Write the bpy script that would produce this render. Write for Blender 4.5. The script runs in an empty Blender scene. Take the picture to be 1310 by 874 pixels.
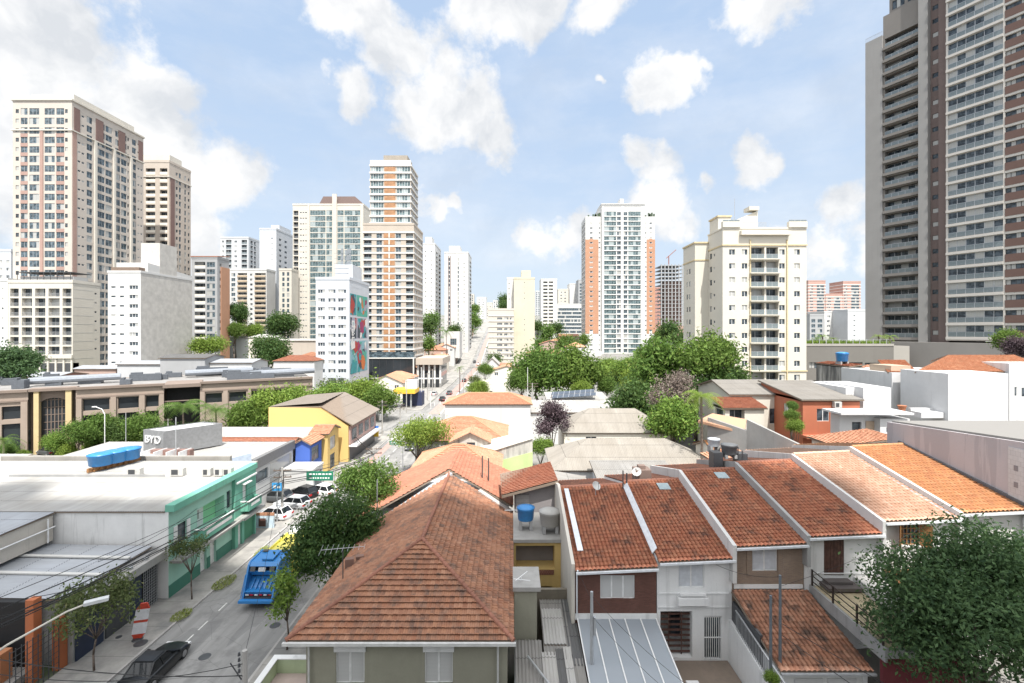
import bpy, bmesh, math, random
import numpy as np
from mathutils import Vector, Matrix
Rd = math.radians
sc = bpy.context.scene
COL = sc.collection
rng = random.Random(7)
# ---------------------------------------------------------------- camera, world, sun, exposure
F, CX, HY, CZ = 600.0, 655.0, 425.0, 22.0
cd = bpy.data.cameras.new("camera"); cam = bpy.data.objects.new("camera", cd); COL.objects.link(cam)
cam.location = (0, 0, CZ); cam.rotation_euler = (Rd(90), 0, 0)
cd.sensor_width = 36; cd.lens = 36*F/1310; cd.shift_y = -12/1310; cd.clip_start = 0.2; cd.clip_end = 6000
sc.camera = cam
SUN_EL, SUN_AZ = 62.0, 13.0      # azimuth: degrees to the right of straight behind the camera
a, e = Rd(SUN_AZ), Rd(SUN_EL)
sdir = Vector((math.sin(a)*math.cos(e), -math.cos(a)*math.cos(e), math.sin(e)))
sl = bpy.data.lights.new("sun", 'SUN'); sl.energy = 2.5; sl.angle = Rd(0.5); sl.color = (1, .965, .91)
so = bpy.data.objects.new("sun", sl); COL.objects.link(so); so.location = (30, -60, 120)
so.rotation_euler = sdir.to_track_quat('Z', 'Y').to_euler()
sc.view_settings.view_transform = 'Standard'; sc.view_settings.look = 'None'
sc.view_settings.exposure = 1.6; sc.view_settings.gamma = 1
sc.cycles.max_bounces = 6; sc.cycles.diffuse_bounces = 3; sc.cycles.glossy_bounces = 3
sc.cycles.transparent_max_bounces = 8; sc.cycles.transmission_bounces = 3
sc.cycles.caustics_reflective = False; sc.cycles.caustics_refractive = False

def node(nt, t, props=None, ins=None):
    n = nt.nodes.new(t)
    for k, v in (props or {}).items(): setattr(n, k, v)
    for k, v in (ins or {}).items():
        s = n.inputs[k]
        if isinstance(v, bpy.types.NodeSocket): nt.links.new(v, s)
        else: s.default_value = v
    return n
def mth(nt, op, a, b=0.0, c=None, clamp=False):
    d = {0: a, 1: b}
    if c is not None: d[2] = c
    return node(nt, 'ShaderNodeMath', {'operation': op, 'use_clamp': clamp}, d).outputs[0]
def mixc(nt, fac, a, b, mode='MIX'):
    f4 = lambda v: v if isinstance(v, bpy.types.NodeSocket) else (tuple(v)+(1,))[:4]
    return node(nt, 'ShaderNodeMix', {'data_type': 'RGBA', 'blend_type': mode}, {0: fac, 6: f4(a), 7: f4(b)}).outputs[2]
def mrange(nt, v, a, b, c=0.0, d=1.0, smooth=False):
    return node(nt, 'ShaderNodeMapRange', {'interpolation_type': 'SMOOTHSTEP' if smooth else 'LINEAR'}, {0: v, 1: a, 2: b, 3: c, 4: d}).outputs[0]
def noise(nt, vec, scale, detail=4, rough=.55):
    return node(nt, 'ShaderNodeTexNoise', {}, {'Vector': vec, 'Scale': scale, 'Detail': detail, 'Roughness': rough}).outputs[0]

w = bpy.data.worlds.new("World"); sc.world = w; w.use_nodes = True
nt = w.node_tree; nt.nodes.clear()
sky = node(nt, 'ShaderNodeTexSky', {'sky_type': 'NISHITA', 'sun_disc': False, 'sun_elevation': e, 'sun_rotation': Rd(180-SUN_AZ),
           'altitude': 760, 'air_density': 1.0, 'dust_density': 1.3, 'ozone_density': 1.3})
tc = node(nt, 'ShaderNodeTexCoord'); D0 = tc.outputs['Generated']
SKYS = 0.15
wob = node(nt, 'ShaderNodeTexNoise', {}, {'Vector': D0, 'Scale': 5.0, 'Detail': 5, 'Roughness': .55}).outputs['Color']
wv = node(nt, 'ShaderNodeVectorMath', {'operation': 'SUBTRACT'}, {0: wob, 1: (.5, .5, .5)}).outputs[0]
wv = node(nt, 'ShaderNodeVectorMath', {'operation': 'SCALE'}, {0: wv, 3: .16}).outputs[0]
D1 = node(nt, 'ShaderNodeVectorMath', {'operation': 'ADD'}, {0: D0, 1: wv}).outputs[0]
# each cumulus is a cluster of puffs given by its direction from the place and its angular size
PUFFS = [(40,40,150),(140,95,85),(20,150,110),(120,165,70),(195,100,55),(205,195,70),(265,235,60),(130,270,130),(235,290,60),
 (470,25,50),(505,75,52),(545,115,62),(600,135,56),(640,165,40),(455,130,30),(640,12,52),(690,8,40),(765,2,40),(850,112,40),(882,98,26),
 (905,85,15),(780,118,10),(990,-5,50),(940,0,30),(836,224,32),(962,212,30),(986,207,18),(908,236,16),(838,282,45),(700,312,42),(745,300,36),
 (560,255,30),(587,258,16),(1062,258,48),(1045,315,60),(1000,290,30),(1130,330,60)]
acc = None
for (px, py, r) in PUFFS:
    v = Vector(((px-CX)/F, 1, (HY-py)/F)); L = v.length; c = v/L
    d = node(nt, 'ShaderNodeVectorMath', {'operation': 'DISTANCE'}, {0: D1, 1: tuple(c)}).outputs[1]
    m = mth(nt, 'MULTIPLY_ADD', d, -1/(r*1.12/F/L**1.4), 1.0)
    acc = m if acc is None else mth(nt, 'SMOOTH_MAX', acc, m, .25)
fb = noise(nt, D0, 8.0, 12, .63)
den = mth(nt, 'ADD', acc, mth(nt, 'MULTIPLY', mth(nt, 'SUBTRACT', fb, .5), 2.6))
al = mrange(nt, den, -.04, .52, smooth=True)
# thin high haze everywhere and open cumulus behind the camera
thin = mrange(nt, noise(nt, node(nt, 'ShaderNodeMapping', {}, {'Vector': D0, 'Scale': (1.5, 1.5, 4)}).outputs[0], 2.2, 7, .6), .42, .75, 0, .55)
sep = node(nt, 'ShaderNodeSeparateXYZ', {}, {0: D0})
hz = mrange(nt, sep.outputs[2], 0.0, .6, .96, .85)
shade = mrange(nt, noise(nt, D1, 9.0, 6, .55), .36, .6, .0, 1.0)
ccol = mixc(nt, shade, (1.66, 1.73, 1.83), (2.35, 2.35, 2.35))
skyc = mixc(nt, hz, sky.outputs[0], mixc(nt, mrange(nt, sep.outputs[2], 0, .5, smooth=True), (1.50, 1.70, 1.92), (1.12, 1.42, 1.83)))
skyc = mixc(nt, mth(nt, 'MAXIMUM', al, mth(nt, 'MULTIPLY', thin, .7)), skyc, ccol)
# added unseen sky glow overhead and behind the viewer, brightens the shaded ground
fill_glow = mth(nt, 'MAXIMUM', mrange(nt, sep.outputs[2], .60, .84, smooth=True), mth(nt, 'MULTIPLY', mrange(nt, sep.outputs[1], -.05, -.5, 0, .8, True), mrange(nt, sep.outputs[2], .02, .3, smooth=True)))
skyc = mixc(nt, mth(nt, 'MULTIPLY', fill_glow, mrange(nt, noise(nt, D0, 3.0, 5), .3, .6, .65, 1.0)), skyc, (4.9, 4.9, 4.9))
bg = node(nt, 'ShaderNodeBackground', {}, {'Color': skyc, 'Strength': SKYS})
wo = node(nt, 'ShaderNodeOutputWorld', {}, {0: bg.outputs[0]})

# ---------------------------------------------------------------- projection helpers (photo pixel -> place)
def W(px, py, z): s = (py-HY)/(CZ-z); return Vector(((px-CX)/s, F/s, z))
def P(px, py, Y): s = F/Y; return Vector(((px-CX)/s, Y, CZ-(py-HY)/s))
def smooth(a, b, x):
    t = min(1, max(0, (x-a)/(b-a))); return t*t*(3-2*t)
HILL = [(-200,0),(200,0),(284,1),(363,12),(473,25),(578,37),(800,52),(3000,70)]
def ground(x, y):
    h = 0
    for (a0, h0), (a1, h1) in zip(HILL, HILL[1:]):
        if a0 <= y <= a1: h = h0+(h1-h0)*(y-a0)/(a1-a0)
    r = 10*smooth(14, 60, x)*smooth(30, 95, y)*(1-smooth(220, 420, y))
    r2 = .11*min(max(x-2, 0), 40)*(1-smooth(28, 60, y))
    l = 9*smooth(-70, -130, x)*smooth(90, 150, y)*(1-smooth(300, 500, y))
    return h+max(r, r2)+l

# ---------------------------------------------------------------- materials
MC = {}
def base_mat(name):
    m = bpy.data.materials.new(name); m.use_nodes = True
    nt = m.node_tree; b = nt.nodes['Principled BSDF']; return m, nt, b
def plain(name, c, rough=.55, metal=0, var=.12, scale=3.0):
    k = ('p', name)
    if k in MC: return MC[k]
    m, nt, b = base_mat(name)
    t = node(nt, 'ShaderNodeTexCoord').outputs['Object']
    n = noise(nt, t, scale, 5)
    col = mixc(nt, mrange(nt, n, .3, .7), [x*(1-var) for x in c], [min(1, x*(1+var)) for x in c])
    nt.links.new(col, b.inputs['Base Color']); b.inputs['Roughness'].default_value = rough; b.inputs['Metallic'].default_value = metal
    MC[k] = m; return m
def plaster(name, c, dirt=.18, streak=.25, rough=.85, stain=(.10, .095, .085), scale=1.0, sthr=(.56, .8)):
    k = ('w', name)
    if k in MC: return MC[k]
    m, nt, b = base_mat(name)
    t = node(nt, 'ShaderNodeTexCoord').outputs['Object']
    n1 = noise(nt, t, .45*scale, 6, .6)
    col = mixc(nt, mrange(nt, n1, .3, .72), [x*(1-dirt) for x in c], [min(1, x*(1+dirt*.4)) for x in c])
    st = noise(nt, node(nt, 'ShaderNodeMapping', {}, {'Vector': t, 'Scale': (1.6*scale, 1.6*scale, .13*scale)}).outputs[0], 1.0, 5, .65)
    f = mth(nt, 'MULTIPLY', mrange(nt, st, sthr[0], sthr[1]), streak)
    col = mixc(nt, f, col, stain)
    fine = noise(nt, t, 14, 3)
    col = mixc(nt, mrange(nt, fine, .35, .7, 0, .12), col, [x*.6 for x in c])
    nt.links.new(col, b.inputs['Base Color']); b.inputs['Roughness'].default_value = rough
    bp = node(nt, 'ShaderNodeBump', {}, {'Strength': .25, 'Distance': .02, 'Height': noise(nt, t, 9, 5)})
    nt.links.new(bp.outputs[0], b.inputs['Normal'])
    MC[k] = m; return m
def tiles(name, cols, tw, th, moss=.25, mosscol=(.05, .045, .04), rough=.8, mscale=.9, mthr=(.52, .7)):
    k = ('t', name)
    if k in MC: return MC[k]
    m, nt, b = base_mat(name)
    uv = node(nt, 'ShaderNodeTexCoord').outputs['UV']
    s = node(nt, 'ShaderNodeSeparateXYZ', {}, {0: uv})
    cu = mth(nt, 'FLOOR', mth(nt, 'DIVIDE', s.outputs[0], tw)); cv = mth(nt, 'FLOOR', mth(nt, 'DIVIDE', s.outputs[1], th))
    cc = node(nt, 'ShaderNodeCombineXYZ', {}, {0: cu, 1: cv})
    wn = node(nt, 'ShaderNodeTexWhiteNoise', {'noise_dimensions': '2D'}, {'Vector': cc.outputs[0]})
    rp = node(nt, 'ShaderNodeValToRGB', {}, {0: wn.outputs[0]})
    el = rp.color_ramp.elements
    while len(el) < len(cols): el.new(.5)
    for i, c in enumerate(cols): el[i].position = i/(len(cols)-1); el[i].color = (*c, 1)
    big = noise(nt, uv, .35, 4)
    col = mixc(nt, mrange(nt, big, .35, .7, 0, .35), rp.outputs[0], [x*.72 for x in cols[0]])
    mo = noise(nt, uv, mscale, 7, .68)
    wn2 = node(nt, 'ShaderNodeTexWhiteNoise', {'noise_dimensions': '2D'}, {'Vector': node(nt, 'ShaderNodeVectorMath', {'operation': 'ADD'}, {0: cc.outputs[0], 1: (31.7, 5.3, 0)}).outputs[0]})
    mo = mth(nt, 'ADD', mo, mth(nt, 'MULTIPLY', mth(nt, 'SUBTRACT', wn2.outputs[0], .5), .16))
    col = mixc(nt, mth(nt, 'MULTIPLY', mrange(nt, mo, *mthr), moss), col, mosscol)
    nt.links.new(col, b.inputs['Base Color']); b.inputs['Roughness'].default_value = rough
    bp = node(nt, 'ShaderNodeBump', {}, {'Strength': .3, 'Distance': .01, 'Height': noise(nt, uv, 30, 3)})
    nt.links.new(bp.outputs[0], b.inputs['Normal'])
    MC[k] = m; return m
def sheetmetal(name, c, rough=.5, dirt=.3, metal=0.0, lines=None):
    """roof sheets: uv in metres, dirt running down the slope, overlaps between sheets"""
    k = ('m', name)
    if k in MC: return MC[k]
    m, nt, b = base_mat(name)
    uv = node(nt, 'ShaderNodeTexCoord').outputs['UV']
    st = noise(nt, node(nt, 'ShaderNodeMapping', {}, {'Vector': uv, 'Scale': (2.2, .16, 1)}).outputs[0], 1.0, 6, .65)
    big = noise(nt, uv, .3, 5)
    col = mixc(nt, mrange(nt, st, .35, .75, 0, dirt), c, [x*.5 for x in c])
    col = mixc(nt, mrange(nt, big, .35, .75, 0, dirt), col, [c[0]*.62, c[1]*.58, c[2]*.52])
    s = node(nt, 'ShaderNodeSeparateXYZ', {}, {0: uv})
    cell = node(nt, 'ShaderNodeCombineXYZ', {}, {0: mth(nt, 'FLOOR', mth(nt, 'DIVIDE', s.outputs[0], .95)), 1: mth(nt, 'FLOOR', mth(nt, 'DIVIDE', s.outputs[1], 2.2))})
    wn = node(nt, 'ShaderNodeTexWhiteNoise', {'noise_dimensions': '2D'}, {'Vector': cell.outputs[0]}).outputs[0]
    col = mixc(nt, mth(nt, 'MULTIPLY', wn, dirt*.5), col, [x*.62 for x in c])
    lv = mth(nt, 'FRACT', mth(nt, 'DIVIDE', s.outputs[1], 2.2))
    ln = mth(nt, 'LESS_THAN', lv, .03)
    col = mixc(nt, mth(nt, 'MULTIPLY', ln, .85), col, [x*.35 for x in c])
    nt.links.new(col, b.inputs['Base Color']); b.inputs['Roughness'].default_value = rough; b.inputs['Metallic'].default_value = metal
    MC[k] = m; return m
def brick(name, c1, c2, mortar, bw=.22, bh=.07):
    k = ('b', name)
    if k in MC: return MC[k]
    m, nt, b = base_mat(name)
    t = node(nt, 'ShaderNodeTexCoord').outputs['Object']
    s = node(nt, 'ShaderNodeSeparateXYZ', {}, {0: t})
    v = node(nt, 'ShaderNodeCombineXYZ', {}, {0: mth(nt, 'ADD', s.outputs[0], s.outputs[1]), 1: s.outputs[2]}).outputs[0]
    bt = node(nt, 'ShaderNodeTexBrick', {}, {'Vector': v, 'Color1': (*c1, 1), 'Color2': (*c2, 1), 'Mortar': (*mortar, 1), 'Scale': 1.0,
              'Mortar Size': .008, 'Brick Width': bw, 'Row Height': bh, 'Bias': 0.0})
    col = mixc(nt, mrange(nt, noise(nt, t, .7, 5), .35, .7, 0, .45), bt.outputs[0], [x*.5 for x in c1])
    nt.links.new(col, b.inputs['Base Color']); b.inputs['Roughness'].default_value = .85
    bp = node(nt, 'ShaderNodeBump', {}, {'Strength': .5, 'Distance': .008, 'Height': mth(nt, 'SUBTRACT', 1.0, bt.outputs[1])})
    nt.links.new(bp.outputs[0], b.inputs['Normal'])
    MC[k] = m; return m
def leafmat(name, dark, light, warm=None, trans=.35):
    k = ('l', name)
    if k in MC: return MC[k]
    m, nt, b = base_mat(name)
    g = node(nt, 'ShaderNodeNewGeometry'); r = g.outputs['Random Per Island']
    col = mixc(nt, r, dark, light)
    if warm: col = mixc(nt, mrange(nt, mth(nt, 'FRACT', mth(nt, 'MULTIPLY', r, 17.0)), .86, .95), col, warm)
    t = node(nt, 'ShaderNodeTexCoord').outputs['Object']
    col = mixc(nt, mrange(nt, noise(nt, t, 1.3, 3), .35, .7, 0, .45), col, [x*.9 for x in dark])
    ob = node(nt, 'ShaderNodeObjectInfo').outputs['Random']
    if warm: col = mixc(nt, mrange(nt, ob, 0, 1, 0, .4), col, mixc(nt, r, [dark[0]*2.2, dark[1]*1.25, dark[2]*.9], [light[0]*1.35, light[1]*1.05, light[2]*.8]))
    nt.links.new(col, b.inputs['Base Color']); b.inputs['Roughness'].default_value = .65; b.inputs['Specular IOR Level'].default_value = .25
    tr = node(nt, 'ShaderNodeBsdfTranslucent', {}, {'Color': mixc(nt, .5, col, light)})
    mx = node(nt, 'ShaderNodeMixShader', {}, {0: trans, 1: b.outputs[0], 2: tr.outputs[0]})
    nt.links.new(mx.outputs[0], nt.nodes['Material Output'].inputs[0])
    MC[k] = m; return m
def glassmat(name, tint=(.03, .04, .05), curtain=.35, rough=.06, curt=(.42, .42, .40)):
    """window panes: dark rooms, some with drawn blinds or curtains, chosen per pane"""
    k = ('g', name)
    if k in MC: return MC[k]
    m, nt, b = base_mat(name)
    r1 = node(nt, 'ShaderNodeObjectInfo').outputs['Random']; r2 = node(nt, 'ShaderNodeNewGeometry').outputs['Random Per Island']
    r = mth(nt, 'FRACT', mth(nt, 'ADD', mth(nt, 'MULTIPLY', r1, 7.31), mth(nt, 'MULTIPLY', r2, 3.7)))
    t = node(nt, 'ShaderNodeTexCoord').outputs['Object']
    s = node(nt, 'ShaderNodeSeparateXYZ', {}, {0: t})
    fold = mth(nt, 'SINE', mth(nt, 'MULTIPLY', mth(nt, 'ADD', s.outputs[0], s.outputs[1]), 26.0))
    cc = mixc(nt, mrange(nt, fold, -1, 1, .0, .3), curt, [x*.55 for x in curt])
    mid = mixc(nt, mrange(nt, noise(nt, t, 1.1, 3), .4, .6), tint, [x*2.6+.02 for x in tint])
    col = mixc(nt, mth(nt, 'GREATER_THAN', r, 1-curtain), mid, cc)
    nt.links.new(col, b.inputs['Base Color']); b.inputs['Roughness'].default_value = rough
    b.inputs['IOR'].default_value = 1.42
    MC[k] = m; return m

M_curt = plain('closed_white_shutter', (.52, .54, .57), .5)
M_white = plaster('white_wall', (.74, .74, .73), .12, .34)
M_cream = plaster('cream_wall', (.74, .69, .60), .10, .15)
M_grey = plaster('grey_concrete', (.33, .33, .325), .25, .35)
M_dgrey = plain('dark_grey_metal', (.06, .062, .066), .5)
M_frame_w = plain('white_frame', (.72, .72, .71), .45)
M_frame_d = plain('dark_frame', (.04, .04, .042), .4)
M_frame_a = plain('aluminium_frame', (.42, .43, .44), .35, .3)
M_glass = glassmat('window_glass', (.025, .033, .04), .28)
M_glass_b = glassmat('bluish_window_glass', (.035, .05, .06), .16)
M_glass_g = glassmat('greenish_window_glass', (.055, .08, .085), .25, curt=(.36, .41, .41))
M_rail_g = plain('railing_glass', (.16, .19, .20), .1)
M_steel = plain('galvanised_steel', (.42, .43, .44), .45, .5)
M_slab = plaster('roof_slab', (.36, .35, .33), .3, .3)
M_trunk = plain('bark', (.13, .10, .08), .9, 0, .35, 6)
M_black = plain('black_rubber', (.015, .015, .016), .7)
M_pole = plaster('pole_concrete', (.40, .385, .36), .2, .3)

# ---------------------------------------------------------------- mesh builder and object helpers
LOC = {}
class MB:
    def __init__(s): s.v = []; s.f = []; s.m = []
    def face(s, pts, m=0):
        i = len(s.v); s.v += [tuple(p) for p in pts]; s.f.append(tuple(range(i, i+len(pts)))); s.m.append(m)
    def box(s, x0, x1, y0, y1, z0, z1, m=0):
        i = len(s.v)
        s.v += [(x0,y0,z0),(x1,y0,z0),(x1,y1,z0),(x0,y1,z0),(x0,y0,z1),(x1,y0,z1),(x1,y1,z1),(x0,y1,z1)]
        for q in ((0,3,2,1),(4,5,6,7),(0,1,5,4),(1,2,6,5),(2,3,7,6),(3,0,4,7)): s.f.append(tuple(i+k for k in q)); s.m.append(m)
    def obox(s, c, u, lu, lv, z0, z1, m=0):
        """box centred on c (x,y) with its long axis along u"""
        u = Vector((u[0], u[1], 0)).normalized(); n = Vector((-u.y, u.x, 0)); c = Vector((c[0], c[1], 0))
        pts = [c+u*a*lu/2+n*b*lv/2 for a, b in ((-1,-1),(1,-1),(1,1),(-1,1))]
        s.prism([(p.x, p.y) for p in pts], z0, z1, m)
    def prism(s, poly, z0, z1, m=0):
        n = len(poly); z0 = z0 if isinstance(z0, (list, tuple)) else [z0]*n; z1 = z1 if isinstance(z1, (list, tuple)) else [z1]*n
        i = len(s.v); s.v += [(p[0], p[1], z0[k]) for k, p in enumerate(poly)]+[(p[0], p[1], z1[k]) for k, p in enumerate(poly)]
        s.f.append(tuple(i+k for k in reversed(range(n)))); s.m.append(m)
        s.f.append(tuple(i+n+k for k in range(n))); s.m.append(m)
        for k in range(n): s.f.append((i+k, i+(k+1) % n, i+n+(k+1) % n, i+n+k)); s.m.append(m)
    def slab(s, pts, t, m=0):
        """a plate under the polygon pts (any plane), t thick downwards"""
        n = len(pts); i = len(s.v); s.v += [tuple(p) for p in pts]+[(p[0], p[1], p[2]-t) for p in pts]
        s.f.append(tuple(i+k for k in range(n))); s.m.append(m); s.f.append(tuple(i+n+k for k in reversed(range(n)))); s.m.append(m)
        for k in range(n): s.f.append((i+k, i+n+k, i+n+(k+1) % n, i+(k+1) % n)); s.m.append(m)
    def tube(s, p0, p1, r0, r1=None, n=8, m=0, cap=True):
        r1 = r0 if r1 is None else r1; p0 = Vector(p0); p1 = Vector(p1); d = (p1-p0)
        if d.length < 1e-6: return
        q = d.to_track_quat('Z', 'Y'); i = len(s.v)
        for p, r in ((p0, r0), (p1, r1)):
            for k in range(n): s.v.append(tuple(p+q @ Vector((r*math.cos(2*math.pi*k/n), r*math.sin(2*math.pi*k/n), 0))))
        for k in range(n): s.f.append((i+k, i+(k+1) % n, i+n+(k+1) % n, i+n+k)); s.m.append(m)
        if cap: s.f.append(tuple(i+k for k in reversed(range(n)))); s.m.append(m); s.f.append(tuple(i+n+k for k in range(n))); s.m.append(m)
    def path(s, pts, r, n=5, m=0):
        for k in range(len(pts)-1): s.tube(pts[k], pts[k+1], r if not isinstance(r, list) else r[k], r if not isinstance(r, list) else r[k+1], n, m)
    def lathe(s, c, prof, n=16, m=0):
        i = len(s.v)
        for (r, z) in prof:
            for k in range(n): s.v.append((c[0]+r*math.cos(2*math.pi*k/n), c[1]+r*math.sin(2*math.pi*k/n), c[2]+z))
        for j in range(len(prof)-1):
            for k in range(n): s.f.append((i+j*n+k, i+j*n+(k+1) % n, i+(j+1)*n+(k+1) % n, i+(j+1)*n+k)); s.m.append(m)
        s.f.append(tuple(i+k for k in reversed(range(n)))); s.m.append(m)
        s.f.append(tuple(i+(len(prof)-1)*n+k for k in range(n))); s.m.append(m)
    def mesh(s, name, mats, off=(0, 0, 0), smooth=False):
        me = bpy.data.meshes.new(name); o = off
        me.from_pydata([(x-o[0], y-o[1], z-o[2]) for x, y, z in s.v], [], s.f)
        for mm in (mats if isinstance(mats, (list, tuple)) else [mats]): me.materials.append(mm)
        me.polygons.foreach_set('material_index', s.m)
        if smooth: me.polygons.foreach_set('use_smooth', [True]*len(s.f))
        me.update(); return me
    def build(s, name, mats, parent=None, smooth=False, label=None, cat=None, group=None, kind=None):
        if not s.f: return None
        off = LOC.get(parent.name, Vector()) if parent else Vector()
        if parent is None:   # a thing that is one mesh: origin at its base
            xs = [p[0] for p in s.v]; ys = [p[1] for p in s.v]; zs = [p[2] for p in s.v]
            off = Vector(((min(xs)+max(xs))/2, (min(ys)+max(ys))/2, min(zs)))
        me = s.mesh(name, mats, off, smooth)
        o = bpy.data.objects.new(name, me); COL.objects.link(o)
        if parent: o.parent = parent; LOC[o.name] = off
        else: o.location = off; LOC[o.name] = off
        tag(o, label, cat, group, kind); return o
def tag(o, label=None, cat=None, group=None, kind=None):
    for k, v in (('label', label), ('category', cat), ('group', group), ('kind', kind)):
        if v: o[k] = v
    return o
def thing(name, label, cat, loc=(0, 0, 0), rot=0, group=None, local=False):
    o = bpy.data.objects.new(name, None); COL.objects.link(o); o.location = loc; o.rotation_euler = (0, 0, rot)
    o.empty_display_size = .3
    LOC[o.name] = Vector((0, 0, 0)) if (rot or local) else Vector(loc)
    return tag(o, label, cat, group)
def place(name, me, parent, pos, rot=0, local=None):
    """a part that shares mesh data me; pos in the same space as the parent's parts"""
    o = bpy.data.objects.new(name, me); COL.objects.link(o); o.parent = parent
    o.location = Vector(pos)-LOC[parent.name]; o.rotation_euler = (0, 0, rot); LOC[o.name] = Vector(pos); return o
def copy_thing(o, loc, label, rotz=None, scale=None):
    def rec(s, par):
        c = s.copy(); COL.objects.link(c)
        if par is not None: c.parent = par
        for ch in list(s.children): rec(ch, c)
        return c
    c = rec(o, None); c.location = loc; c['label'] = label
    if rotz is not None: c.rotation_euler = (0, 0, rotz)
    if scale is not None: c.scale = (scale,)*3
    return c
def text_mesh(s, size, depth=.03):
    cu = bpy.data.curves.new('lettering', 'FONT'); cu.body = s; cu.size = size; cu.extrude = depth; cu.align_x = 'CENTER'; cu.align_y = 'CENTER'
    t = bpy.data.objects.new('lettering', cu); COL.objects.link(t); bpy.context.view_layer.update()
    me = bpy.data.meshes.new_from_object(t.evaluated_get(bpy.context.evaluated_depsgraph_get()))
    bpy.data.objects.remove(t); return me

# ---------------------------------------------------------------- windows, walls with openings, blocks
WM = {}
def win_mesh(w, h, style):
    """frame, mullions and glass; origin bottom-left, outside faces -Y"""
    k = (round(w, 1), round(h, 1), style)
    if k in WM: return WM[k]
    mb = MB(); fr = .05 if style != 'far' else .07
    mats = {'w': (M_frame_w, M_glass), 'W': (M_frame_a, M_glass_b), 's': (M_frame_w, M_glass), 'b': (M_frame_a, M_glass), 'g': (M_frame_w, M_glass_g), 'G': (M_frame_a, M_glass_g),
            'd': (M_frame_d, M_glass), 'curt': (M_frame_w, M_curt), 'blind': (M_frame_w, MC_blind), 'far': (M_frame_w, M_glass)}[style]
    n = max(1, round(w/{'W': 1.2, 'g': 1.1, 'G': 1.4, 'b': 1.3}.get(style, .75)))
    if style == 's': n = 1
    x = 0; dw = w/n
    for i in range(n):
        y = .0 if i % 2 == 0 else .025
        a, b = i*dw, (i+1)*dw
        mb.box(a, a+fr, y, y+.04, 0, h, 0); mb.box(b-fr, b, y, y+.04, 0, h, 0)
        mb.box(a+fr, b-fr, y, y+.04, 0, fr, 0); mb.box(a+fr, b-fr, y, y+.04, h-fr, h, 0)
        mb.face([(a+fr, y+.02, fr), (b-fr, y+.02, fr), (b-fr, y+.02, h-fr), (a+fr, y+.02, h-fr)], 1)
    WM[k] = mb.mesh('window', mats); return WM[k]
mbm, nb, bb = base_mat('blind')
tt = node(nb, 'ShaderNodeTexCoord').outputs['Object']; ss = node(nb, 'ShaderNodeSeparateXYZ', {}, {0: tt})
fz = mth(nb, 'FRACT', mth(nb, 'MULTIPLY', ss.outputs[2], 14.0))
nb.links.new(mixc(nb, mrange(nb, fz, .75, 1, 0, .6), (.5, .5, .49), (.2, .2, .2)), bb.inputs['Base Color']); MC_blind = mbm
RM = {}
def rail_mesh(w, style):
    k = (round(w, 1), style)
    if k in RM: return RM[k]
    mb = MB(); h = 1.05
    if style in ('glass', 'grey_glass'):
        mb.box(0, w, 0, .03, .05, h-.05, 1); mb.box(0, w, -.01, .05, h-.05, h, 0)
        n = max(1, round(w/1.4))
        for i in range(n+1): mb.box(max(0, i*w/n-.03), min(w, i*w/n+.03), -.015, .055, 0, h-.052, 0)
        mats = (M_frame_a, M_rail_g)
    elif style == 'bars':
        mb.box(0, w, 0, .05, h-.05, h, 0); mb.box(0, w, 0, .05, .05, .1, 0)
        n = max(2, round(w/.16))
        for i in range(n+1): mb.box(i*(w-.03)/n, i*(w-.03)/n+.03, .01, .04, .102, h-.052, 0)
        mats = (M_frame_a,)
    else:
        mb.box(0, w, 0, .12, 0, h, 0); mats = (M_cream,)
    RM[k] = mb.mesh('railing', mats); return RM[k]
def facade(mb, o, u, W_, z0, z1, holes, m=0, rm=0):
    u = Vector((u[0], u[1], 0)); n = Vector((u.y, -u.x, 0)); o = Vector((o[0], o[1], 0))
    r3 = lambda v: round(v, 3)
    us = sorted({0.0, r3(W_)} | {r3(h[0]) for h in holes} | {r3(h[1]) for h in holes})
    vs = sorted({r3(z0), r3(z1)} | {r3(h[2]) for h in holes} | {r3(h[3]) for h in holes})
    iu = {v: i for i, v in enumerate(us)}; iv = {v: i for i, v in enumerate(vs)}
    taken = set()
    pt = lambda uu, vv, d=0: o+u*uu-n*d+Vector((0, 0, vv))
    for h in holes:
        a, b, c, d_ = r3(h[0]), r3(h[1]), r3(h[2]), r3(h[3]); dp = h[4]
        for i in range(iu[a], iu[b]):
            for j in range(iv[c], iv[d_]): taken.add((i, j))
        mb.face([pt(a, c), pt(b, c), pt(b, c, dp), pt(a, c, dp)], rm); mb.face([pt(a, d_, dp), pt(b, d_, dp), pt(b, d_), pt(a, d_)], rm)
        mb.face([pt(a, c), pt(a, c, dp), pt(a, d_, dp), pt(a, d_)], rm); mb.face([pt(b, c, dp), pt(b, c), pt(b, d_), pt(b, d_, dp)], rm)
    for i in range(len(us)-1):
        j = 0
        while j < len(vs)-1:
            if (i, j) in taken: j += 1; continue
            k = j
            while k+1 < len(vs)-1 and (i, k+1) not in taken: k += 1
            mb.face([pt(us[i], vs[j]), pt(us[i+1], vs[j]), pt(us[i+1], vs[k+1]), pt(us[i], vs[k+1])], m); j = k+1
KIND = {'w': (.95, 2.15, .16), 'W': (.45, 2.52, .14), 's': (1.3, 1.9, .12), 'b': (.10, 2.6, 1.15), 'g': (.35, 2.62, .12), 'G': (.22, 2.8, .12), 'd': (.95, 2.2, .16), 'blind': (.95, 2.15, .12)}
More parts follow.
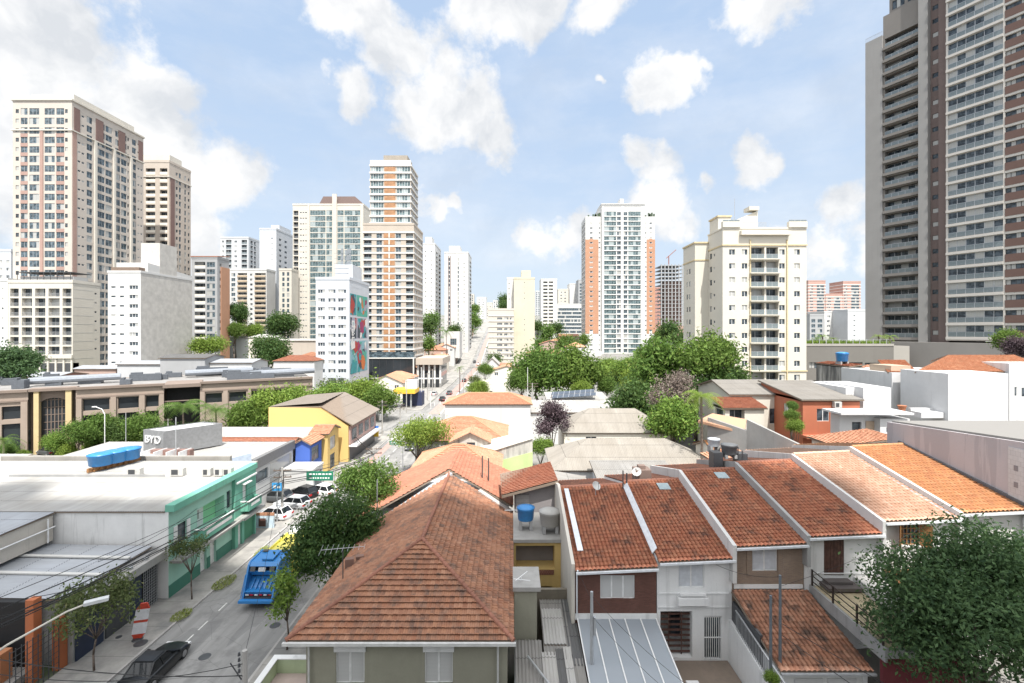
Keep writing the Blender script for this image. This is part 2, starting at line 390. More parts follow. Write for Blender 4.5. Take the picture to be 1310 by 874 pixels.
def openings(root, x0, x1, y0, y1, side, holes, wins, rails, rail):
    """holes: (a0,a1,v0,v1,d,style) with a along X (front) or Y (left/right); returns facade-space holes"""
    out = []
    for (a0, a1, v0, v1, d, st) in holes:
        if side == 'f': u0, u1 = a0-x0, a1-x0; o = Vector((x0, y0, 0)); u = Vector((1, 0, 0)); n = Vector((0, -1, 0)); rot = 0
        elif side == 'r': u0, u1 = a0-y0, a1-y0; o = Vector((x1, y0, 0)); u = Vector((0, 1, 0)); n = Vector((1, 0, 0)); rot = math.pi/2
        else: u0, u1 = y1-a1, y1-a0; o = Vector((x0, y1, 0)); u = Vector((0, -1, 0)); n = Vector((-1, 0, 0)); rot = -math.pi/2
        out.append((u0, u1, v0, v1, d))
        wins.append((o+u*u0-n*(d-.05)+Vector((0, 0, v0)), u1-u0, v1-v0, st, rot))
        if st == 'b' and rail: rails.append((o+u*u0-n*.02+Vector((0, 0, v0)), u1-u0, rail, rot))
    return out
def put_many(root, items, meshf, name, cap=100):
    """items: (pos,...,rot); the nearest cap as parts, the rest as one 'stuff' part"""
    c = Vector((0, 0, CZ)); rw = Matrix.Translation(root.location) @ Matrix.Rotation(root.rotation_euler.z, 4, 'Z') if (root.rotation_euler.z or LOC[root.name].length == 0) else Matrix.Identity(4)
    items = sorted(items, key=lambda it: (rw @ it[0]-c).length)
    for it in items[:cap]: place(name, meshf(it), root, it[0], it[-1])
    rest = items[cap:]
    if rest:
        vs, fs, ms, mats, n = [], [], [], [], 0
        for it in rest:
            me = meshf(it); M = Matrix.Translation(it[0]-LOC[root.name]) @ Matrix.Rotation(it[-1], 4, 'Z')
            for v in me.vertices: vs.append(tuple(M @ v.co))
            mi = []
            for mt in me.materials:
                if mt not in mats: mats.append(mt)
                mi.append(mats.index(mt))
            for p in me.polygons: fs.append(tuple(i+n for i in p.vertices)); ms.append(mi[p.material_index])
            n += len(me.vertices)
        me = bpy.data.meshes.new(name); me.from_pydata(vs, [], fs)
        for mt in mats: me.materials.append(mt)
        me.polygons.foreach_set('material_index', ms)
        o = bpy.data.objects.new(name, me); COL.objects.link(o); o.parent = root; LOC[o.name] = LOC[root.name]; o['kind'] = 'stuff'
def block(root, x0, x1, y0, y1, z0, z1, wall, f=(), r=(), l=(), rail='glass', top=True, name='wall', wins=None, rails=None, flush=True):
    ow = wins is None
    if ow: wins, rails = [], []
    mb = MB()
    facade(mb, (x0, y0), (1, 0), x1-x0, z0, z1, openings(root, x0, x1, y0, y1, 'f', f, wins, rails, rail))
    facade(mb, (x1, y0), (0, 1), y1-y0, z0, z1, openings(root, x0, x1, y0, y1, 'r', r, wins, rails, rail))
    facade(mb, (x1, y1), (-1, 0), x1-x0, z0, z1, [])
    facade(mb, (x0, y1), (0, -1), y1-y0, z0, z1, openings(root, x0, x1, y0, y1, 'l', l, wins, rails, rail))
    if top: mb.face([(x0, y0, z1), (x1, y0, z1), (x1, y1, z1), (x0, y1, z1)], 0)
    w_ = mb.build(name, [wall], root)
    if ow: finish_openings(root, wins, rails)
    return w_
def finish_openings(root, wins, rails):
    put_many(root, wins, lambda it: win_mesh(it[1], it[2], it[3]), 'window')
    put_many(root, rails, lambda it: rail_mesh(it[1], it[2]), 'balcony_railing')
def parapet(root, x0, x1, y0, y1, z, h, t, mat, name='parapet'):
    mb = MB(); mb.box(x0, x1, y0, y0+t, z, z+h); mb.box(x0, x1, y1-t, y1, z, z+h); mb.box(x0, x0+t, y0+t, y1-t, z, z+h); mb.box(x1-t, x1, y0+t, y1-t, z, z+h)
    return mb.build(name, [mat], root)

# ---------------------------------------------------------------- roof planes
def roof_plane(poly, kind, bmw=None):
    """poly convex, poly[0]->poly[1] is the eave; returns bmesh in world space with uv in metres"""
    p = [Vector(q) for q in poly]; u = (p[1]-p[0]).normalized()
    n = u.cross(p[2]-p[0]).normalized()
    if n.z < 0: n = -n
    v = n.cross(u)
    if v.z < 0: v = -v
    loc = [Vector(((q-p[0]).dot(u), (q-p[0]).dot(v))) for q in p]
    u0, u1 = min(q.x for q in loc), max(q.x for q in loc); v0, v1 = min(q.y for q in loc), max(q.y for q in loc)
    if kind == 'barrel': tw, th, spt = .26, .38, 8
    elif kind == 'french': tw, th, spt = .25, .36, 5
    elif kind == 'corr': tw, th, spt = .20, 2.2, 6
    elif kind == 'trap': tw, th, spt = .9, 3.0, 6
    else: tw, th, spt = .5, 2.0, 1
    rr = random.Random(int(abs(p[0].x*131+p[0].y*17)))
    us = []; k0 = math.floor(u0/tw)
    for k in range(k0, math.ceil(u1/tw)):
        for i in range(spt):
            t = i/spt
            if kind == 'french': t = (0, .06, .44, .5, .56)[i]
            if kind == 'trap': t = (0, .06, .12, .34, .67, .9)[i]
            us.append((k, t))
    us.append((math.ceil(u1/tw), 0))
    vs = []
    for k in range(math.floor(v0/th), math.ceil(v1/th)):
        vs.append((k, -.17 if kind in ('french', 'barrel') else 0.0)); vs.append((k, .97 if kind != 'corr' else .985))
    vs.append((math.ceil(v1/th), 0.0))
    jit = {}
    def hgt(k, t, r, q):
        if kind == 'barrel':
            j = jit.setdefault((k, r), rr.uniform(-.006, .006)); return .095*math.sin(math.pi*t)**.6-.06+.06*(1-q)+j
        if kind == 'french':
            j = jit.setdefault((k, r), rr.uniform(-.016, .016)); return .085*(1-q)+(-.028 if t < .02 else (-.015+j if t == .5 else j))
        if kind == 'corr': return .03*math.cos(2*math.pi*t)+.01*(1-q)
        if kind == 'trap': return (.0, .045, .0, 0, 0, 0)[min(5, int(round(t*16.7)))] if t < .2 else 0.0
        return 0.0
    bm = bmesh.new(); grid = []
    for (r, q) in vs:
        grid.append([bm.verts.new(((k+t)*tw, (r+q)*th, hgt(k, t, r, q))) for (k, t) in us])
    for j in range(len(vs)-1):
        for i in range(len(us)-1): bm.faces.new((grid[j][i], grid[j][i+1], grid[j+1][i+1], grid[j+1][i]))
    c = sum(loc, Vector((0, 0)))/len(loc)
    for i in range(len(loc)):
        a_, b_ = loc[i], loc[(i+1) % len(loc)]; d = b_-a_
        nn = Vector((d.y, -d.x, 0)).normalized()
        if nn.x*(c.x-a_.x)+nn.y*(c.y-a_.y) > 0: nn = -nn
        geom = bm.verts[:]+bm.edges[:]+bm.faces[:]
        bmesh.ops.bisect_plane(bm, geom=geom, dist=1e-5, plane_co=(a_.x, a_.y, 0), plane_no=nn, clear_outer=True)
    uvl = bm.loops.layers.uv.new('uv')
    for f_ in bm.faces:
        f_.smooth = kind in ('barrel', 'corr')
        for lp in f_.loops: lp[uvl].uv = (lp.vert.co.x, lp.vert.co.y)
    M = Matrix(((u.x, v.x, n.x, p[0].x), (u.y, v.y, n.y, p[0].y), (u.z, v.z, n.z, p[0].z), (0, 0, 0, 1)))
    bm.transform(M); return bm
def roof(root, polys, kind, mat, under=None, thick=.12, name='roof', cap=None):
    """one roof object from several planes, a board under each plane, ridge caps as a part"""
    off = LOC[root.name]; me = bpy.data.meshes.new(name); tot = bmesh.new()
    for pl in polys:
        b_ = roof_plane(pl, kind); tmp = bpy.data.meshes.new('t'); b_.to_mesh(tmp); b_.free(); tot.from_mesh(tmp); bpy.data.meshes.remove(tmp)
    for pl in polys:
        p = [Vector(q) for q in pl]; n = (p[1]-p[0]).cross(p[2]-p[0]).normalized()
        if n.z < 0: n = -n
        top = [tot.verts.new(q-n*.045) for q in p]; bot = [tot.verts.new(q-n*(.045+thick)) for q in p]
        fs = [tot.faces.new(bot), tot.faces.new(top)]+[tot.faces.new((top[i], top[(i+1) % len(p)], bot[(i+1) % len(p)], bot[i])) for i in range(len(p))]
        for f_ in fs: f_.material_index = 1
    bmesh.ops.translate(tot, verts=tot.verts, vec=-off)
    tot.to_mesh(me); tot.free(); me.materials.append(mat); me.materials.append(under or M_under)
    o = bpy.data.objects.new(name, me); COL.objects.link(o); o.parent = root; LOC[o.name] = off
    if cap:
        cm, lines = cap; mb = MB()
        for (a_, b_) in lines:
            a_ = Vector(a_); b_ = Vector(b_); L = (b_-a_).length; k = max(1, round(L/.4)); d = (b_-a_)/k
            for i in range(k):
                r_ = .12; q = a_+d*i+Vector((0, 0, .035)); mb.tube(q, q+d*1.06, r_*1.1, r_*.92, 10)
        mb.build('ridge_tiles', [cm], o, smooth=False)
    return o
M_under = plain('roof_board', (.22, .17, .13), .8)
# ================================================================ the setting: ground, roads, pavements
def axis(vals):
    out = []
    for (a_, b_, st) in vals:
        x = a_
        while x < b_-1e-6: out.append(x); x += st
    out.append(vals[-1][1]); return out
gx = axis([(-900, -200, 50), (-200, -60, 10), (-60, 80, 3), (80, 200, 10), (200, 900, 50)]); gy = axis([(-80, 15, 10), (15, 130, 3), (130, 600, 12), (600, 3000, 120)])
mb = MB(); n = len(gx)
mb.v = [(x, y, ground(x, y)) for y in gy for x in gx]
mb.f = [(j*n+i, j*n+i+1, (j+1)*n+i+1, (j+1)*n+i) for j in range(len(gy)-1) for i in range(n-1)]; mb.m = [0]*len(mb.f)
m, nt, b = base_mat('town_ground')
t = node(nt, 'ShaderNodeTexCoord').outputs['Object']
c1 = mixc(nt, mrange(nt, noise(nt, t, .35, 6), .35, .7), (.25, .24, .225), (.16, .155, .145))
c1 = mixc(nt, mrange(nt, noise(nt, t, .05, 5), .52, .62), c1, (.07, .10, .04))
nt.links.new(c1, b.inputs['Base Color']); b.inputs['Roughness'].default_value = .9
g_ = mb.build('ground', [m], smooth=True, kind='structure')
m_as, nt, b = base_mat('asphalt')
t = node(nt, 'ShaderNodeTexCoord').outputs['Object']
st = noise(nt, node(nt, 'ShaderNodeMapping', {}, {'Vector': t, 'Scale': (1.0, .07, 1)}).outputs[0], 1.0, 6, .6)
c1 = mixc(nt, mrange(nt, st, .35, .68), (.30, .295, .285), (.19, .187, .18))
c1 = mixc(nt, mrange(nt, noise(nt, t, .4, 7, .68), .5, .62, 0, .6), c1, (.13, .128, .125))
sq = node(nt, 'ShaderNodeTexVoronoi', {'distance': 'CHEBYCHEV'}, {'Vector': node(nt, 'ShaderNodeMapping', {}, {'Vector': t, 'Scale': (.55, .13, 1)}).outputs[0], 'Scale': 1.0}).outputs['Color']
sqs = node(nt, 'ShaderNodeSeparateColor', {}, {0: sq}).outputs[0]
c1 = mixc(nt, mth(nt, 'MULTIPLY', mth(nt, 'GREATER_THAN', sqs, .72), .45), c1, (.13, .13, .13))
c1 = mixc(nt, mrange(nt, noise(nt, t, 25, 2), .3, .7, 0, .25), c1, (.28, .27, .26))
# a repaired trench along the lane
s = node(nt, 'ShaderNodeSeparateXYZ', {}, {0: t})
vo = node(nt, 'ShaderNodeTexVoronoi', {'feature': 'DISTANCE_TO_EDGE'}, {'Vector': t, 'Scale': .45}).outputs[0]
c1 = mixc(nt, mth(nt, 'MULTIPLY', mth(nt, 'LESS_THAN', vo, .006), .3), c1, (.05, .05, .05))
nt.links.new(c1, b.inputs['Base Color']); b.inputs['Roughness'].default_value = .85
m_pv, nt, b = base_mat('pavement_concrete')
t = node(nt, 'ShaderNodeTexCoord').outputs['Object']
c1 = mixc(nt, mrange(nt, noise(nt, t, .55, 7, .65), .35, .68), (.36, .345, .315), (.21, .20, .19))
c1 = mixc(nt, mrange(nt, noise(nt, t, .22, 5), .53, .6, 0, .75), c1, (.17, .17, .165))
sl_ = node(nt, 'ShaderNodeSeparateXYZ', {}, {0: t})
ln = mth(nt, 'LESS_THAN', mth(nt, 'FRACT', mth(nt, 'DIVIDE', sl_.outputs[1], 1.6)), .025)
c1 = mixc(nt, mth(nt, 'MULTIPLY', ln, .6), c1, (.08, .08, .075))
nt.links.new(c1, b.inputs['Base Color']); b.inputs['Roughness'].default_value = .9
RX0, RX1 = -25.3, -16.6
def strip(name, x0, x1, y0, y1, dz, mat, thick=0, step=6.0):
    mb = MB(); y = y0
    while y < y1-1e-6:
        y2 = min(y+step, y1); a_, b_ = ground(-22, y)+dz, ground(-22, y2)+dz
        if thick: mb.slab([(x0, y, a_), (x1, y, a_), (x1, y2, b_), (x0, y2, b_)], thick)
        else: mb.face([(x0, y, a_), (x1, y, a_), (x1, y2, b_), (x0, y2, b_)])
        y = y2
    return mb.build(name, [mat], kind='structure')
strip('road', RX0, RX1, -60, 700, .012, m_as)
strip('pavement', -29.2, RX0-.16, -60, 104, .14, m_pv, .2); strip('pavement', RX1+.16, -11.6, -60, 64, .14, m_pv, .2)
strip('pavement', -34, RX0-.16, 132, 700, .14, m_pv, .2); strip('pavement', RX1+.16, -13, 118, 700, .14, m_pv, .2)
m_kerb = plaster('kerbstone', (.42, .40, .38), .3, .3)
strip('kerb', RX0-.16, RX0, -60, 104, .145, m_kerb, .25); strip('kerb', RX1, RX1+.16, -60, 64, .145, m_kerb, .25)
# side avenue in front of the mall and the far square
mb = MB(); mb.face([(-140, 104, .010), (RX0, 104, .010), (RX0, 132, .010), (-140, 132, .010)]); mb.face([(RX1, 64, .010), (-9, 64, .010), (-9, 118, .010), (RX1, 118, .010)])
mb.build('road', [m_as], kind='structure')
m_line = plain('road_paint', (.62, .61, .58), .7, 0, .25, 6)
mb = MB()
for y in np.arange(66, 190, 5.0): mb.face([(-21.9, y, .018), (-21.78, y, .018), (-21.78, y+2.6, .018), (-21.9, y+2.6, .018)])
[mb.face([(-23.2, y, .018), (-23.1, y, .018), (-23.1, y+1.1, .018), (-23.2, y+1.1, .018)]) for y in (33, 34.6, 37, 40.5, 46)]
for k in range(9): mb.face([(RX0+.5+k*.95, 96, .018), (RX0+1.0+k*.95, 96, .018), (RX0+1.0+k*.95, 100, .018), (RX0+.5+k*.95, 100, .018)])
mb.build('road_marking', [m_line], kind='structure')
m_red = plain('red_lane_paint', (.40, .25, .22), .8, 0, .25, 1.5)
strip('cycle_lane', -24.6, -23.4, 70, 94, .02, m_red); strip('cycle_lane', -22.4, -19.6, 126, 560, .02, m_red)
strip('road_marking', -19.5, -19.2, 126, 560, .022, m_line)
# weeds in the pavement
M_grass = leafmat('grass', (.14, .2, .05), (.28, .36, .1), (.34, .32, .14), .2)
def tuft_patch(name, spots, label_kind='stuff'):
    mb = MB(); r = random.Random(5)
    for (cx, cy, rx, ry, z, nn) in spots:
        for _ in range(nn):
            a_ = r.uniform(0, 6.28); q = math.sqrt(r.random()); x, y = cx+math.cos(a_)*q*rx, cy+math.sin(a_)*q*ry
            h = r.uniform(.04, .16); d = Vector((r.uniform(-1, 1), r.uniform(-1, 1), 0)); wd = Vector((-d.y, d.x, 0)).normalized()*.025
            p = Vector((x, y, z)); mb.face([p-wd, p+wd, p+d*.14+Vector((0, 0, h))])
    o = mb.build(name, [M_grass], kind='stuff'); return o
tuft_patch('grass', [(W(287, 745, .15).x, W(287, 745, .15).y, .75, 1.3, .14, 900), (W(232, 787, .15).x, W(232, 787, .15).y, .6, .9, .14, 600), (W(335, 705, .15).x, W(335, 705, .15).y, .5, 1.2, .14, 500), (-13.4, 34.5, .7, 2.0, .14, 500)])

# ================================================================ foreground house with the big hip roof
M_olive = plaster('olive_render', (.30, .29, .225), .16, .22)
M_french = tiles('old_red_tiles', [(.25, .11, .062), (.31, .138, .076), (.35, .17, .095), (.28, .132, .078), (.38, .195, .118), (.26, .12, .068)], .25, .36, .7, (.075, .06, .052), .85, .8, (.47, .68))
M_ridge = plaster('ridge_tiles', (.30, .13, .085), .35, .3)
H = thing('hip_roof_house', 'two-storey olive house in the foreground with the large dark red hip roof', 'house', (-6, 24.9, 0))
block(H, -10.95, -.25, 24.95, 41.5, 0, 5.95, M_olive, f=[(-9.38, -7.84, 3.3, 5.02, .14, 'blind'), (-4.65, -3.15, 3.3, 5.02, .14, 'blind')], l=[(28, 29.4, 3.2, 4.8, .15, 'w'), (33, 34.4, 3.2, 4.8, .15, 'w')])
mb = MB(); mb.box(-9.45, -7.77, 24.86, 24.945, 5.03, 5.62); mb.build('shutter_box', [M_white], H)
mb = MB(); mb.box(-4.72, -3.08, 24.86, 24.945, 5.03, 5.62); mb.build('shutter_box', [M_white], H)
e0, ap, rg = Vector((-11.74, 24.3, 6.0)), Vector((-5.8, 30.3, 8.65)), Vector((-5.9, 44.2, 8.65))
e1, eL, eR = Vector((.08, 24.3, 6.0)), Vector((-11.74, 39.2, 6.0)), Vector((.08, 41.8, 6.0))
RF = roof(H, [[e0, e1, ap], [eL, e0, ap, rg], [e1, eR, rg, ap]], 'french', M_french, cap=(M_ridge, [(e0, ap), (e1, ap), (ap, rg)]))
mb = MB(); mb.box(-11.85, .2, 24.12, 24.26, 5.82, 5.98); mb.tube((-10.75, 24.8, 0), (-10.75, 24.8, 5.85), .055); mb.tube((-.75, 24.8, 0), (-.75, 24.8, 5.85), .055); mb.build('gutter', [M_kerb if False else plain('gutter_paint', (.55, .55, .53), .5)], H)
mb = MB(); d0 = Vector((-11.5, 39.3, 6.12)); d1 = Vector((-5.9, 44.3, 8.8))
mb.slab([d0, d0+Vector((.35, -.5, .05)), d1+Vector((.35, -.5, .05)), d1], .35); mb.build('flashing', [plain('flashing_metal', (.55, .57, .58), .35, .4)], H)
mb = MB(); d1 = Vector((-2.9, 43.2, 7.55)); d0 = Vector((.05, 41.85, 6.15)); mb.slab([d1, d1+Vector((-.2, -.5, .05)), d0+Vector((-.2, -.6, .05)), d0], .2); mb.build('mortar_strip', [plaster('lime_mortar', (.5, .45, .42), .3, .4)], H)
# TV antenna on the roof
def antenna(pos, label, L=2.6, hgt=1.9, rot=0.2):
    a_ = thing('tv_antenna', label, 'antenna', pos); x, y, z = pos
    mb = MB(); mb.tube((x, y, z), (x, y, z+hgt), .035); mb.build('mast', [M_dgrey], a_)
    mb = MB(); u = Vector((math.cos(rot), math.sin(rot), .0)); v = Vector((-u.y, u.x, 0)); c = Vector((x, y, z+hgt))
    mb.tube(c-u*L/2, c+u*L/2, .018, None, 5)
    for k in range(9):
        p = c+u*(L*(k/8-.5)); l = .75-.05*k; mb.tube(p-v*l, p+v*l, .012, None, 4)
    mb.build('aerial', [M_steel], a_)
antenna((-10.6, 29.4, 6.55), 'tall TV aerial with long rungs standing on the left eave of the big hip roof')
mb = MB(); p = W(447, 722, 6.6); mb.obox((p.x, p.y), (1, .3), .55, .4, 6.1, 7.0); mb.obox((p.x+.5, p.y+.6), (1, .3), .5, .35, 6.1, 6.9); mb.build('chimney_stub', [plaster('clay_stub', (.22, .13, .10), .4, .6)], H)
# green-walled yard on its left
M_green_l = plaster('light_green_wall', (.47, .56, .36), .15, .2)
Y_ = thing('yard_wall', 'low pale green yard wall beside the olive house front', 'wall', (-12.4, 24, 0))
mb = MB(); mb.box(-13.75, -13.5, 17, 27.2, 0, 3.2); mb.box(-13.499, -10.96, 26.95, 27.2, 0, 3.2); mb.build('wall', [M_green_l], Y_)
mb = MB(); mb.box(-13.8, -13.45, 16.95, 27.25, 3.201, 3.26); mb.box(-13.449, -10.97, 26.9, 27.25, 3.201, 3.26); mb.build('coping', [M_white], Y_)
mb = MB(); mb.box(-13.49, -10.97, 17, 26.94, 2.2, 2.4); mb.build('terrace_floor', [plaster('pink_floor_tiles', (.52, .42, .38), .2, .3)], Y_)

# ---------------------------------------------------------------- house behind it
M_flat_or = tiles('smooth_orange_tiles', [(.34, .14, .085), (.38, .165, .10), (.32, .13, .08), (.40, .185, .115)], .33, .42, .35, (.2, .1, .07), .8, .7)
M_orange = tiles('new_orange_tiles', [(.46, .225, .135), (.51, .26, .16), (.42, .20, .12), (.54, .30, .19)], .25, .38, .3, (.3, .17, .10), .8)
H = thing('tiled_house', 'house with smooth brick-orange roof directly behind the big hip roof', 'house', (-7, 42, 0))
block(H, -13.2, -.3, 44.3, 52, 0, 5.4, M_white)
a0, r0, r1, b0, c0, c1 = Vector((-14.1, 39.6, 5.5)), Vector((-5.95, 44.5, 9.0)), Vector((-6, 52.5, 9.0)), Vector((-14.1, 52.5, 5.5)), Vector((0.1, 42.3, 6.3)), Vector((.1, 52.5, 6.3))
roof(H, [[b0, a0, r0, r1], [c0, c1, r1, r0]], 'french', M_flat_or)
mb = MB()
for (px, py) in ((617, 600), (625, 603)): p = P(px, py+8, 46); mb.tube((p.x, p.y, 6.6), (p.x, p.y, p.z+1.9), .06)
mb.build('vent_pipe', [M_dgrey], H)
mb = MB(); p = P(478, 675, 39.4); mb.obox((p.x-.15, p.y-.1), (1, .5), .5, .4, 5.2, 6.9); mb.tube((p.x+.3, p.y, 6), (p.x+.3, p.y, 9.6), .05); mb.build('chimney', [M_grey], H)

# ---------------------------------------------------------------- annex with shed roof, terrace and water tanks
M_annex = plaster('mauve_grey_render', (.27, .25, .25), .15, .3)
M_yel_w = plaster('ochre_wall', (.62, .44, .17), .12, .15)
A = thing('annex', 'narrow ochre annex with grey upper room and shed tile roof between the two houses', 'house', (2, 36, 0))
mb = MB(); facade(mb, (.15, 35.8), (1, 0), 3.6, 0, 6.0, [(.15, 3.1, 3.9, 5.7, 1.4), (2.0, 2.9, .6, 2.6, .3)]); mb.box(.15, 3.75, 38.2, 41, 0, 6.0, 0); mb.face([(3.75, 35.8, 0), (3.75, 38.2, 0), (3.75, 38.2, 6), (3.75, 35.8, 6)]); mb.face([(.3, 37.2, 3.9), (3.25, 37.2, 3.9), (3.25, 37.2, 5.7), (.3, 37.2, 5.7)], 1)
mb.build('wall', [M_yel_w, M_annex], A)
mb = MB(); mb.box(.1, 3.8, 35.6, 41, 6.003, 6.25); mb.build('terrace_slab', [M_slab], A)
mb = MB(); mb.prism([(.2, 41), (3.75, 41), (3.75, 44.5), (.2, 44.5)], 6.25, [8.1, 9.15, 9.15, 8.1]); mb.build('upper_wall', [M_annex], A)
mb = MB(); mb.box(.35, 1.5, 40.9, 41-.003, 6.3, 7.8); mb.build('brick_infill', [brick('grey_blockwork', (.30, .29, .28), (.24, .235, .23), (.36, .35, .34), .4, .2)], A)
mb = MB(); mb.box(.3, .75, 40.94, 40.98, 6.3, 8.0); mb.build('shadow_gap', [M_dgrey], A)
s0, s1, s2, s3 = Vector((-.9, 40.2, 8.0)), Vector((3.95, 40.2, 9.28)), Vector((3.7, 45.5, 9.45)), Vector((-1.2, 45.5, 8.3))
roof(A, [[s0, s1, s2, s3]], 'french', M_flat_or, thick=.2)
mb = MB(); mb.box(2.1, 3.2, 35.75, 35.79, 3.5, 3.85); mb.build('lattice_panel', [brick('red_lattice', (.25, .09, .06), (.2, .07, .05), (.4, .3, .2), .18, .14)], A)
M_blue_t = plain('blue_polyethylene', (.03, .20, .48), .35); M_fibro = plaster('fibre_cement', (.42, .41, .385), .2, .4)
def tank(pos, r, h, mat, label, legs=True, group=None, lidmat=None, base=.55):
    t_ = thing('water_tank', label, 'water tank', pos, group=group); x, y, z = pos
    mb = MB(); mb.lathe((x, y, z+base), [(r*.86, 0), (r*.9, .05), (r, h*.78), (r*1.04, h*.8), (r*1.04, h*.86)], 24); mb.build('tank_body', [mat], t_, smooth=True)
    mb = MB(); mb.lathe((x, y, z+base), [(r*1.06, h*.862), (r*1.07, h*.93), (r*.55, h*1.02), (.12, h*1.04)], 24); mb.build('lid', [lidmat or mat], t_, smooth=True)
    if legs:
        mb = MB()
        for dx in (-.6, .6): mb.box(x+dx*r-.12, x+dx*r+.12, y-r*.7, y+r*.7, z, z+base)
        mb.build('support', [M_grey], t_)
    return t_
tank((W(672, 668, 6.25).x, 37.6, 6.25), .68, 1.05, M_blue_t, 'round blue water tank on piers on the terrace beside the grey tank', base=.75)
tank((W(702, 672, 6.25).x, 37.0, 6.25), .82, 1.15, M_fibro, 'round grey fibre-cement water tank on the terrace beside the blue tank', base=.6)
mb = MB(); mb.box(-.6, 1.2, 38.6, 38.66, 7.3, 7.36); mb.build('pipe', [M_frame_w], A)
# grey pillar with concrete cap beside the olive house
T_ = thing('stair_tower', 'square olive-grey masonry shaft with flat concrete cap beside the olive house', 'shaft', (.8, 29, 0))
mb = MB(); mb.box(.14, 1.5, 28.2, 30.2, 0, 6.5); mb.build('wall', [M_olive], T_)
mb = MB(); mb.box(.05, 1.72, 28.0, 30.5, 6.503, 6.75); mb.build('cap_slab', [M_slab], T_)
mb = MB(); mb.tube((.1, 28.6, 6.95), (1.1, 28.3, 7.0), .025); mb.tube((.2, 28.4, 6.95), (.95, 29.1, 7.15), .025); mb.tube((.55, 28.7, 6.76), (.55, 28.7, 7.0), .03); mb.build('aerial', [M_frame_w], T_)
# old corrugated roofs in the passage
M_corr = sheetmetal('old_fibre_cement_sheets', (.30, .29, .275), .9, .75)
M_corr2 = sheetmetal('weathered_pale_sheets', (.46, .45, .43), .85, .5); M_corr3 = sheetmetal('dark_sheets', (.13, .13, .13), .85, .6); M_zinc = sheetmetal('zinc_sheets', (.40, .42, .45), .45, .45, .25)
S = thing('lean_to', 'patched corrugated lean-to roof filling the passage beside the olive house', 'lean-to', (2, 26, 0))
mb = MB(); mb.box(.2, 4.0, 31.7, 31.95, 0, 4.6); mb.box(.2, 4.0, 20, 20.2, 0, 2.8); mb.build('wall', [plaster('mossy_wall', (.26, .23, .18), .4, .7)], S)
for i, (x0, x1, y0, y1, m_, dz) in enumerate([(.2, 1.75, 20, 28, M_corr, 0), (1.85, 3.5, 26.8, 31.6, M_corr, .03), (1.9, 3.2, 27.5, 30.6, M_corr2, .10), (3.3, 4.05, 26, 31.6, M_corr3, .05), (1.7, 2.6, 20, 27, M_corr2, .05), (2.5, 3.1, 22, 27.2, M_corr3, .09), (3.0, 4.0, 20, 26.5, M_corr, .06), (2.95, 3.4, 23.5, 27.3, M_corr2, .13)]):
    z = lambda y: 2.9+(y-20)*.09+dz
    roof(S, [[(x0, y0, z(y0)), (x1, y0, z(y0)), (x1, y1, z(y1)), (x0, y1, z(y1))]], 'corr', m_, thick=.02, name='roof_sheet')
mb = MB(); mb.tube((.9, 26.4, 3.75), (3.0, 22.6, 3.5), .06); mb.build('loose_pipe', [M_steel], S)
mb = MB(); mb.tube((.2, 20, 2.6), (.2, 28, 3.5), .08); mb.build('downpipe', [M_steel], S)

# ================================================================ the row of terraced houses
M_barrel = tiles('clay_barrel_tiles', [(.44, .155, .085), (.54, .215, .12), (.48, .18, .10), (.58, .26, .15), (.38, .13, .075)], .26, .38, .75, (.07, .055, .05), .8, .6, (.50, .70))
M_barrel_moss = tiles('mossy_barrel_tiles', [(.44, .20, .12), (.54, .27, .17), (.48, .22, .135), (.60, .33, .22)], .26, .38, .85, (.075, .065, .058), .85, .7, (.47, .66))
M_barrel_pale = tiles('pale_new_barrel_tiles', [(.52, .30, .20), (.57, .35, .25), (.48, .27, .18), (.62, .42, .31)], .26, .38, .25, (.4, .25, .17), .8, 1.5)
M_barrel_or = tiles('orange_barrel_tiles', [(.46, .20, .085), (.51, .24, .105), (.42, .175, .08), (.54, .28, .135)], .26, .38, .3, (.3, .16, .08), .8, 1.3)
M_brick_r = brick('dark_red_brick', (.12, .045, .03), (.165, .065, .045), (.10, .075, .065), .22, .065)
M_brick_b = brick('tan_brick', (.30, .215, .15), (.24, .17, .125), (.27, .24, .21), .22, .065)
M_flash = plain('white_flashing', (.66, .68, .70), .4, .1)
YF, YR, YB, YE = 29.4, 38.4, 46.0, 28.95
ROW = [(3.9, 9.07, 7.36, 9.4, 'barrel'), (9.07, 13.8, 7.9, 9.85, 'barrel'), (13.8, 18.3, 8.83, 10.72, 'barrel'), (18.3, 23.0, 9.45, 11.4, 'barrel'), (23.0, 27.8, 10.4, 12.1, 'pale'), (27.8, 32.1, 10.92, 12.7, 'or')]
TILT = .045
LAB = ['terraced house with dark red brick front, leftmost of the row, glass canopy before it', 'white-fronted terraced house with white barred gate, right of the dark brick one', 'tan brick terraced house above the mossy tiled carport',
       'white terraced house with tall brown door opening onto the railed terrace', 'white terraced house with pale new tiles and open wooden shutters', 'terraced house with bright orange tiles beside the big lilac wall']
HS = []
WALLS = [M_brick_r, M_white, M_brick_b, M_white, M_white, plaster('off_white_wall', (.66, .65, .62), .15, .25)]
def px2x(px): return (px-CX)*YF/F
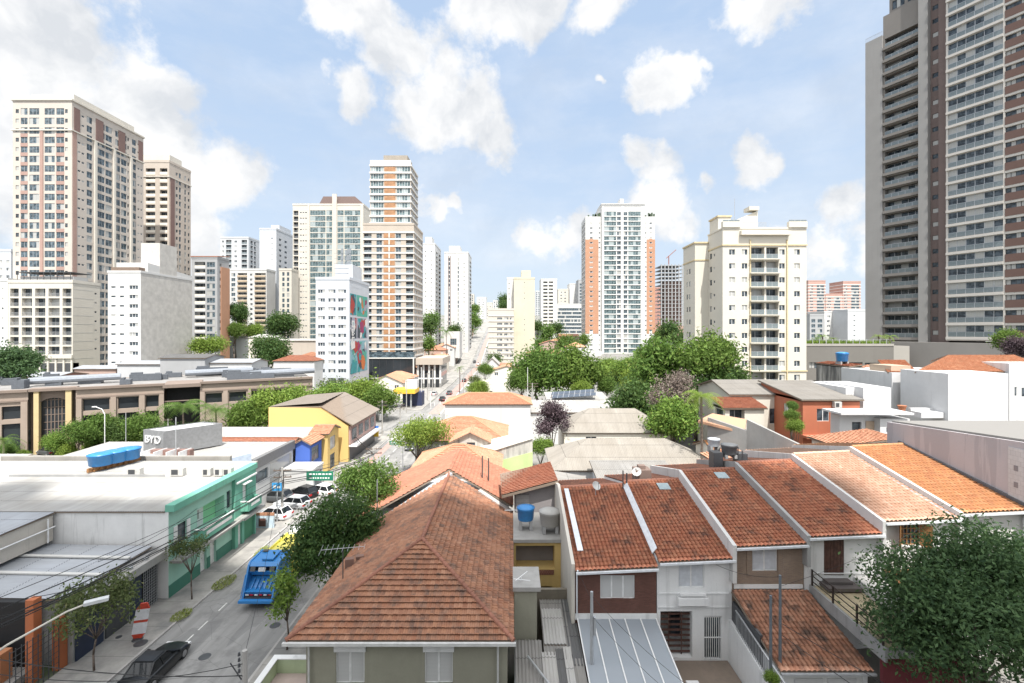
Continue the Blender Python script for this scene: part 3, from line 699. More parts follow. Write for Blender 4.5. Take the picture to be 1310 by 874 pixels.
for i, (x0, x1, ze, zr, rk) in enumerate(ROW):
    g0 = ground((x0+x1)/2, 27)-.5
    h = thing('terraced_house', LAB[i], 'house', ((x0+x1)/2, YF, max(g0, 0)), group='row of terraced houses'); HS.append(h)
    if i == 0: f = [(px2x(768), px2x(812), 22-(766-HY)/20.4, 22-(736-HY)/20.4, .12, 'blind')]
    if i == 1: f = [(px2x(868), px2x(901), 22-(752-HY)/20.4, 22-(718-HY)/20.4, .14, 'curt'), (9.3, 11.3, 1.6, 4.5, 2.2, 'd'), (px2x(901), px2x(923), 1.4, 4.2, .4, 'd')]
    if i == 2: f = [(px2x(962), px2x(995), 22-(731-HY)/20.4, 22-(702-HY)/20.4, .14, 'curt')]
    if i == 3: f = [(px2x(1054), px2x(1080), 6.75, 9.15, .10, None)]
    if i == 4: f = [(px2x(1150), px2x(1176), 22-(697-HY)/20.4, 22-(669-HY)/20.4, .12, None)]
    if i == 5: f = [(px2x(1233), px2x(1260), 22-(690-HY)/20.4, 22-(665-HY)/20.4, .12, 'blind')]
    wi = [q for q in f if q[5]]; 
    mbw = MB(); allw = []
    hl = openings(h, x0+.02, x1-.02, YF, YB, 'f', f, allw, [], None)
    facade(mbw, (x0+.02, YF), (1, 0), x1-x0-.04, g0, ze-.2, hl); mbw.face([(x0+.02, YF, ze-.2), (x1-.02, YF, ze-.2), (x1-.02, YF, ze+.05), (x0+.02, YF, ze-.16)])
    mbw.face([(x0+.02, YB, g0), (x1-.02, YB, g0), (x1-.02, YB, ze), (x0+.02, YB, ze)])
    for xx in (x0+.02, x1-.02): mbw.face([(xx, YF, g0), (xx, YB, g0), (xx, YB, ze-.05), (xx, YR, zr-.12), (xx, YF, ze-.05)])
    mbw.build('wall', [WALLS[i]], h)
    put_many(h, [q for q in allw if q[3]], lambda it: win_mesh(it[1], it[2], it[3]), 'window')
    rm = {'barrel': M_barrel, 'pale': M_barrel_pale, 'or': M_barrel_or}[rk]
    xa, xb = x0+.04, x1-.04; tl = TILT*(x1-x0)/2
    if i == 5: xb = x1-.1
    roof(h, [[(xa, YE, ze-tl), (xb, YE, ze+tl), (xb, YR, zr+tl), (xa, YR, zr-tl)], [(xb, YB+.4, ze+tl), (xa, YB+.4, ze-tl), (xa, YR, zr-tl), (xb, YR, zr+tl)]], 'barrel', rm, cap=(M_ridge if rk == 'barrel' else (plaster('pale_ridge', (.62, .42, .3), .3, .2) if rk == 'pale' else plaster('orange_ridge', (.5, .25, .12), .3, .2)), [((xa, YR, zr-tl), (xb, YR, zr+tl))]))
    mb = MB(); mb.slab([(x0+.05, YE-.16, ze-tl-.05), (x1-.03, YE-.16, ze+tl-.05), (x1-.03, YE-.02, ze+tl-.05), (x0+.05, YE-.02, ze-tl-.05)], .12); mb.build('gutter', [M_flash], h)
def yz(x0, x1, prof, zb):
    mb = MB(); n = len(prof); lo = [(y, zb if not callable(zb) else zb(y)) for y, z in prof]
    A_ = [(x0, y, z) for y, z in prof]; B_ = [(x1, y, z) for y, z in prof]; C_ = [(x0, y, z) for y, z in lo]; D_ = [(x1, y, z) for y, z in lo]
    for k in range(n-1):
        mb.face([A_[k], B_[k], B_[k+1], A_[k+1]]); mb.face([A_[k], A_[k+1], C_[k+1], C_[k]]); mb.face([B_[k+1], B_[k], D_[k], D_[k+1]])
    mb.face([A_[0], C_[0], D_[0], B_[0]]); mb.face([A_[-1], B_[-1], D_[-1], C_[-1]]); mb.face(C_+D_[::-1]); return mb
sl = lambda i, dz: [(YE-.05, ROW[i][2]+dz-.1), (YR, ROW[i][3]+dz-.1), (YB+.3, ROW[i][2]+dz-.1)]
M_party = plaster('cream_party_wall', (.60, .56, .49), .15, .25); M_party_w = plaster('white_party_wall', (.60, .59, .57), .15, .5); M_party_g = plaster('grey_party_wall', (.34, .34, .33), .25, .5)
yz(3.72, 3.93, [(YF-.1, 7.5), (YR, 9.55), (YB, 7.6)], 0).build('party_wall', [M_party], HS[0])
mb = MB(); mb.slab([(4.25, YE+1.5, 7.42+.42), (4.62, YE+1.5, 7.42+.42), (4.55, YR-.6, 9.45-.05), (4.2, YR-.6, 9.45-.05)], .05); mb.build('flashing', [M_flash], HS[0])
mb = MB(); mb.slab([(8.92, YE+.9, 7.95), (9.22, YE+.9, 8.3), (9.22, YR-.8, 9.98), (8.92, YR-.8, 9.62)], .06); mb.build('flashing', [M_flash], HS[1])
yz(13.62, 13.86, sl(2, .12), lambda y: 6.5).build('party_wall', [M_party_w], HS[2])
yz(18.2, 18.42, sl(3, .10), lambda y: 7.5).build('party_wall', [M_party_g], HS[3])
yz(22.85, 23.06, sl(4, .04), lambda y: 7.5).build('party_wall', [M_party_w], HS[4])
mb = MB(); mb.slab([(27.35, YE+.1, 10.55), (27.6, YE+.1, 10.55), (27.6, YR, 12.2), (27.35, YR, 12.2)], .06); mb.build('valley_gutter', [plain('blue_grey_metal', (.35, .42, .52), .4, .2)], HS[4])
yz(27.62, 27.84, sl(5, .05), lambda y: 8).build('party_wall', [M_party_w], HS[5])
# details of the fronts
M_wood = plain('dark_wood', (.085, .04, .03), .55, 0, .35, 4); M_wood_l = plain('varnished_wood', (.30, .15, .06), .5, 0, .3, 5)
h = HS[0]
mb = MB(); mb.box(3.95, 9.05, YF-.09, YF-.003, 4.02, 4.38); mb.build('canopy_beam', [M_white], h)
mb = MB(); mb.tube((4.05, YE-.05, 7.3), (4.05, YF-.12, 6.9), .05); mb.tube((4.05, YF-.12, 6.9), (4.05, YF-.12, 4.4), .05); mb.build('downpipe', [M_flash], h)
m_pc, nt_, b_ = base_mat('polycarbonate'); b_.inputs['Base Color'].default_value = (.42, .46, .50, 1); b_.inputs['Roughness'].default_value = .12; b_.inputs['Transmission Weight'].default_value = .35; b_.inputs['IOR'].default_value = 1.25
C = thing('glass_canopy', 'sloping grey polycarbonate canopy with white ribs before the dark brick house', 'canopy', (6.5, 25, 0))
cz = lambda y: 2.95+(y-21)*.135
mb = MB(); mb.slab([(4.1, 21, cz(21)), (9.0, 21, cz(21)), (9.0, YF-.1, cz(YF-.1)), (4.1, YF-.1, cz(YF-.1))], .02); mb.build('panel', [m_pc], C)
mb = MB()
for k in range(6):
    x = 4.1+k*.98; mb.slab([(x-.035, 21, cz(21)+.05), (x+.035, 21, cz(21)+.05), (x+.035, YF-.1, cz(YF-.1)+.05), (x-.035, YF-.1, cz(YF-.1)+.05)], .045)
mb.build('rib', [M_white], C)
mb = MB(); mb.box(4.0, 4.09, 21, YF-.1, 0, 3.0); mb.box(9.01, 9.1, 21, YF-.1, 0.5, 2.9); mb.build('side_wall', [M_white], C)
h = HS[1]
mb = MB(); mb.box(px2x(866), px2x(905), YF-.32, YF-.003, 5.0, 5.45); mb.box(px2x(869), px2x(902), YF-.22, YF-.004, 5.55, 5.7); mb.build('window_ledge', [M_white], h)
mb = MB(); mb.box(9.12, 13.6, YF-.06, YF-.003, 5.6, 5.68); mb.box(9.12, 13.6, YF-.06, YF-.004, 4.75, 4.82); mb.build('moulding', [M_white], h)
def bar_gate(root, x0, x1, y, z0, z1, mat, step=.13, name='gate'):
    mb = MB(); x = x0
    while x < x1: mb.box(x, x+.03, y, y+.03, z0, z1); x += step
    for z in (z0, (z0+z1)/2, z1-.05): mb.box(x0, x1+.03, y-.012, y+.042, z, z+.05)
    return mb.build(name, [mat], root)
bar_gate(h, px2x(901), px2x(923), YF+.05, 1.45, 4.15, M_frame_w)
mb = MB()
for k in range(8): mb.box(9.32, 11.28, YF+.35, YF+.4, 1.7+k*.34, 1.82+k*.34)
for x in (9.9, 10.7): mb.box(x, x+.06, YF+.3, YF+.345, 1.6, 4.4)
mb.build('grille', [M_wood], h)
mb = MB(); mb.box(9.2, 13.5, 21, YF-.01, ground(11, 27)-.3, 1.42); mb.build('front_yard', [plaster('brown_paving', (.24, .19, .15), .3, .4)], h)
mb = MB(); mb.box(10.0, 10.7, 26.2, 27.0, 1.43, 1.95); mb.build('plaster_lump', [M_white], h)
mb = MB(); mb.prism([(13.55, 20), (13.75, 20), (13.75, YF-.01), (13.55, YF-.01)], 0, [2.9, 2.9, 4.0, 4.0]); mb.build('garden_wall', [M_white], h)
Fn = thing('garden_fence', 'grey bar fence on the white wall beside the mossy carport', 'fence', (13.65, 24, 2.9))
mb = MB()
for y in np.arange(20.2, 28.6, .16): z = 2.9+(y-20)/9.4*1.1; mb.box(13.63, 13.66, y, y+.03, z, z+1.1)
mb.build('bar', [M_frame_a], Fn)
mb = MB(); mb.slab([(13.6, 20.2, 4.06), (13.69, 20.2, 4.06), (13.69, 28.6, 5.05), (13.6, 28.6, 5.05)], .05); mb.build('rail', [M_frame_a], Fn)
h = HS[2]
mb = MB(); mb.box(13.9, 18.2, YF-.06, YF-.004, 5.95, 6.2); mb.build('moulding', [M_white], h)
addbox0 = lambda a, b: (lambda q: (q.box(a, b, YF-.05, YF-.003, 6.7, 8.5), q.build('brick_pilaster', [M_brick_b], h)))(MB())
addbox0(px2x(955), px2x(962)-.003); addbox0(px2x(995)+.003, px2x(1002))
K = thing('carport', 'carport with sloping mossy clay-tile roof and white garage door', 'carport', (16, 25, 1))
roof(K, [[(13.85, 24.1, 4.55), (18.6, 24.1, 4.55), (18.5, YF-.1, 5.85), (13.7, YF-.1, 5.85)]], 'barrel', M_barrel_moss)
mb = MB(); mb.box(13.9, 14.15, 24.4, YF-.1, .5, 4.3); mb.box(18.25, 18.5, 24.4, YF-.1, .5, 4.3); mb.build('wall', [M_white], K)
mb = MB(); mb.box(14.15, 18.25, 24.45, 24.55, 1, 4.15); mb.build('garage_door', [plaster('garage_door_paint', (.62, .62, .6), .1, .2)], K)
mb = MB()
for x in (14.7, 16.45): mb.box(x, x+1.5, 24.42, 24.448, 3.5, 3.95)
mb.build('louvre', [MC_blind], K)
mb = MB(); mb.box(13.8, 18.65, 23.95, 24.08, 4.42, 4.52); mb.build('gutter', [M_frame_a], K)
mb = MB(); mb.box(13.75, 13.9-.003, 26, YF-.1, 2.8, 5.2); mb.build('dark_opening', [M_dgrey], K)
h = HS[3]
mb = MB(); x0, x1 = px2x(1054), px2x(1080)
for k in range(6): mb.box(x0+k*(x1-x0)/6+.01, x0+(k+1)*(x1-x0)/6-.01, YF+.03, YF+.09, 6.75, 9.15)
mb.box(x0, x1, YF+.085, YF+.098, 6.75, 9.15); mb.build('door', [M_wood], h)
mb = MB(); mb.box(x0-.3, x1+.5, YF-.9, YF-.003, 6.2, 6.4); mb.box(x0-.1, x1+.2, YF-.5, YF-.004, 6.403, 6.58); mb.build('step', [plain('dark_slate', (.12, .105, .10), .7)], h)
mb = MB(); mb.box(18.75, 22.8, YF-.05, YF-.003, 6.85, 6.92); mb.box(px2x(1034), px2x(1035), YF-.04, YF-.003, 6.93, 9.2); mb.build('moulding', [M_white], h)
m_tt = brick('beige_terrace_tiles', (.46, .39, .25), (.42, .35, .22), (.30, .26, .2), .4, .4)
TR = thing('terrace', 'beige tiled roof terrace with dark railing and maroon garage below', 'terrace', (21, 26, 1))
mb = MB(); mb.box(18.75, 22.9, 23.4, YF-.01, 5.7, 6.1); mb.box(18.62, 18.75-.002, 23.4, YF-.01, 5.5, 6.2); mb.build('slab', [M_party_g], TR)
mb = MB(); mb.face([(18.9, 23.6, 6.104), (22.85, 23.6, 6.104), (22.85, YF-.02, 6.104), (18.9, YF-.02, 6.104)])
b3, nb3, bb3 = base_mat('terrace_floor'); t3 = node(nb3, 'ShaderNodeTexCoord').outputs['Object']
bt3 = node(nb3, 'ShaderNodeTexBrick', {'offset': 0.0}, {'Vector': t3, 'Color1': (.50, .42, .27, 1), 'Color2': (.44, .37, .24, 1), 'Mortar': (.26, .22, .16, 1), 'Scale': 1.0, 'Mortar Size': .012, 'Brick Width': .4, 'Row Height': .4})
nb3.links.new(bt3.outputs[0], bb3.inputs['Base Color']); mb.build('floor', [b3], TR)
mb = MB(); mb.box(18.75, 22.9, 23.7, 23.9, 1.5, 5.69); mb.build('garage_wall', [plaster('maroon_paint', (.13, .02, .025), .2, .2)], TR)
mb = MB(); mb.box(21.4, 22.9, 25.5, YF-.02, 6.11, 6.7); mb.build('low_wall', [M_party_w], TR)
RL = MB()
for y in (23.6, 25.4, 27.3, 29.2): RL.box(18.67, 18.75, y, y+.08, 6.2, 7.2)
for z in (6.45, 6.8, 7.14): RL.box(18.69, 18.73, 23.68, 29.2, z, z+.05)
for x in (20.2, 21.6): RL.box(x, x+.08, 23.45, 23.53, 6.1, 7.2)
for z in (6.45, 6.8, 7.14): RL.box(18.76, 22.8, 23.47, 23.51, z, z+.05)
RL.build('railing', [plain('brown_black_iron', (.035, .025, .022), .5)], TR)
h = HS[4]; x0, x1 = px2x(1150), px2x(1176); z0, z1 = 22-(697-HY)/20.4, 22-(669-HY)/20.4
mb = MB(); 
for k in range(6): mb.box(x0+k*(x1-x0-.05)/5, x0+k*(x1-x0-.05)/5+.05, YF+.02, YF+.06, z0, z1)
for k in range(5): mb.box(x0, x1, YF+.015, YF+.065, z0+k*(z1-z0-.05)/4, z0+k*(z1-z0-.05)/4+.05)
wf = mb.build('window', [M_wood_l], h); mb = MB(); mb.face([(x0, YF+.09, z0), (x1, YF+.09, z0), (x1, YF+.09, z1), (x0, YF+.09, z1)]); mb.build('pane', [M_glass], wf)
for sx, xx in ((-1, x0), (1, x1)):
    mb = MB(); u = Vector((sx*.55, -.84)); mb.obox((xx+u.x*.32, YF-.03+u.y*.32), u, .64, .045, z0-.02, z1+.02); mb.build('shutter', [M_wood_l], h)
mb = MB(); mb.box(x0-.1, x1+.1, YF-.1, YF-.004, z0-.1, z0-.004); mb.build('sill', [M_frame_w], h)
PR = thing('porch_roof', 'small bright orange tiled porch roof below the wooden shutters', 'porch', (24.5, 28.5, 4))
roof(PR, [[(23.3, 27.6, 6.6), (26.2, 27.6, 6.6), (26.2, YF-.05, 7.15), (23.3, YF-.05, 7.15)]], 'barrel', M_barrel_or)
mb = MB(); mb.box(23.2, 23.35, 27.7, YF-.05, 3, 6.5); mb.build('post_wall', [M_wood], PR)
# the lilac side wall on the right
M_lilac = plaster('lilac_grey_wall', (.46, .43, .44), .10, .45, stain=(.30, .285, .30), scale=.35, sthr=(.48, .5))
L = thing('blank_wall_building', 'flat-roofed building with big blank lilac-grey side wall at the right edge', 'building', (38, 33, 3))
mb = MB(); mb.prism([(32.15, 22), (46, 22), (46, 40.2), (32.15, 40.2)], 2, [15.6, 15.6, 14.3, 14.3]); mb.build('wall', [M_lilac], L)
mb = MB(); mb.slab([(32.4, 22.2, 15.75), (46, 22.2, 15.75), (46, 40, 14.45), (32.4, 40, 14.45)], .12); mb.build('roof', [sheetmetal('dusty_roof', (.50, .48, .45), .85, .4)], L)
mb = MB(); mb.slab([(32.0, YE, 11.25), (32.146, YE, 11.25), (32.146, YR+.5, 13.0), (32.0, YR+.5, 13.0)], .35); mb.build('flashing', [plain('tar_flashing', (.12, .12, .125), .7)], L)
mb = MB(); mb.box(32.10, 32.147, 28.2, 30.35, 9, 14.6, 0)
for k in range(4): mb.box(32.09, 32.099, 29.75, 30.0, 10.0+k*1.05, 10.35+k*1.05, 1)
mb.build('tile_strip', [brick('white_wall_tiles', (.60, .58, .57), (.56, .54, .53), (.42, .41, .40), .3, .3), plain('grey_tile', (.22, .21, .22), .5)], L)
mb = MB(); mb.tube((31.9, YE, 10.9), (31.9, YF-.2, 10.4), .06); mb.tube((31.9, YF-.2, 10.4), (31.9, YF-.2, 4), .06); mb.build('downpipe', [M_flash], HS[5])
# roof furniture on the row
def dish(pos, label, r=.42, rot=0):
    d = thing('satellite_dish', label, 'satellite dish', pos); x, y, z = pos
    mb = MB(); mb.tube((x, y, z), (x, y, z+.7), .03); mb.build('mast', [M_steel], d)
    q = Vector((math.sin(rot)*.8, -math.cos(rot)*.8, .6)).to_track_quat('Z', 'Y'); mb = MB(); i = 0; rings = [(0.02, 0), (r*.5, .03), (r, .13)]; pts = []
    for (rr_, zz) in rings: pts.append([q @ Vector((rr_*math.cos(k*math.pi/8), rr_*math.sin(k*math.pi/8), zz))+Vector((x, y, z+.75)) for k in range(16)])
    for j in range(2):
        for k in range(16): mb.face([pts[j][k], pts[j][(k+1) % 16], pts[j+1][(k+1) % 16], pts[j+1][k]])
    mb.build('reflector', [plain('dish_paint', (.52, .52, .50), .5)], d)
    mb = MB(); f_ = q @ Vector((0, 0, .5))+Vector((x, y, z+.75)); mb.tube(q @ Vector((0, -r, .13))+Vector((x, y, z+.75)), f_, .015); mb.tube(f_, f_+Vector((0, 0, .1)), .04); mb.build('receiver', [M_dgrey], d)
p = P(762, 628, 37); dish((p.x, p.y, 9.1), 'satellite dish near the ridge of the dark brick house roof', .36, .5)
p = P(815, 592, 39); dish((p.x, p.y, 9.6), 'satellite dish standing behind the row ridge near the dark brick chimney', .38, -.5)
for k, (xx, i) in enumerate(((11.6, 1), (16.2, 2))):
    ze, zr = ROW[i][2], ROW[i][3]; y0, y1 = YR-1.6, YR-.7; zz = lambda y: ze+(zr-ze)*(y-YE)/(YR-YE)+.17
    mb = MB(); mb.slab([(xx, y0, zz(y0)), (xx+.9, y0, zz(y0)), (xx+.9, y1, zz(y1)), (xx, y1, zz(y1))], .05); mb.build('skylight', [plain('skylight_glass', (.30, .36, .37), .2)], HS[i])
mb = MB(); mb.box(10.3, 11.6, 39.0, 40.2, 8.6, 10.5); mb.box(10.6, 11.2, 39.3, 39.8, 10.5, 10.8); mb.build('chimney', [plaster('sooty_brick', (.17, .12, .10), .4, .5)], HS[1])
mb = MB(); p = P(797, 600, 37.6); mb.tube((p.x, p.y, 9), (p.x, p.y, 10.9), .05); mb.tube((p.x+.3, p.y, 9), (p.x+.3, p.y, 10.7), .06); mb.build('vent_pipe', [M_dgrey], HS[0])
# tank stand behind house four
R4 = thing('tank_stand', 'cluster of dark pipes and blocks holding tanks behind the terraced ridge', 'tank stand', (18, 40, 10.5))
mb = MB(); mb.box(17.2, 18.0, 40, 41, 9, 11.7); mb.box(19.3, 20.1, 40, 41, 9, 11.6); mb.build('block', [M_dgrey], R4)
mb = MB(); mb.tube((18.7, 38.8, 11), (18.7, 38.8, 12.5), .05); mb.tube((19.05, 38.8, 11), (19.05, 38.8, 12.2), .05); mb.build('vent_pipe', [M_dgrey], R4)
tank((18.7, 40.4, 11.2), .65, .9, plain('dark_tank', (.12, .125, .13), .5), 'dark round water tank on blocks behind the terraced house ridge', base=.3)
tank((17.9, 41.6, 11.3), .5, .7, plain('pale_tank', (.5, .53, .56), .5), 'small pale water tank behind the dark round one', base=.6)
# ================================================================ towers and tall blocks
def cols_front(cols, s): return [((p0-CX)/s, (p1-CX)/s, k) for p0, p1, k in cols]
def cols_side(cols, X): return [tuple(sorted((F*X/(p0-CX), F*X/(p1-CX))))+(k,) for p0, p1, k in cols]
def tower(name, label, s, xl, xr, yt, depth, wall, front=(), side=(), fh=3.0, zb=0.0, zs=None, zt_w=None, rail='glass', cat='tower', par=1.0, group=None, xfar=None, pil=(), sidepil=(), band=None, first=0.6):
    """front plane at scale s (pixels per metre), photo columns xl..xr, top at yt; the visible side runs back to xfar (photo px) or depth metres"""
    X0, X1, Y0, z1 = (xl-CX)/s, (xr-CX)/s, F/s, CZ+(HY-yt)/s
    XS = X1 if X1 < 0 else X0
    if xfar is not None: depth = F*XS/(xfar-CX)-Y0
    Y1 = Y0+depth; z0 = zb-3
    t = thing(name, label, cat, ((X0+X1)/2, Y0, zb), group=group)
    zs = zb+first if zs is None else zs; zt = (z1-.5) if zt_w is None else zt_w; nf = int((zt-zs)/fh+.01); sc_ = fh/3.0
    ff, ss = [], []
    for lst, cols, lo, hi in ((ff, cols_front(front, s), X0, X1), (ss, cols_side(side, XS), Y0, Y1)):
        for (a0, a1, k) in cols:
            if k[0] == '|': continue
            v0, v1, d = KIND[k]
            a0, a1 = max(lo+.15, a0), min(hi-.15, a1)
            if a1-a0 < .25: continue
            for i in range(nf): lst.append((a0, a1, zs+i*fh+v0*sc_, zs+i*fh+v1*sc_, d, k))
    wins, rails = [], []
    block(t, X0, X1, Y0, Y1, z0, z1, wall, f=ff, r=ss if X1 < 0 else (), l=ss if X1 >= 0 else (), rail=rail, wins=wins, rails=rails)
    finish_openings(t, wins, rails)
    if par: parapet(t, X0-.12, X1+.12, Y0-.12, Y1+.12, z1+.004, par, .35, wall)
    for (p0, p1, mt, pr, za, zb_) in pil:
        a0, a1 = (p0-CX)/s, (p1-CX)/s
        mb = MB(); mb.box(a0, a1, Y0-pr, Y0-.004, za if za is not None else z0, zb_ if zb_ is not None else z1-.1); mb.build('pilaster', [mt], t)
    for (p0, p1, mt, pr, za, zb_) in sidepil:
        a0, a1 = sorted((F*XS/(p0-CX), F*XS/(p1-CX)))
        mb = MB(); za = za if za is not None else z0; zb_ = zb_ if zb_ is not None else z1-.1
        if X1 < 0: mb.box(X1+.004, X1+pr, a0, a1, za, zb_)
        else: mb.box(X0-pr, X0-.004, a0, a1, za, zb_)
        mb.build('pilaster', [mt], t)
    if band:
        bm_, bh, pr = band; me = MB(); me.box(X0-pr, X1+pr, Y0-pr, Y0-.004, 0, bh); me.box((X1+.004) if X1 < 0 else X0-pr, (X1+pr) if X1 < 0 else X0-.004, Y0-.003, Y1, 0, bh)
        me = me.mesh('floor_band', [bm_], LOC[t.name]*1)
        for i in range(nf+1):
            z = zs+i*fh-bh*.5
            if z+bh > z1: break
            place('floor_band', me, t, (LOC[t.name].x, LOC[t.name].y, z+LOC[t.name].z-0), 0).location.z = z
    t['_box'] = [X0, X1, Y0, Y1, z1, zs, nf]
    return t
def addbox(t, x0, x1, y0, y1, z0, z1, mat, name):
    mb = MB(); mb.box(x0, x1, y0, y1, z0, z1); return mb.build(name, [mat], t)
B_ = lambda t: list(t['_box'])[:6]+[int(t['_box'][6])]
M_beige = plaster('beige_facade', (.48, .42, .36), .10, .12, scale=.4); M_pinkbr = plaster('pink_brown_panel', (.38, .25, .21), .10, .1, scale=.4); M_brn = plaster('brown_panel', (.19, .12, .105), .12, .1, scale=.4)
M_ivory = plaster('ivory_facade', (.58, .545, .48), .08, .12, scale=.4); M_wht = plaster('white_facade', (.60, .595, .58), .08, .2, scale=.4); M_wht2 = plaster('bluish_white_facade', (.53, .555, .59), .06, .12, scale=.4)
M_gry = plaster('grey_facade', (.36, .365, .37), .10, .15, scale=.4); M_lgry = plaster('light_grey_facade', (.52, .53, .54), .08, .15, scale=.4); M_org = plaster('orange_brick_facade', (.45, .245, .155), .12, .1, scale=.4)
M_yslab = plaster('pale_yellow_facade', (.57, .535, .42), .08, .15, scale=.4); M_red_b = plaster('dull_red_brick_facade', (.40, .22, .18), .12, .12, scale=.4)
M_stripe = plain('white_band', (.60, .59, .565), .7, 0, .05)
# --- tall brown and cream tower on the left
M_t1 = plaster('warm_ivory_facade', (.52, .465, .41), .08, .12, scale=.4)
t = tower('apartment_tower', 'tall brown and cream tower rising behind the grid-fronted hotel on the left', 3.9, 16.5, 92, 130, 0, M_t1, xfar=183.5, fh=3.12, zb=8,
  front=[(20, 24.2, 'd'), (26.5, 35.2, 'W'), (37.5, 50.2, 'W'), (57, 70, 'W'), (72, 82, 'W'), (83.2, 86.6, 'd')],
  side=[(99.5, 103, 's'), (104.5, 107.8, 's'), (111, 118, 'W'), (123.8, 134, 'W'), (135, 143.5, 'W'), (147.5, 153.8, 'W'), (155, 162, 'W'), (163, 165, 'd'), (169, 174, 'W'), (176, 178.5, 's'), (180, 182, 's')], rail=None)
b = B_(t); zt = b[4]
PB = lambda p0, p1, m, pr=.12, za=None, zb_=None: (p0, p1, m, pr, za, zb_)
for (p0, p1) in ((51.8, 55.6),):
    addbox(t, (p0-CX)/3.9, (p1-CX)/3.9, b[2]-.25, b[2]-.004, 8, zt-9, M_pinkbr, 'pilaster')
for (p0, p1) in ((26.3, 35.4), (71.8, 82.2)):   # brown spandrels under two of the window columns
    me = MB(); me.box((p0-CX)/3.9, (p1-CX)/3.9, b[2]-.06, b[2]-.004, 0, 1.15)
    me = me.mesh('spandrel', [M_pinkbr], LOC[t.name])
    for i in range(b[6]-2): place('spandrel', me, t, LOC[t.name], 0).location.z = b[5]+i*3.12-.6
X1 = b[1]; sy = lambda px: F*X1/(px-CX)
for (p0, p1, m_, pr) in ((93, 98, M_pinkbr, .1), (120, 123, M_ivory, .5), (144.5, 147, M_ivory, .5), (166, 168.3, M_ivory, .5)): addbox(t, X1+.004, X1+pr, sy(p0), sy(p1), 8, zt-9.5, m_, 'pilaster')
for (p0, p1) in ((94.5, 102), (122.5, 132), (151.5, 160), (177, 182.5)): addbox(t, X1+.004, X1+.15, sy(p0), sy(p1), zt-9.3, zt-1.5, M_brn, 'brown_panel')
addbox(t, b[0]-.35, b[1]+.35, b[2]-.35, b[3]+.3, zt-9.6, zt-9.2, M_ivory, 'cornice'); addbox(t, b[0]-.4, b[1]+.4, b[2]-.4, b[3]+.4, zt+.3, zt+.75, M_ivory, 'cornice')
addbox(t, b[0]+4, b[1]-1.2, b[2]+2, b[3]-3, zt+.76, zt+3.4, M_ivory, 'penthouse')
# --- second brown tower
t = tower('apartment_tower', 'narrower brown and cream tower with curved balconies half hidden behind the tall one', 3.0, 168, 216.5, 208, 0, M_beige, xfar=244, fh=3.1, zb=8,
  front=[(186.5, 198.5, 'b'), (204.5, 214, 'b')], side=[(225, 227.5, 'd'), (229, 231.5, 'W'), (236, 238, 'W'), (240.5, 242.5, 'd')], rail='solid')
b = B_(t); X1 = b[1]; addbox(t, X1+.004, X1+.2, sy(218), sy(223), 8, b[4]-6, M_brn, 'pilaster'); addbox(t, (187-CX)/3, (199-CX)/3, b[2]-.05, b[2]-.003, b[4]-100, b[4]-98, M_brn, 'pilaster')
addbox(t, b[0]+1, b[1]-2, b[2]+3, b[3]-3, b[4]+.9, b[4]+4.4, M_ivory, 'penthouse'); addbox(t, b[0]-.3, b[1]+.3, b[2]-.3, b[3]+.3, b[4]-6.2, b[4]-5.8, M_ivory, 'cornice')
# --- hotel with gridded balconies
t = tower('hotel', 'low hotel with a grid of square balconies and blank cream side wall on the left', 4.3, 10.5, 93, 362, 9, M_ivory, xfar=128, fh=2.88, zb=9, zs=15.2, zt_w=36.2, rail='bars', cat='hotel',
  front=[(13, 24, 'b'), (27.8, 41, 'b'), (44.8, 58, 'b'), (62, 76.3, 'b'), (80, 91.5, 'b')], side=[(121, 124, 's')], par=.9)
b = B_(t); mb = MB()
for k in range(9): mb.box(b[1]+.004, b[1]+.03, b[2]+.2, b[3]-2.5, 14+k*2.6, 14.05+k*2.6)
mb.build('panel_joint', [M_lgry], t)
mb = MB(); mb.box(b[0], b[1], b[2]-.02, b[2]+2, 9, 12.8); mb.build('dark_ground_floor', [M_dgrey], t)
for i in range(9): addbox(t, b[0]+i*2.35, b[0]+i*2.35+.5, b[2]-.3, b[2]-.024, 9, 14.8, M_ivory, 'column')
addbox(t, b[0]-.2, b[1]+.2, b[2]-.6, b[2]-.02, 14.2, 15.2, M_ivory, 'ledge')
mb = MB(); mb.box(b[0]+1, b[1]-2, b[2]+1.5, b[3]-1, b[4]+3.3, b[4]+3.5, 1)
for i in range(9): mb.box(b[0]+1+i*2, b[0]+1.12+i*2, b[2]+1.5, b[2]+1.62, b[4], b[4]+3.298, 1)
mb.box(b[0]+1, b[1]-2, b[2]+2.5, b[3]-2, b[4]+.1, b[4]+2.2, 0); mb.build('rooftop_pavilion', [M_gry, M_dgrey], t)
t = tower('apartment_building', 'plain white block at the left frame edge beside the gridded hotel', 4.2, -60, 10, 360, 12, M_wht, front=[(2, 4.5, 's')], fh=3.0, zb=9, rail=None, cat='building')
t = tower('apartment_building', 'distant pale block behind the hotel at the left frame edge', 3.2, -50, 14, 322, 16, M_wht2, front=[(-2, 3, 'w'), (8, 12, 'w')], fh=3.0, zb=9, rail=None, cat='building')
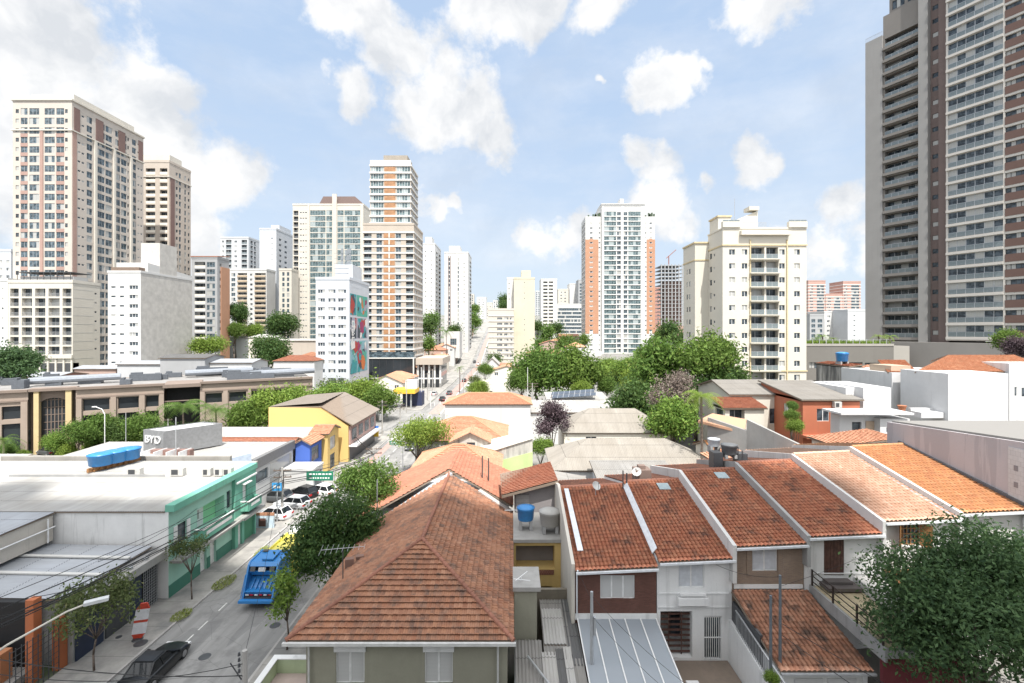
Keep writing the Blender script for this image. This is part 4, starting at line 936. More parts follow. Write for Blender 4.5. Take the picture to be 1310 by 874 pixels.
# --- white building with the blank side
t = tower('apartment_building', 'white block with huge blank grey-white side wall and stepped top', 4.6, 138, 180, 349, 0, M_wht, xfar=246, fh=2.62, zb=4, zt_w=38, first=.3, rail=None, cat='building',
  front=[(142, 148.2, 's'), (153, 158.8, 's'), (165.5, 176.5, 'w')], par=.6)
b = B_(t); X1 = b[1]; m_blk = brick('blank_rough_render', (.56, .535, .495), (.53, .505, .47), (.50, .48, .45), 2.9, 2.9)
mb = MB(); zz = b[4]; y0, y1 = b[2], b[3]
mb.prism([(X1-8.9, 133), (X1-.01, 133), (X1-.01, y1), (X1-8.9, y1)], zz-4, [zz+3.2, zz+3.2, zz+1.5, zz+1.5]); mb.build('upper_floor', [M_wht], t)
mb = MB(); mb.box(X1-5.5, X1+.02, 137.5, 144.5, zz-5, zz+9.6); mb.build('lift_tower', [m_blk], t)
mb = MB(); mb.face([(X1+.012, y0+.1, 2), (X1+.012, y1-.1, 2), (X1+.012, y1-.1, zz-.1), (X1+.012, y0+.1, zz-.1)]); bl = mb.build('blank_wall', [m_blk], t)
addbox(t, b[0]+.5, X1-.8, y0+.4, y0+4, zz+.65, zz+1.6, plain('rusty_shed', (.18, .13, .10), .8), 'rooftop_shed')
# --- orange topped tower and its neighbours
t = tower('apartment_tower', 'grey balconied tower with orange roof cap and orange side strip', 3.0, 245, 278, 331, 0, M_gry, xfar=293, fh=3.05, zb=6, front=[(249, 262.5, 'b'), (264.5, 275, 'W')], side=[(281, 284, 'd')], rail='solid')
b = B_(t); mb = MB(); mb.slab([(b[0]-.3, b[2]-.3, b[4]+1.1), (b[1]+.3, b[2]-.3, b[4]+1.1), (b[1]+.3, b[3], b[4]+2.2), (b[0]-.3, b[3], b[4]+2.2)], .3); mb.build('roof_cap', [plaster('terracotta_cap', (.45, .20, .13), .2, .2)], t)
addbox(t, b[1]+.004, b[1]+.35, b[2]+2.2, b[3], 3, b[4]-3.2, M_org, 'orange_side_wall')
t = tower('apartment_tower', 'distant grey tower with stepped balconies above the beige gridded block', 2.1, 282, 318, 305, 14, M_lgry, fh=3, zb=12, front=[(284, 286.5, 'w'), (289, 296, 'b'), (300, 303, 'w'), (309, 316, 'b')], side=[(320.5, 323.5, 'b'), (325, 327.5, 'b')])
t = tower('apartment_tower', 'slender blank white tower left of the glassy mansard tower', 2.3, 332, 353.5, 294, 22, M_wht2, fh=3, zb=12, front=[(347, 349, 's')], side=[(357, 360, 'd'), (364, 367, 'd')], rail=None)
b = B_(t); addbox(t, b[1]-5, b[1]-.3, b[2]+4, b[3]-4, b[4]+.6, b[4]+3.5, M_wht2, 'penthouse')
t = tower('apartment_tower', 'narrow cream tower with dark window columns beside the glassy mansard tower', 2.5, 357, 373, 346, 8, M_ivory, fh=2.7, zb=12, front=[(361, 364, 'W'), (367, 370, 'W')], rail=None)
t = tower('apartment_building', 'beige block with brown horizontal balcony strips and blank pale side', 2.42, 293, 341, 346, 0, M_wht, xfar=352.5, fh=2.6, zb=14, front=[(296, 301, 'W'), (304, 316, 'b'), (320, 323, 'd'), (326, 340, 'b')], rail='solid', cat='building')
b = B_(t)
for p0, p1 in ((304, 316), (326, 340)):
    me = MB(); me.box((p0-CX)/2.42, (p1-CX)/2.42, b[2]-.5, b[2]-.05, .1, .95); me = me.mesh('balcony_panel', [plaster('tan_panel', (.48, .38, .27), .1, .1)], LOC[t.name])
    for i in range(b[6]): place('balcony_panel', me, t, LOC[t.name], 0).location.z = b[5]+i*2.6
# --- glassy tower with the brown mansard
t = tower('apartment_tower', 'wide glassy cream tower with dark brown mansard penthouse', 2.4, 374.5, 465, 263, 18, M_ivory, fh=3.02, zb=8,
  front=[(375.5, 381.6, 'b'), (383.7, 386, 's'), (387, 389.2, 's'), (390.3, 392.6, 's'), (396.7, 416.4, 'G'), (417.4, 425.2, 'G'), (431.7, 439.6, 'G'), (440.6, 460.9, 'G')], side=[], rail='bars')
b = B_(t); Y0 = b[2]; fx = lambda p: (p-CX)/2.4
addbox(t, fx(425.6), fx(431.2), Y0-.7, Y0-.004, 8, b[4]+6, M_ivory, 'pilaster'); addbox(t, fx(394), fx(396.2), Y0-.4, Y0-.004, 8, b[4]+.5, M_ivory, 'pilaster'); addbox(t, fx(461.5), fx(464.8), Y0-.4, Y0-.004, 8, b[4]+.5, M_ivory, 'pilaster')
mb = MB(); x0, x1, zz = fx(408), fx(464), b[4]+1; ins = 3
lo = [(x0, Y0+.5, zz), (x1, Y0+.5, zz), (x1, Y0+13, zz), (x0, Y0+13, zz)]; hi = [(x0+ins*.5, Y0+2, zz+4.4), (x1-ins*1.6, Y0+2, zz+4.4), (x1-ins*1.6, Y0+11, zz+4.4), (x0+ins*.5, Y0+11, zz+4.4)]
for k in range(4): mb.face([lo[k], lo[(k+1) % 4], hi[(k+1) % 4], hi[k]])
mb.face(hi); mb.build('mansard_roof', [plain('dark_brown_cladding', (.10, .06, .05), .6)], t)
# --- mural building
t = tower('apartment_building', 'white block with large colourful mural of abstract shapes on its right side wall', 4.1, 404, 447, 358, 0, M_wht2, xfar=472, fh=2.76, zb=0, first=.2, rail=None, cat='building',
  front=[(406.7, 415.6, 'w'), (419.9, 429.2, 'w'), (432.5, 442.8, 'w')], par=.9)
b = B_(t); X1, Y0, zz = b[1], b[2], b[4]
addbox(t, X1-5.5, X1+.02, Y0+3, Y0+12, zz-2, zz+5.2, M_wht2, 'water_tower')
mb = MB(); rr = random.Random(3)
for k in range(7):
    x, y = X1-5+rr.random()*4.5, Y0+.5+rr.random()*8; mb.tube((x, y, zz), (x, y, zz+8+rr.random()*3), .09)
    for q in range(3): zq = zz+5+q*2; mb.box(x-.25, x+.25, y-.15, y+.15, zq, zq+1.6)
for q in range(5): mb.tube((X1-5, Y0+.7, zz+2+q*1.6), (X1-.6, Y0+.7, zz+2+q*1.6), .06)
mb.build('aerial_mast', [plain('mast_steel', (.22, .24, .26), .5)], t)
mcols = [(.05, .33, .36), (.45, .06, .05), (.06, .08, .10), (.80, .80, .78), (.62, .20, .06), (.25, .48, .55), (.34, .05, .14), (.10, .42, .33), (.38, .38, .46)]
mms = [plain('mural_paint', c, .8, 0, .1) if False else plain('mural_paint_%d' % i, [v*.8 for v in c], .8, 0, .15) for i, c in enumerate(mcols)]
ym = lambda px: F*X1/(px-CX)
zp = lambda px, py: CZ-(py-HY)*(ym(px)/F)
panels = [(448, 456, 378, 404, 0), (456.5, 470, 378, 405, 7), (448, 456, 407, 433, 2), (456.5, 470, 407, 433, 8), (448, 470, 436, 476, 5)]
zc = lambda py: CZ-(py-HY)/3.85
mb = MB(); rr = random.Random(11)
for (p0, p1, q0, q1, c) in panels:
    ya, yb = ym(p0), ym(p1); z1_, z0_ = zc(q0), zc(q1); lay = .02
    mb.face([(X1+lay, ya, z0_), (X1+lay, yb, z0_), (X1+lay, yb, z1_), (X1+lay, ya, z1_)], c)
    for k in range(11 if p1-p0 < 20 else 30):
        cy, cz_ = rr.uniform(ya+.8, yb-.8), rr.uniform(z0_+.8, z1_-.8); n_ = rr.choice((3, 4, 5, 6)); a0_ = rr.random()*6; r_ = rr.uniform(.7, 2.6); el = rr.uniform(.4, 1.4); ti = rr.uniform(0, 3)
        pts = []
        for j in range(n_):
            q = a0_+j*2*math.pi/n_; a_, b__ = r_*math.cos(q)*el, r_*math.sin(q)*1.3; a2, b2 = a_*math.cos(ti)-b__*math.sin(ti), a_*math.sin(ti)+b__*math.cos(ti)
            pts.append((X1+lay+.004*(k+1), min(yb, max(ya, cy+a2)), min(z1_, max(z0_, cz_+b2))))
        mb.face(pts, rr.choice([i for i in range(9) if i != c]))
    if c == 2:    # three pale block letters down the dark panel
        for k, row in enumerate((('111', '101', '101', '101', '111'), ('110', '101', '110', '101', '110'), ('111', '100', '100', '100', '111'))):
            zt_ = z1_-1-k*2.6
            for r_i, rw_ in enumerate(row):
                for c_i, ch in enumerate(rw_):
                    if ch == '1': yy = ya+1.3+c_i*.85; mb.box(X1+.08, X1+.09, yy, yy+.84, zt_-(r_i+1)*.44, zt_-r_i*.44, 3)
mb.build('mural', mms, t)
# --- tall banded tower with orange shutters and glass podium
M_sand = plaster('sand_facade', (.46, .40, .335), .08, .1, scale=.4); M_shut = plain('orange_wood_shutter', (.36, .19, .095), .6, 0, .25, .8)
t = tower('apartment_tower', 'tall banded tower with column of orange wooden shutters above dark glass podium', 3.2, 464.5, 529.5, 288, 0, M_sand, xfar=540.8, fh=2.75, zb=8, zs=12.4,
  front=[(465.5, 475.3, 'b'), (481.6, 488.6, 'W'), (506.3, 513, 'W'), (519.4, 528.5, 'b')], side=[(531, 533.2, 'w'), (535, 536.6, 'w'), (538, 539.8, 'w')], rail='glass', band=(M_stripe, .62, .22), par=.8)
b = B_(t); Y0, zz = b[2], b[4]; fx = lambda p: (p-CX)/3.2
me = MB(); me.box(fx(490.9), fx(505), Y0-.16, Y0-.004, .25, 2.3); me.box(fx(497.2), fx(498.6), Y0-.2, Y0-.165, .25, 2.3, 1); me = me.mesh('shutter', [M_shut, M_stripe], LOC[t.name])
for i in range(b[6]): place('shutter', me, t, LOC[t.name], 0).location.z = b[5]+i*2.75+.3-0
x0, x1, y1 = fx(472.5), fx(525), 202; ws, rs = [], []
ztop = CZ+(HY-209)/3.2; n2 = int((ztop-zz-1.3)/2.9); z0 = zz+.9
block(t, x0, x1, Y0+1, y1, zz+.5, ztop, M_sand, f=[(a_, b__, z0+i*2.9+.45, z0+i*2.9+2.5, .12, 'g') for i in range(n2) for a_, b__ in ((x0+.3, fx(489.6)), (fx(506.8), x1-.3))], r=[(Y0+1.4+k*4.5, Y0+4.8+k*4.5, z0+i*2.9+.5, z0+i*2.9+2.4, .12, 'w') for i in range(n2) for k in range(3)], name='upper_wall')
me2 = MB(); me2.box(x0-.3, x1+.3, Y0+.7, Y0+.996, 0, .7); me2.box(x1+.004, x1+.3, Y0+1, y1, 0, .7); me2 = me2.mesh('floor_band', [M_stripe], LOC[t.name])
for i in range(n2+1): place('floor_band', me2, t, LOC[t.name], 0).location.z = z0+i*2.9-.3
me = MB(); me.box(fx(490.9), fx(505), Y0+.85, Y0+.996, .4, 2.5); me = me.mesh('shutter', [M_shut], LOC[t.name])
for i in range(n2): place('shutter', me, t, LOC[t.name], 0).location.z = z0+i*2.9
addbox(t, x0, x1, Y0+.9, Y0+1.2, ztop+.003, ztop+1.6, M_stripe, 'parapet'); addbox(t, fx(488), fx(519), Y0+3, Y0+12, ztop+.01, ztop+4.3, plaster('taupe_block', (.33, .29, .24), .1, .2), 'penthouse')
m_dg = plain('dark_podium_glass', (.03, .035, .04), .06, 0, .25, .15)
PD = thing('glass_podium', 'dark mirrored glass podium with white frame under the banded tower', 'podium', (-50, 184, 0))
mb = MB(); mb.box(-60, -38.4, 183.5, 187.2, 4.2, 11.6); mb.build('glass_wall', [m_dg], PD)
mb = MB(); 
for z in (3.8, 11.61): mb.box(-60.2, -38.2, 183.2, 187.3, z, z+.38)
for x in (-38.75, -60.2): mb.box(x, x+.5, 183.2, 183.48, 0, 11.605)
mb.build('frame', [M_stripe], PD)
mb = MB()
for k in range(1, 8): mb.box(-60+k*2.7, -59.94+k*2.7, 183.44, 183.49, 4.2, 11.6)
mb.build('mullion', [M_dgrey], PD)
mb = MB(); mb.box(-60, -38.6, 184.5, 187, 12.0, 14.2); mb.build('upper_glazing', [M_glass_b], PD); mb = MB(); mb.box(-60, -38.6, 186.5, 187.1, 0, 3.79); mb.build('recess', [M_dgrey], PD)
LB = thing('lobby_pavilion', 'low beige flat-roofed pavilion with columns and glass beside the mirrored podium', 'pavilion', (-32, 186, 0))
mb = MB(); mb.box(-37.8, -27.2, 184, 206, 9.2, 11.8); mb.build('roof_slab', [M_sand], LB)
mb = MB(); mb.box(-37.4, -28.4, 186, 204, 0, 9.19); mb.build('glass_wall', [m_dg], LB)
for k in range(5): addbox(LB, -37.5+k*2.2, -36.8+k*2.2, 185.2, 185.9, 0, 9.19, M_stripe, 'column')
addbox(LB, -37.8, -27.2, 183.4, 183.98, 3.6, 4.1, M_stripe, 'canopy')
# --- white towers beyond the banded one, along the climbing street
t = tower('apartment_tower', 'tall white tower immediately right of the banded tower, grey balconies at its edge', 1.9, 541.5, 556.5, 313, 26, M_wht, fh=3, zb=8, front=[(543.5, 545.3, 's'), (551, 552.8, 's')], side=[(558, 560, 'b'), (561.5, 563.5, 'b'), (564.5, 565.6, 'b')])
b = B_(t); addbox(t, b[0]+1, b[1]-2.5, b[2]+2, b[2]+12, b[4]+.5, b[4]+5.5, M_wht, 'penthouse')
t = tower('apartment_tower', 'white tower with brown vertical window stripes, second right of the banded tower', 1.82, 568.5, 599, 324, 26, M_wht, fh=3, zb=8, front=[(574, 575.6, 'W'), (585.5, 587, 'W'), (593, 594.4, 's')], side=[(601, 603, 'b'), (604.5, 607, 'b')])
b = B_(t); addbox(t, b[0]+3, b[1]-6, b[2]+2, b[2]+14, b[4]+.5, b[4]+5.5, M_wht, 'penthouse')
for p0, p1 in ((573.4, 574), (575.6, 576.4)): addbox(t, (p0-CX)/1.82, (p1-CX)/1.82, b[2]-.15, b[2]-.004, 8, b[4]-2, M_brn, 'pilaster')
t = tower('apartment_building', 'far white block at the top of the climbing street', 1.0, 610, 622, 381, 18, M_wht, fh=3, zb=40, front=[(612, 614, 'w'), (617, 619, 'w')], rail=None, cat='building')
t = tower('apartment_building', 'far cream block low beside the top of the climbing street', .95, 621, 630, 388, 16, M_ivory, fh=3, zb=42, front=[(623, 624.5, 'w'), (626.5, 628, 'w')], rail=None, cat='building')
# --- yellow slab and low white flats
t = tower('apartment_tower', 'blank pale yellow slab tower with raised centre', 2.25, 657.5, 684, 357, 14, M_yslab, fh=3, zb=6, front=[(670.3, 671.5, 's')], side=[], rail=None)
b = B_(t); addbox(t, (667-CX)/2.25, (679-CX)/2.25, b[2]-.05, b[3], b[4]-.5, CZ+(HY-346)/2.25, M_yslab, 'raised_centre')
t = tower('apartment_tower', 'white slab seen edge-on behind the pale yellow tower', 2.2, 648.7, 658, 357, 12, M_wht, fh=3, zb=6, front=[(650.5, 652, 's')], rail=None)
t = tower('apartment_building', 'white low-rise flats with brown windows before the pale yellow slab', 2.35, 624.8, 657.3, 397, 14, M_ivory, fh=2.9, zb=7, front=[(636, 642.5, 'w'), (645, 650.5, 'w'), (652, 655.5, 'w')], band=(M_stripe, .3, .25), rail=None, cat='building')
# --- far centre
t = tower('apartment_tower', 'white-edged tower with dark recessed balconies right of the yellow slab', 1.5, 692, 712.6, 358, 20, M_wht, fh=3, zb=20, front=[(695, 700.5, 'b'), (702, 707.5, 'b')], side=[(686, 690, 'd')], rail='solid')
t = tower('apartment_building', 'wide low white building with dark ribbon windows on the far hillside', 1.45, 712, 749, 390, 25, M_wht, fh=3.3, zb=20, front=[(713.5, 747, 'W')], rail=None, cat='building')
t = tower('apartment_tower', 'pale slab rising behind the ribbon-windowed building', 1.3, 714, 727.5, 371, 18, M_ivory, fh=3, zb=20, front=[(717, 719, 'w'), (722, 724, 'w')], rail=None)
t = tower('apartment_tower', 'blank white slab left of the orange-winged tower', 1.3, 728.5, 741, 364, 18, M_wht, fh=3, zb=20, front=[(738, 739.6, 's')], rail=None)
t = tower('apartment_tower', 'dark grey slab half hidden by the orange-winged tower', 1.35, 740, 756, 359, 16, M_gry, fh=3, zb=20, front=[(741.5, 744, 'W')], rail=None)
# --- orange-winged tower
t = tower('apartment_tower', 'white glassy tower with two orange wings in the centre right', 2.1, 769.6, 824.5, 264, 20, M_wht, fh=2.98, zb=4, zs=6.2,
  front=[(772.9, 788.2, 'G'), (789.4, 794, 'W'), (797.8, 802.4, 'W'), (803.8, 819.5, 'G')], rail=None)
b = B_(t); Y0, zt = b[2], b[4]; fx = lambda p: (p-CX)/2.1; ww = []
zw = CZ+(HY-276.5)/2.1; nf = int((zw-6.5)/2.98)
block(t, fx(749.4), fx(769.4), Y0+1.2, Y0+18, 1, zw, M_wht, f=[(fx(p0), fx(p1), 6.6+i*2.98+1.1, 6.6+i*2.98+2, .1, 's') for i in range(nf) for p0, p1 in ((755, 758.6), (766.3, 768.2))], l=[(Y0+3+k*5, Y0+6+k*5, 6.6+i*2.98+.3, 6.6+i*2.98+2.5, .8, 'd') for i in range(nf) for k in range(3)], name='wing_wall')
block(t, fx(824.6), fx(838.5), Y0+1.2, Y0+18, 1, zw, M_wht, f=[(fx(p0), fx(p1), 6.6+i*2.98+1.1, 6.6+i*2.98+2, .1, 's') for i in range(nf) for p0, p1 in ((831.6, 834.8), (826, 827.6))], name='wing_wall')
zo0, zo1 = CZ+(HY-427)/2.1, CZ+(HY-306)/2.1
for segs in (((749.2, 754.6), (759, 766)), ((828, 831.2), (835.2, 838.7))):
    for p0, p1 in segs: addbox(t, fx(p0), fx(p1), Y0+1.1, Y0+1.196, zo0, zo1, M_org, 'orange_cladding')
    p0, p1 = segs[0][1], segs[1][0]
    me = MB(); me.box(fx(p0), fx(p1), Y0+1.13, Y0+1.196, 0, 2.0); me = me.mesh('orange_cladding', [M_org], LOC[t.name])
    for i in range(nf):
        z = 6.6+i*2.98+2.03
        if zo0 < z < zo1: place('orange_cladding', me, t, LOC[t.name], 0).location.z = z
for p0, p1 in ((770, 772.3), (794.3, 797.5), (820.2, 824.3)): addbox(t, fx(p0), fx(p1), Y0-.3, Y0-.004, 2, zt-.2, M_wht, 'pilaster')
me = MB(); me.box(fx(772.5), fx(820), Y0-.16, Y0-.004, 0, .55); me = me.mesh('floor_band', [M_stripe], LOC[t.name])
for i in range(b[6]): place('floor_band', me, t, LOC[t.name], 0).location.z = b[5]+i*2.98-.35
addbox(t, fx(769), fx(825), Y0-.5, Y0+14, zt+1.0, zt+1.6, M_wht, 'cornice'); addbox(t, fx(793), fx(797.5), Y0-.4, Y0+6, zt+1.61, zt+4.5, M_wht, 'mast_block')
mb = MB(); rr = random.Random(2)
for x0, x1 in ((fx(752), fx(768)), (fx(826), fx(838))):
    for k in range(7): x = x0+(x1-x0)*rr.random(); mb.box(x, x+.8, Y0+2, Y0+3, zw, zw+1+rr.random()*1.6)
mb.build('roof_planting', [plain('roof_plants', (.06, .09, .05), .8)], t)
# --- tower under construction
K_ = thing('construction_tower', 'unfinished concrete tower frame with a crane right of the orange-winged tower', 'tower', (135, 380, 15))
mb = MB(); x0, x1, y0, y1 = P(845.5, 400, 380).x, P(874, 400, 380).x, 380, 398; zt = P(0, 338, 380).z; nfl = int((zt-20)/3.1)
for i in range(nfl+1): mb.box(x0, x1, y0, y1, 20+i*3.1, 20.35+i*3.1)
mb.build('floor_slab', [M_gry], K_)
mb = MB()
for k in range(7): mb.box(x0+.2+k*(x1-x0-1)/6, x0+.9+k*(x1-x0-1)/6, y0+.1, y0+.8, 15, zt)
mb.build('concrete_column', [M_gry], K_); mb = MB(); mb.box(x0+5, x1-.3, y0+3, y1-1, 15, zt-14); mb.build('block_infill', [M_pinkbr], K_)
mb = MB(); mb.box(x0-3, x1+4, y0-6, y0-1, 10, 27); mb.build('lower_frame', [M_pinkbr], K_)
mb = MB(); cxx = (x0+x1)/2; mb.tube((cxx, y0+8, zt), (cxx, y0+8, zt+8), .4); mb.tube((cxx-2, y0+8, zt+6), (cxx+6, y0+8, zt+13), .3); mb.build('crane', [plain('crane_red', (.25, .1, .08), .6)], K_)
t = tower('apartment_tower', 'small red brick tower peeking left of the unfinished frame', 1.35, 838, 848, 369, 12, M_red_b, fh=3, zb=18, front=[(841, 843, 'w')], rail=None)
# --- cream tower
M_cr2 = plaster('cream_tower_paint', (.60, .565, .49), .06, .10, scale=.4); M_trim = plain('ochre_trim', (.55, .45, .28), .7)
t = tower('apartment_tower', 'cream mid-rise tower with central balconies right of centre', 6.0, 924.5, 1031.6, 293, 0, M_cr2, xfar=905.8, fh=2.97, zb=8, zs=10.8, zt_w=CZ+(HY-300)/6,
  front=[(932.8, 940.4, 'w'), (949, 956, 'w'), (960.5, 978, 'b'), (980.2, 995.5, 'b'), (996.9, 1003.9, 'w'), (1016, 1023.2, 'w')], side=[(908.2, 910.8, 'd'), (912.8, 914.8, 's')], rail='glass', par=.3)
b = B_(t); X0, X1, Y0, Y1, zz = b[:5]; fx = lambda p: (p-CX)/6
for p0, p1 in ((924.5, 946.5), (1009, 1031.6)): addbox(t, fx(p0)-.1, fx(p1), Y0-.35, Y0+.5, zz+.31, CZ+(HY-291)/6+1.2, M_cr2, 'corner_parapet')
for z in (CZ+(HY-314.5)/6, 13.6, 11.3):
    mb = MB(); mb.box(X0-.15, X1+.15, Y0-.2, Y0-.004, z, z+.28); mb.box(X0-.15, X0-.004, Y0-.003, Y1, z, z+.28); mb.build('string_course', [M_trim], t)
for p in (958.8, 1005.8): addbox(t, fx(p), fx(p)+.22, Y0-.25, Y0-.004, 8, zz-2.3, M_trim, 'downpipe')
me = MB(); me.box(fx(958.5), fx(997), Y0-.75, Y0-.004, 0, .22); me = me.mesh('balcony_slab', [M_cr2], LOC[t.name])
for i in range(b[6]): place('balcony_slab', me, t, LOC[t.name], 0).location.z = b[5]+i*2.97-.13
addbox(t, fx(946), fx(1009), Y0-.9, Y0-.004, zz-1.4, zz-.5, M_cr2, 'cornice')
block(t, X0-3.1, X0-.01, Y1-.3, Y1+7, 5, CZ+(HY-312)/5.57, M_cr2, l=[(Y1+2.4, Y1+3.3, 11+i*2.97+.95, 11+i*2.97+2.1, .1, 'd') for i in range(9)]+[(Y1+4, Y1+4.8, 11+i*2.97+.95, 11+i*2.97+2.1, .1, 'd') for i in range(9)], name='wing_wall')
z = CZ+(HY-334)/5.57; mb = MB(); mb.box(X0-3.25, X0-.01, Y1-.45, Y1-.304, z, z+.28); mb.box(X0-3.25, X0-3.104, Y1-.303, Y1+7, z, z+.28); z = CZ+(HY-313)/5.57; mb.box(X0-3.35, X0-.01, Y1-.55, Y1+7, z+.15, z+.5); mb.build('string_course', [M_trim], t)
addbox(t, X0+.8, fx(946), Y0+4, Y1+1, zz+.3, CZ+(HY-277)/5.8, M_cr2, 'penthouse'); addbox(t, X0+.6, fx(946)+.2, Y0+3.8, Y1+1.2, CZ+(HY-277)/5.8+.003, CZ+(HY-275)/5.8, M_trim, 'cornice')
mb = MB(); z0 = zz+.3; mb.prism([(fx(946)+.21, Y0+4), (fx(982), Y0+4), (fx(982), Y0+8), (fx(946)+.21, Y0+8)], z0, [z0+2.2, z0+4.6, z0+4.6, z0+2.2]); mb.build('stair_roof', [M_cr2], t)
addbox(t, fx(969), fx(982), Y0+3.4, Y0+6, zz+4.95, CZ+(HY-264)/5.8, M_cr2, 'chimney')
mb = MB(); x = fx(954); mb.tube((x, Y0+5, zz+3), (x, Y0+5, CZ+(HY-252)/5.8), .05)
mb.build('aerial', [M_steel], t)
for (xa, xb) in ((X0, fx(946)), (fx(949), fx(980)), (fx(1009), X1)): place('roof_railing', rail_mesh(xb-xa, 'bars' if xa > X0+1 and xb < X1-1 else 'glass'), t, (xa, Y0-.1, zz+.9 if (xa < X0+1 or xb > X1-1) else zz+.35), 0)
# --- far right
M_redp = plaster('faded_red_facade', (.46, .29, .245), .1, .1, scale=.4)
t = tower('apartment_tower', 'far dull red tower just right of the cream tower', 1.3, 1034, 1056, 360, 20, M_redp, fh=3, zb=20, band=(M_stripe, .8, .2), front=[(1036, 1040, 'w'), (1045, 1054, 'W')], rail=None)
t = tower('apartment_tower', 'far low reddish and white tower between two dull red ones', 1.3, 1055.5, 1078, 377, 20, M_redp, fh=3, zb=20, band=(M_stripe, .9, .2), front=[(1058, 1063, 'w'), (1067, 1075, 'W')], rail=None)
t = tower('apartment_tower', 'far dull red tower next to the big grey tower', 1.3, 1078.5, 1101, 361, 20, M_redp, fh=3, zb=20, band=(M_stripe, .8, .2), front=[(1080, 1084, 'w'), (1089, 1099, 'W')], rail=None)
t = tower('apartment_building', 'dark grey flats below the far red towers', 2.2, 1036, 1054, 404, 16, M_gry, fh=2.9, zb=12, front=[(1038, 1043, 'W'), (1046, 1052, 'W')], rail=None, cat='building')
t = tower('apartment_building', 'white flats with square windows below the far red towers', 2.1, 1054.5, 1084, 400, 16, M_wht, fh=2.9, zb=12, front=[(1058, 1062, 'w'), (1066, 1070, 'w'), (1074, 1078, 'w')], rail=None, cat='building')
t = tower('apartment_building', 'blank light grey block between white flats and the big grey tower', 2.2, 1084.5, 1108, 398, 16, M_lgry, fh=2.9, zb=12, front=[(1092, 1094, 's')], rail=None, cat='building')
for px, w_, yt, Y, m_, lb in ((634, 6, 384, 760, 'w', 'white one right of the street top'), (641, 5, 389, 820, 'i', 'ivory one behind the low flats'), (603, 6, 376, 700, 'i', 'ivory one left of the street top'), (688, 6, 372, 800, 'g', 'grey one left of the dark-balconied tower'), (757, 6, 380, 800, 'w', 'white one low beside the orange wing'), (722, 5, 378, 860, 'g', 'grey one behind the ribbon building'), (866, 6, 396, 700, 'w', 'white one below the unfinished tower'), (1032, 4, 392, 620, 'g', 'grey one at the cream tower edge'), (596, 5, 388, 640, 'w', 'white one behind the brown-striped tower')):
    tower('distant_tower', 'tiny distant tower block on the skyline, ' + lb, F/Y, px-w_/2, px+w_/2, yt, 16, {'w': M_wht, 'i': M_ivory, 'g': M_lgry}[m_], fh=3.2, zb=ground(0, Y)-10, front=[(px-w_*.35, px-w_*.1, 'W'), (px+w_*.1, px+w_*.35, 'W')], rail=None, par=0, group='distant skyline towers')
# --- the big grey tower on the right, turned towards us
M_tg = plaster('taupe_grey_facade', (.20, .185, .17), .08, .15, scale=.4); M_tb = plaster('dark_brown_facade', (.16, .12, .11), .1, .1, scale=.4); M_tl = plaster('cool_grey_concrete', (.28, .272, .262), .10, .2, scale=.5); M_wb = plaster('warm_white_band', (.50, .475, .44), .06, .1); M_bb = plaster('brown_brick_panel', (.125, .075, .062), .1, .1, scale=.5)
A0 = Vector((86.3, 114.6)); dv = Vector((.45, -.893)).normalized()
def tpx(px): k = (px-CX)/F; return (A0.x-k*A0.y)/(k*dv.y-dv.x)
G = thing('apartment_tower', 'huge grey and white balconied tower cut by the right frame edge', 'tower', (A0.x, A0.y, 0), math.atan2(dv.y, dv.x))
T = [tpx(p) for p in (1107, 1128.6, 1176, 1188, 1200, 1213.5, 1287)]; TE = 46.0
ws, rs = [], []
def gblock(u0, u1, y0, y1, z0, z1, mat, f=(), rail=None, name='wall'):
    block(G, u0, u1, y0, y1, z0, z1, mat, f=f, rail=rail, wins=ws, rails=rs, name=name)
fh = 2.98; zb = 20.4; nL = 25
gblock(T[0], T[1], 0, 18, 0, 92.5, M_tl)
gblock(T[1]+.003, T[2], .4, 18, 0, 97, M_tg, f=[(T[1]+.35, T[2]-.15, zb+i*fh+.35, zb+i*fh+2.55, 1.5, 'b') for i in range(24)], rail='grey_glass', name='balcony_wall')
gblock(T[2]+.003, T[3], -.5, 18, 0, 112, M_tl, name='pier'); gblock(T[3]+.003, T[4], .9, 18, 0, 112, M_tb, f=[(T[3]+.3, T[4]-.3, zb+i*fh+1.0, zb+i*fh+2.0, .15, 'd') for i in range(29)], name='recess_wall'); gblock(T[4]+.003, T[5], .2, 18, 0, 112, M_tb, name='pier')
gblock(T[5]+.003, T[6], -1.2, 18, zb-.2, 112, M_wb, f=[(T[5]+.35, T[6]-.05, zb+i*fh+.62, zb+i*fh+2.95, .3, 'b') for i in range(29)], rail='grey_glass', name='white_wall')
gblock(T[6]+.003, TE, -1.15, 18, zb-.2, 112, M_wb, f=[(T[6]+.2+k*6, T[6]+5.9+k*6, zb+i*fh+1.9, zb+i*fh+2.9, .5, 'd') for i in range(29) for k in range(3)], name='white_wall')
me = MB(); me.box(T[6]+.2, TE, -1.22, -1.153, 0, 1.5); me = me.mesh('brown_panel', [M_bb])
for i in range(29): place('brown_panel', me, G, (0, 0, zb+i*fh+.4))
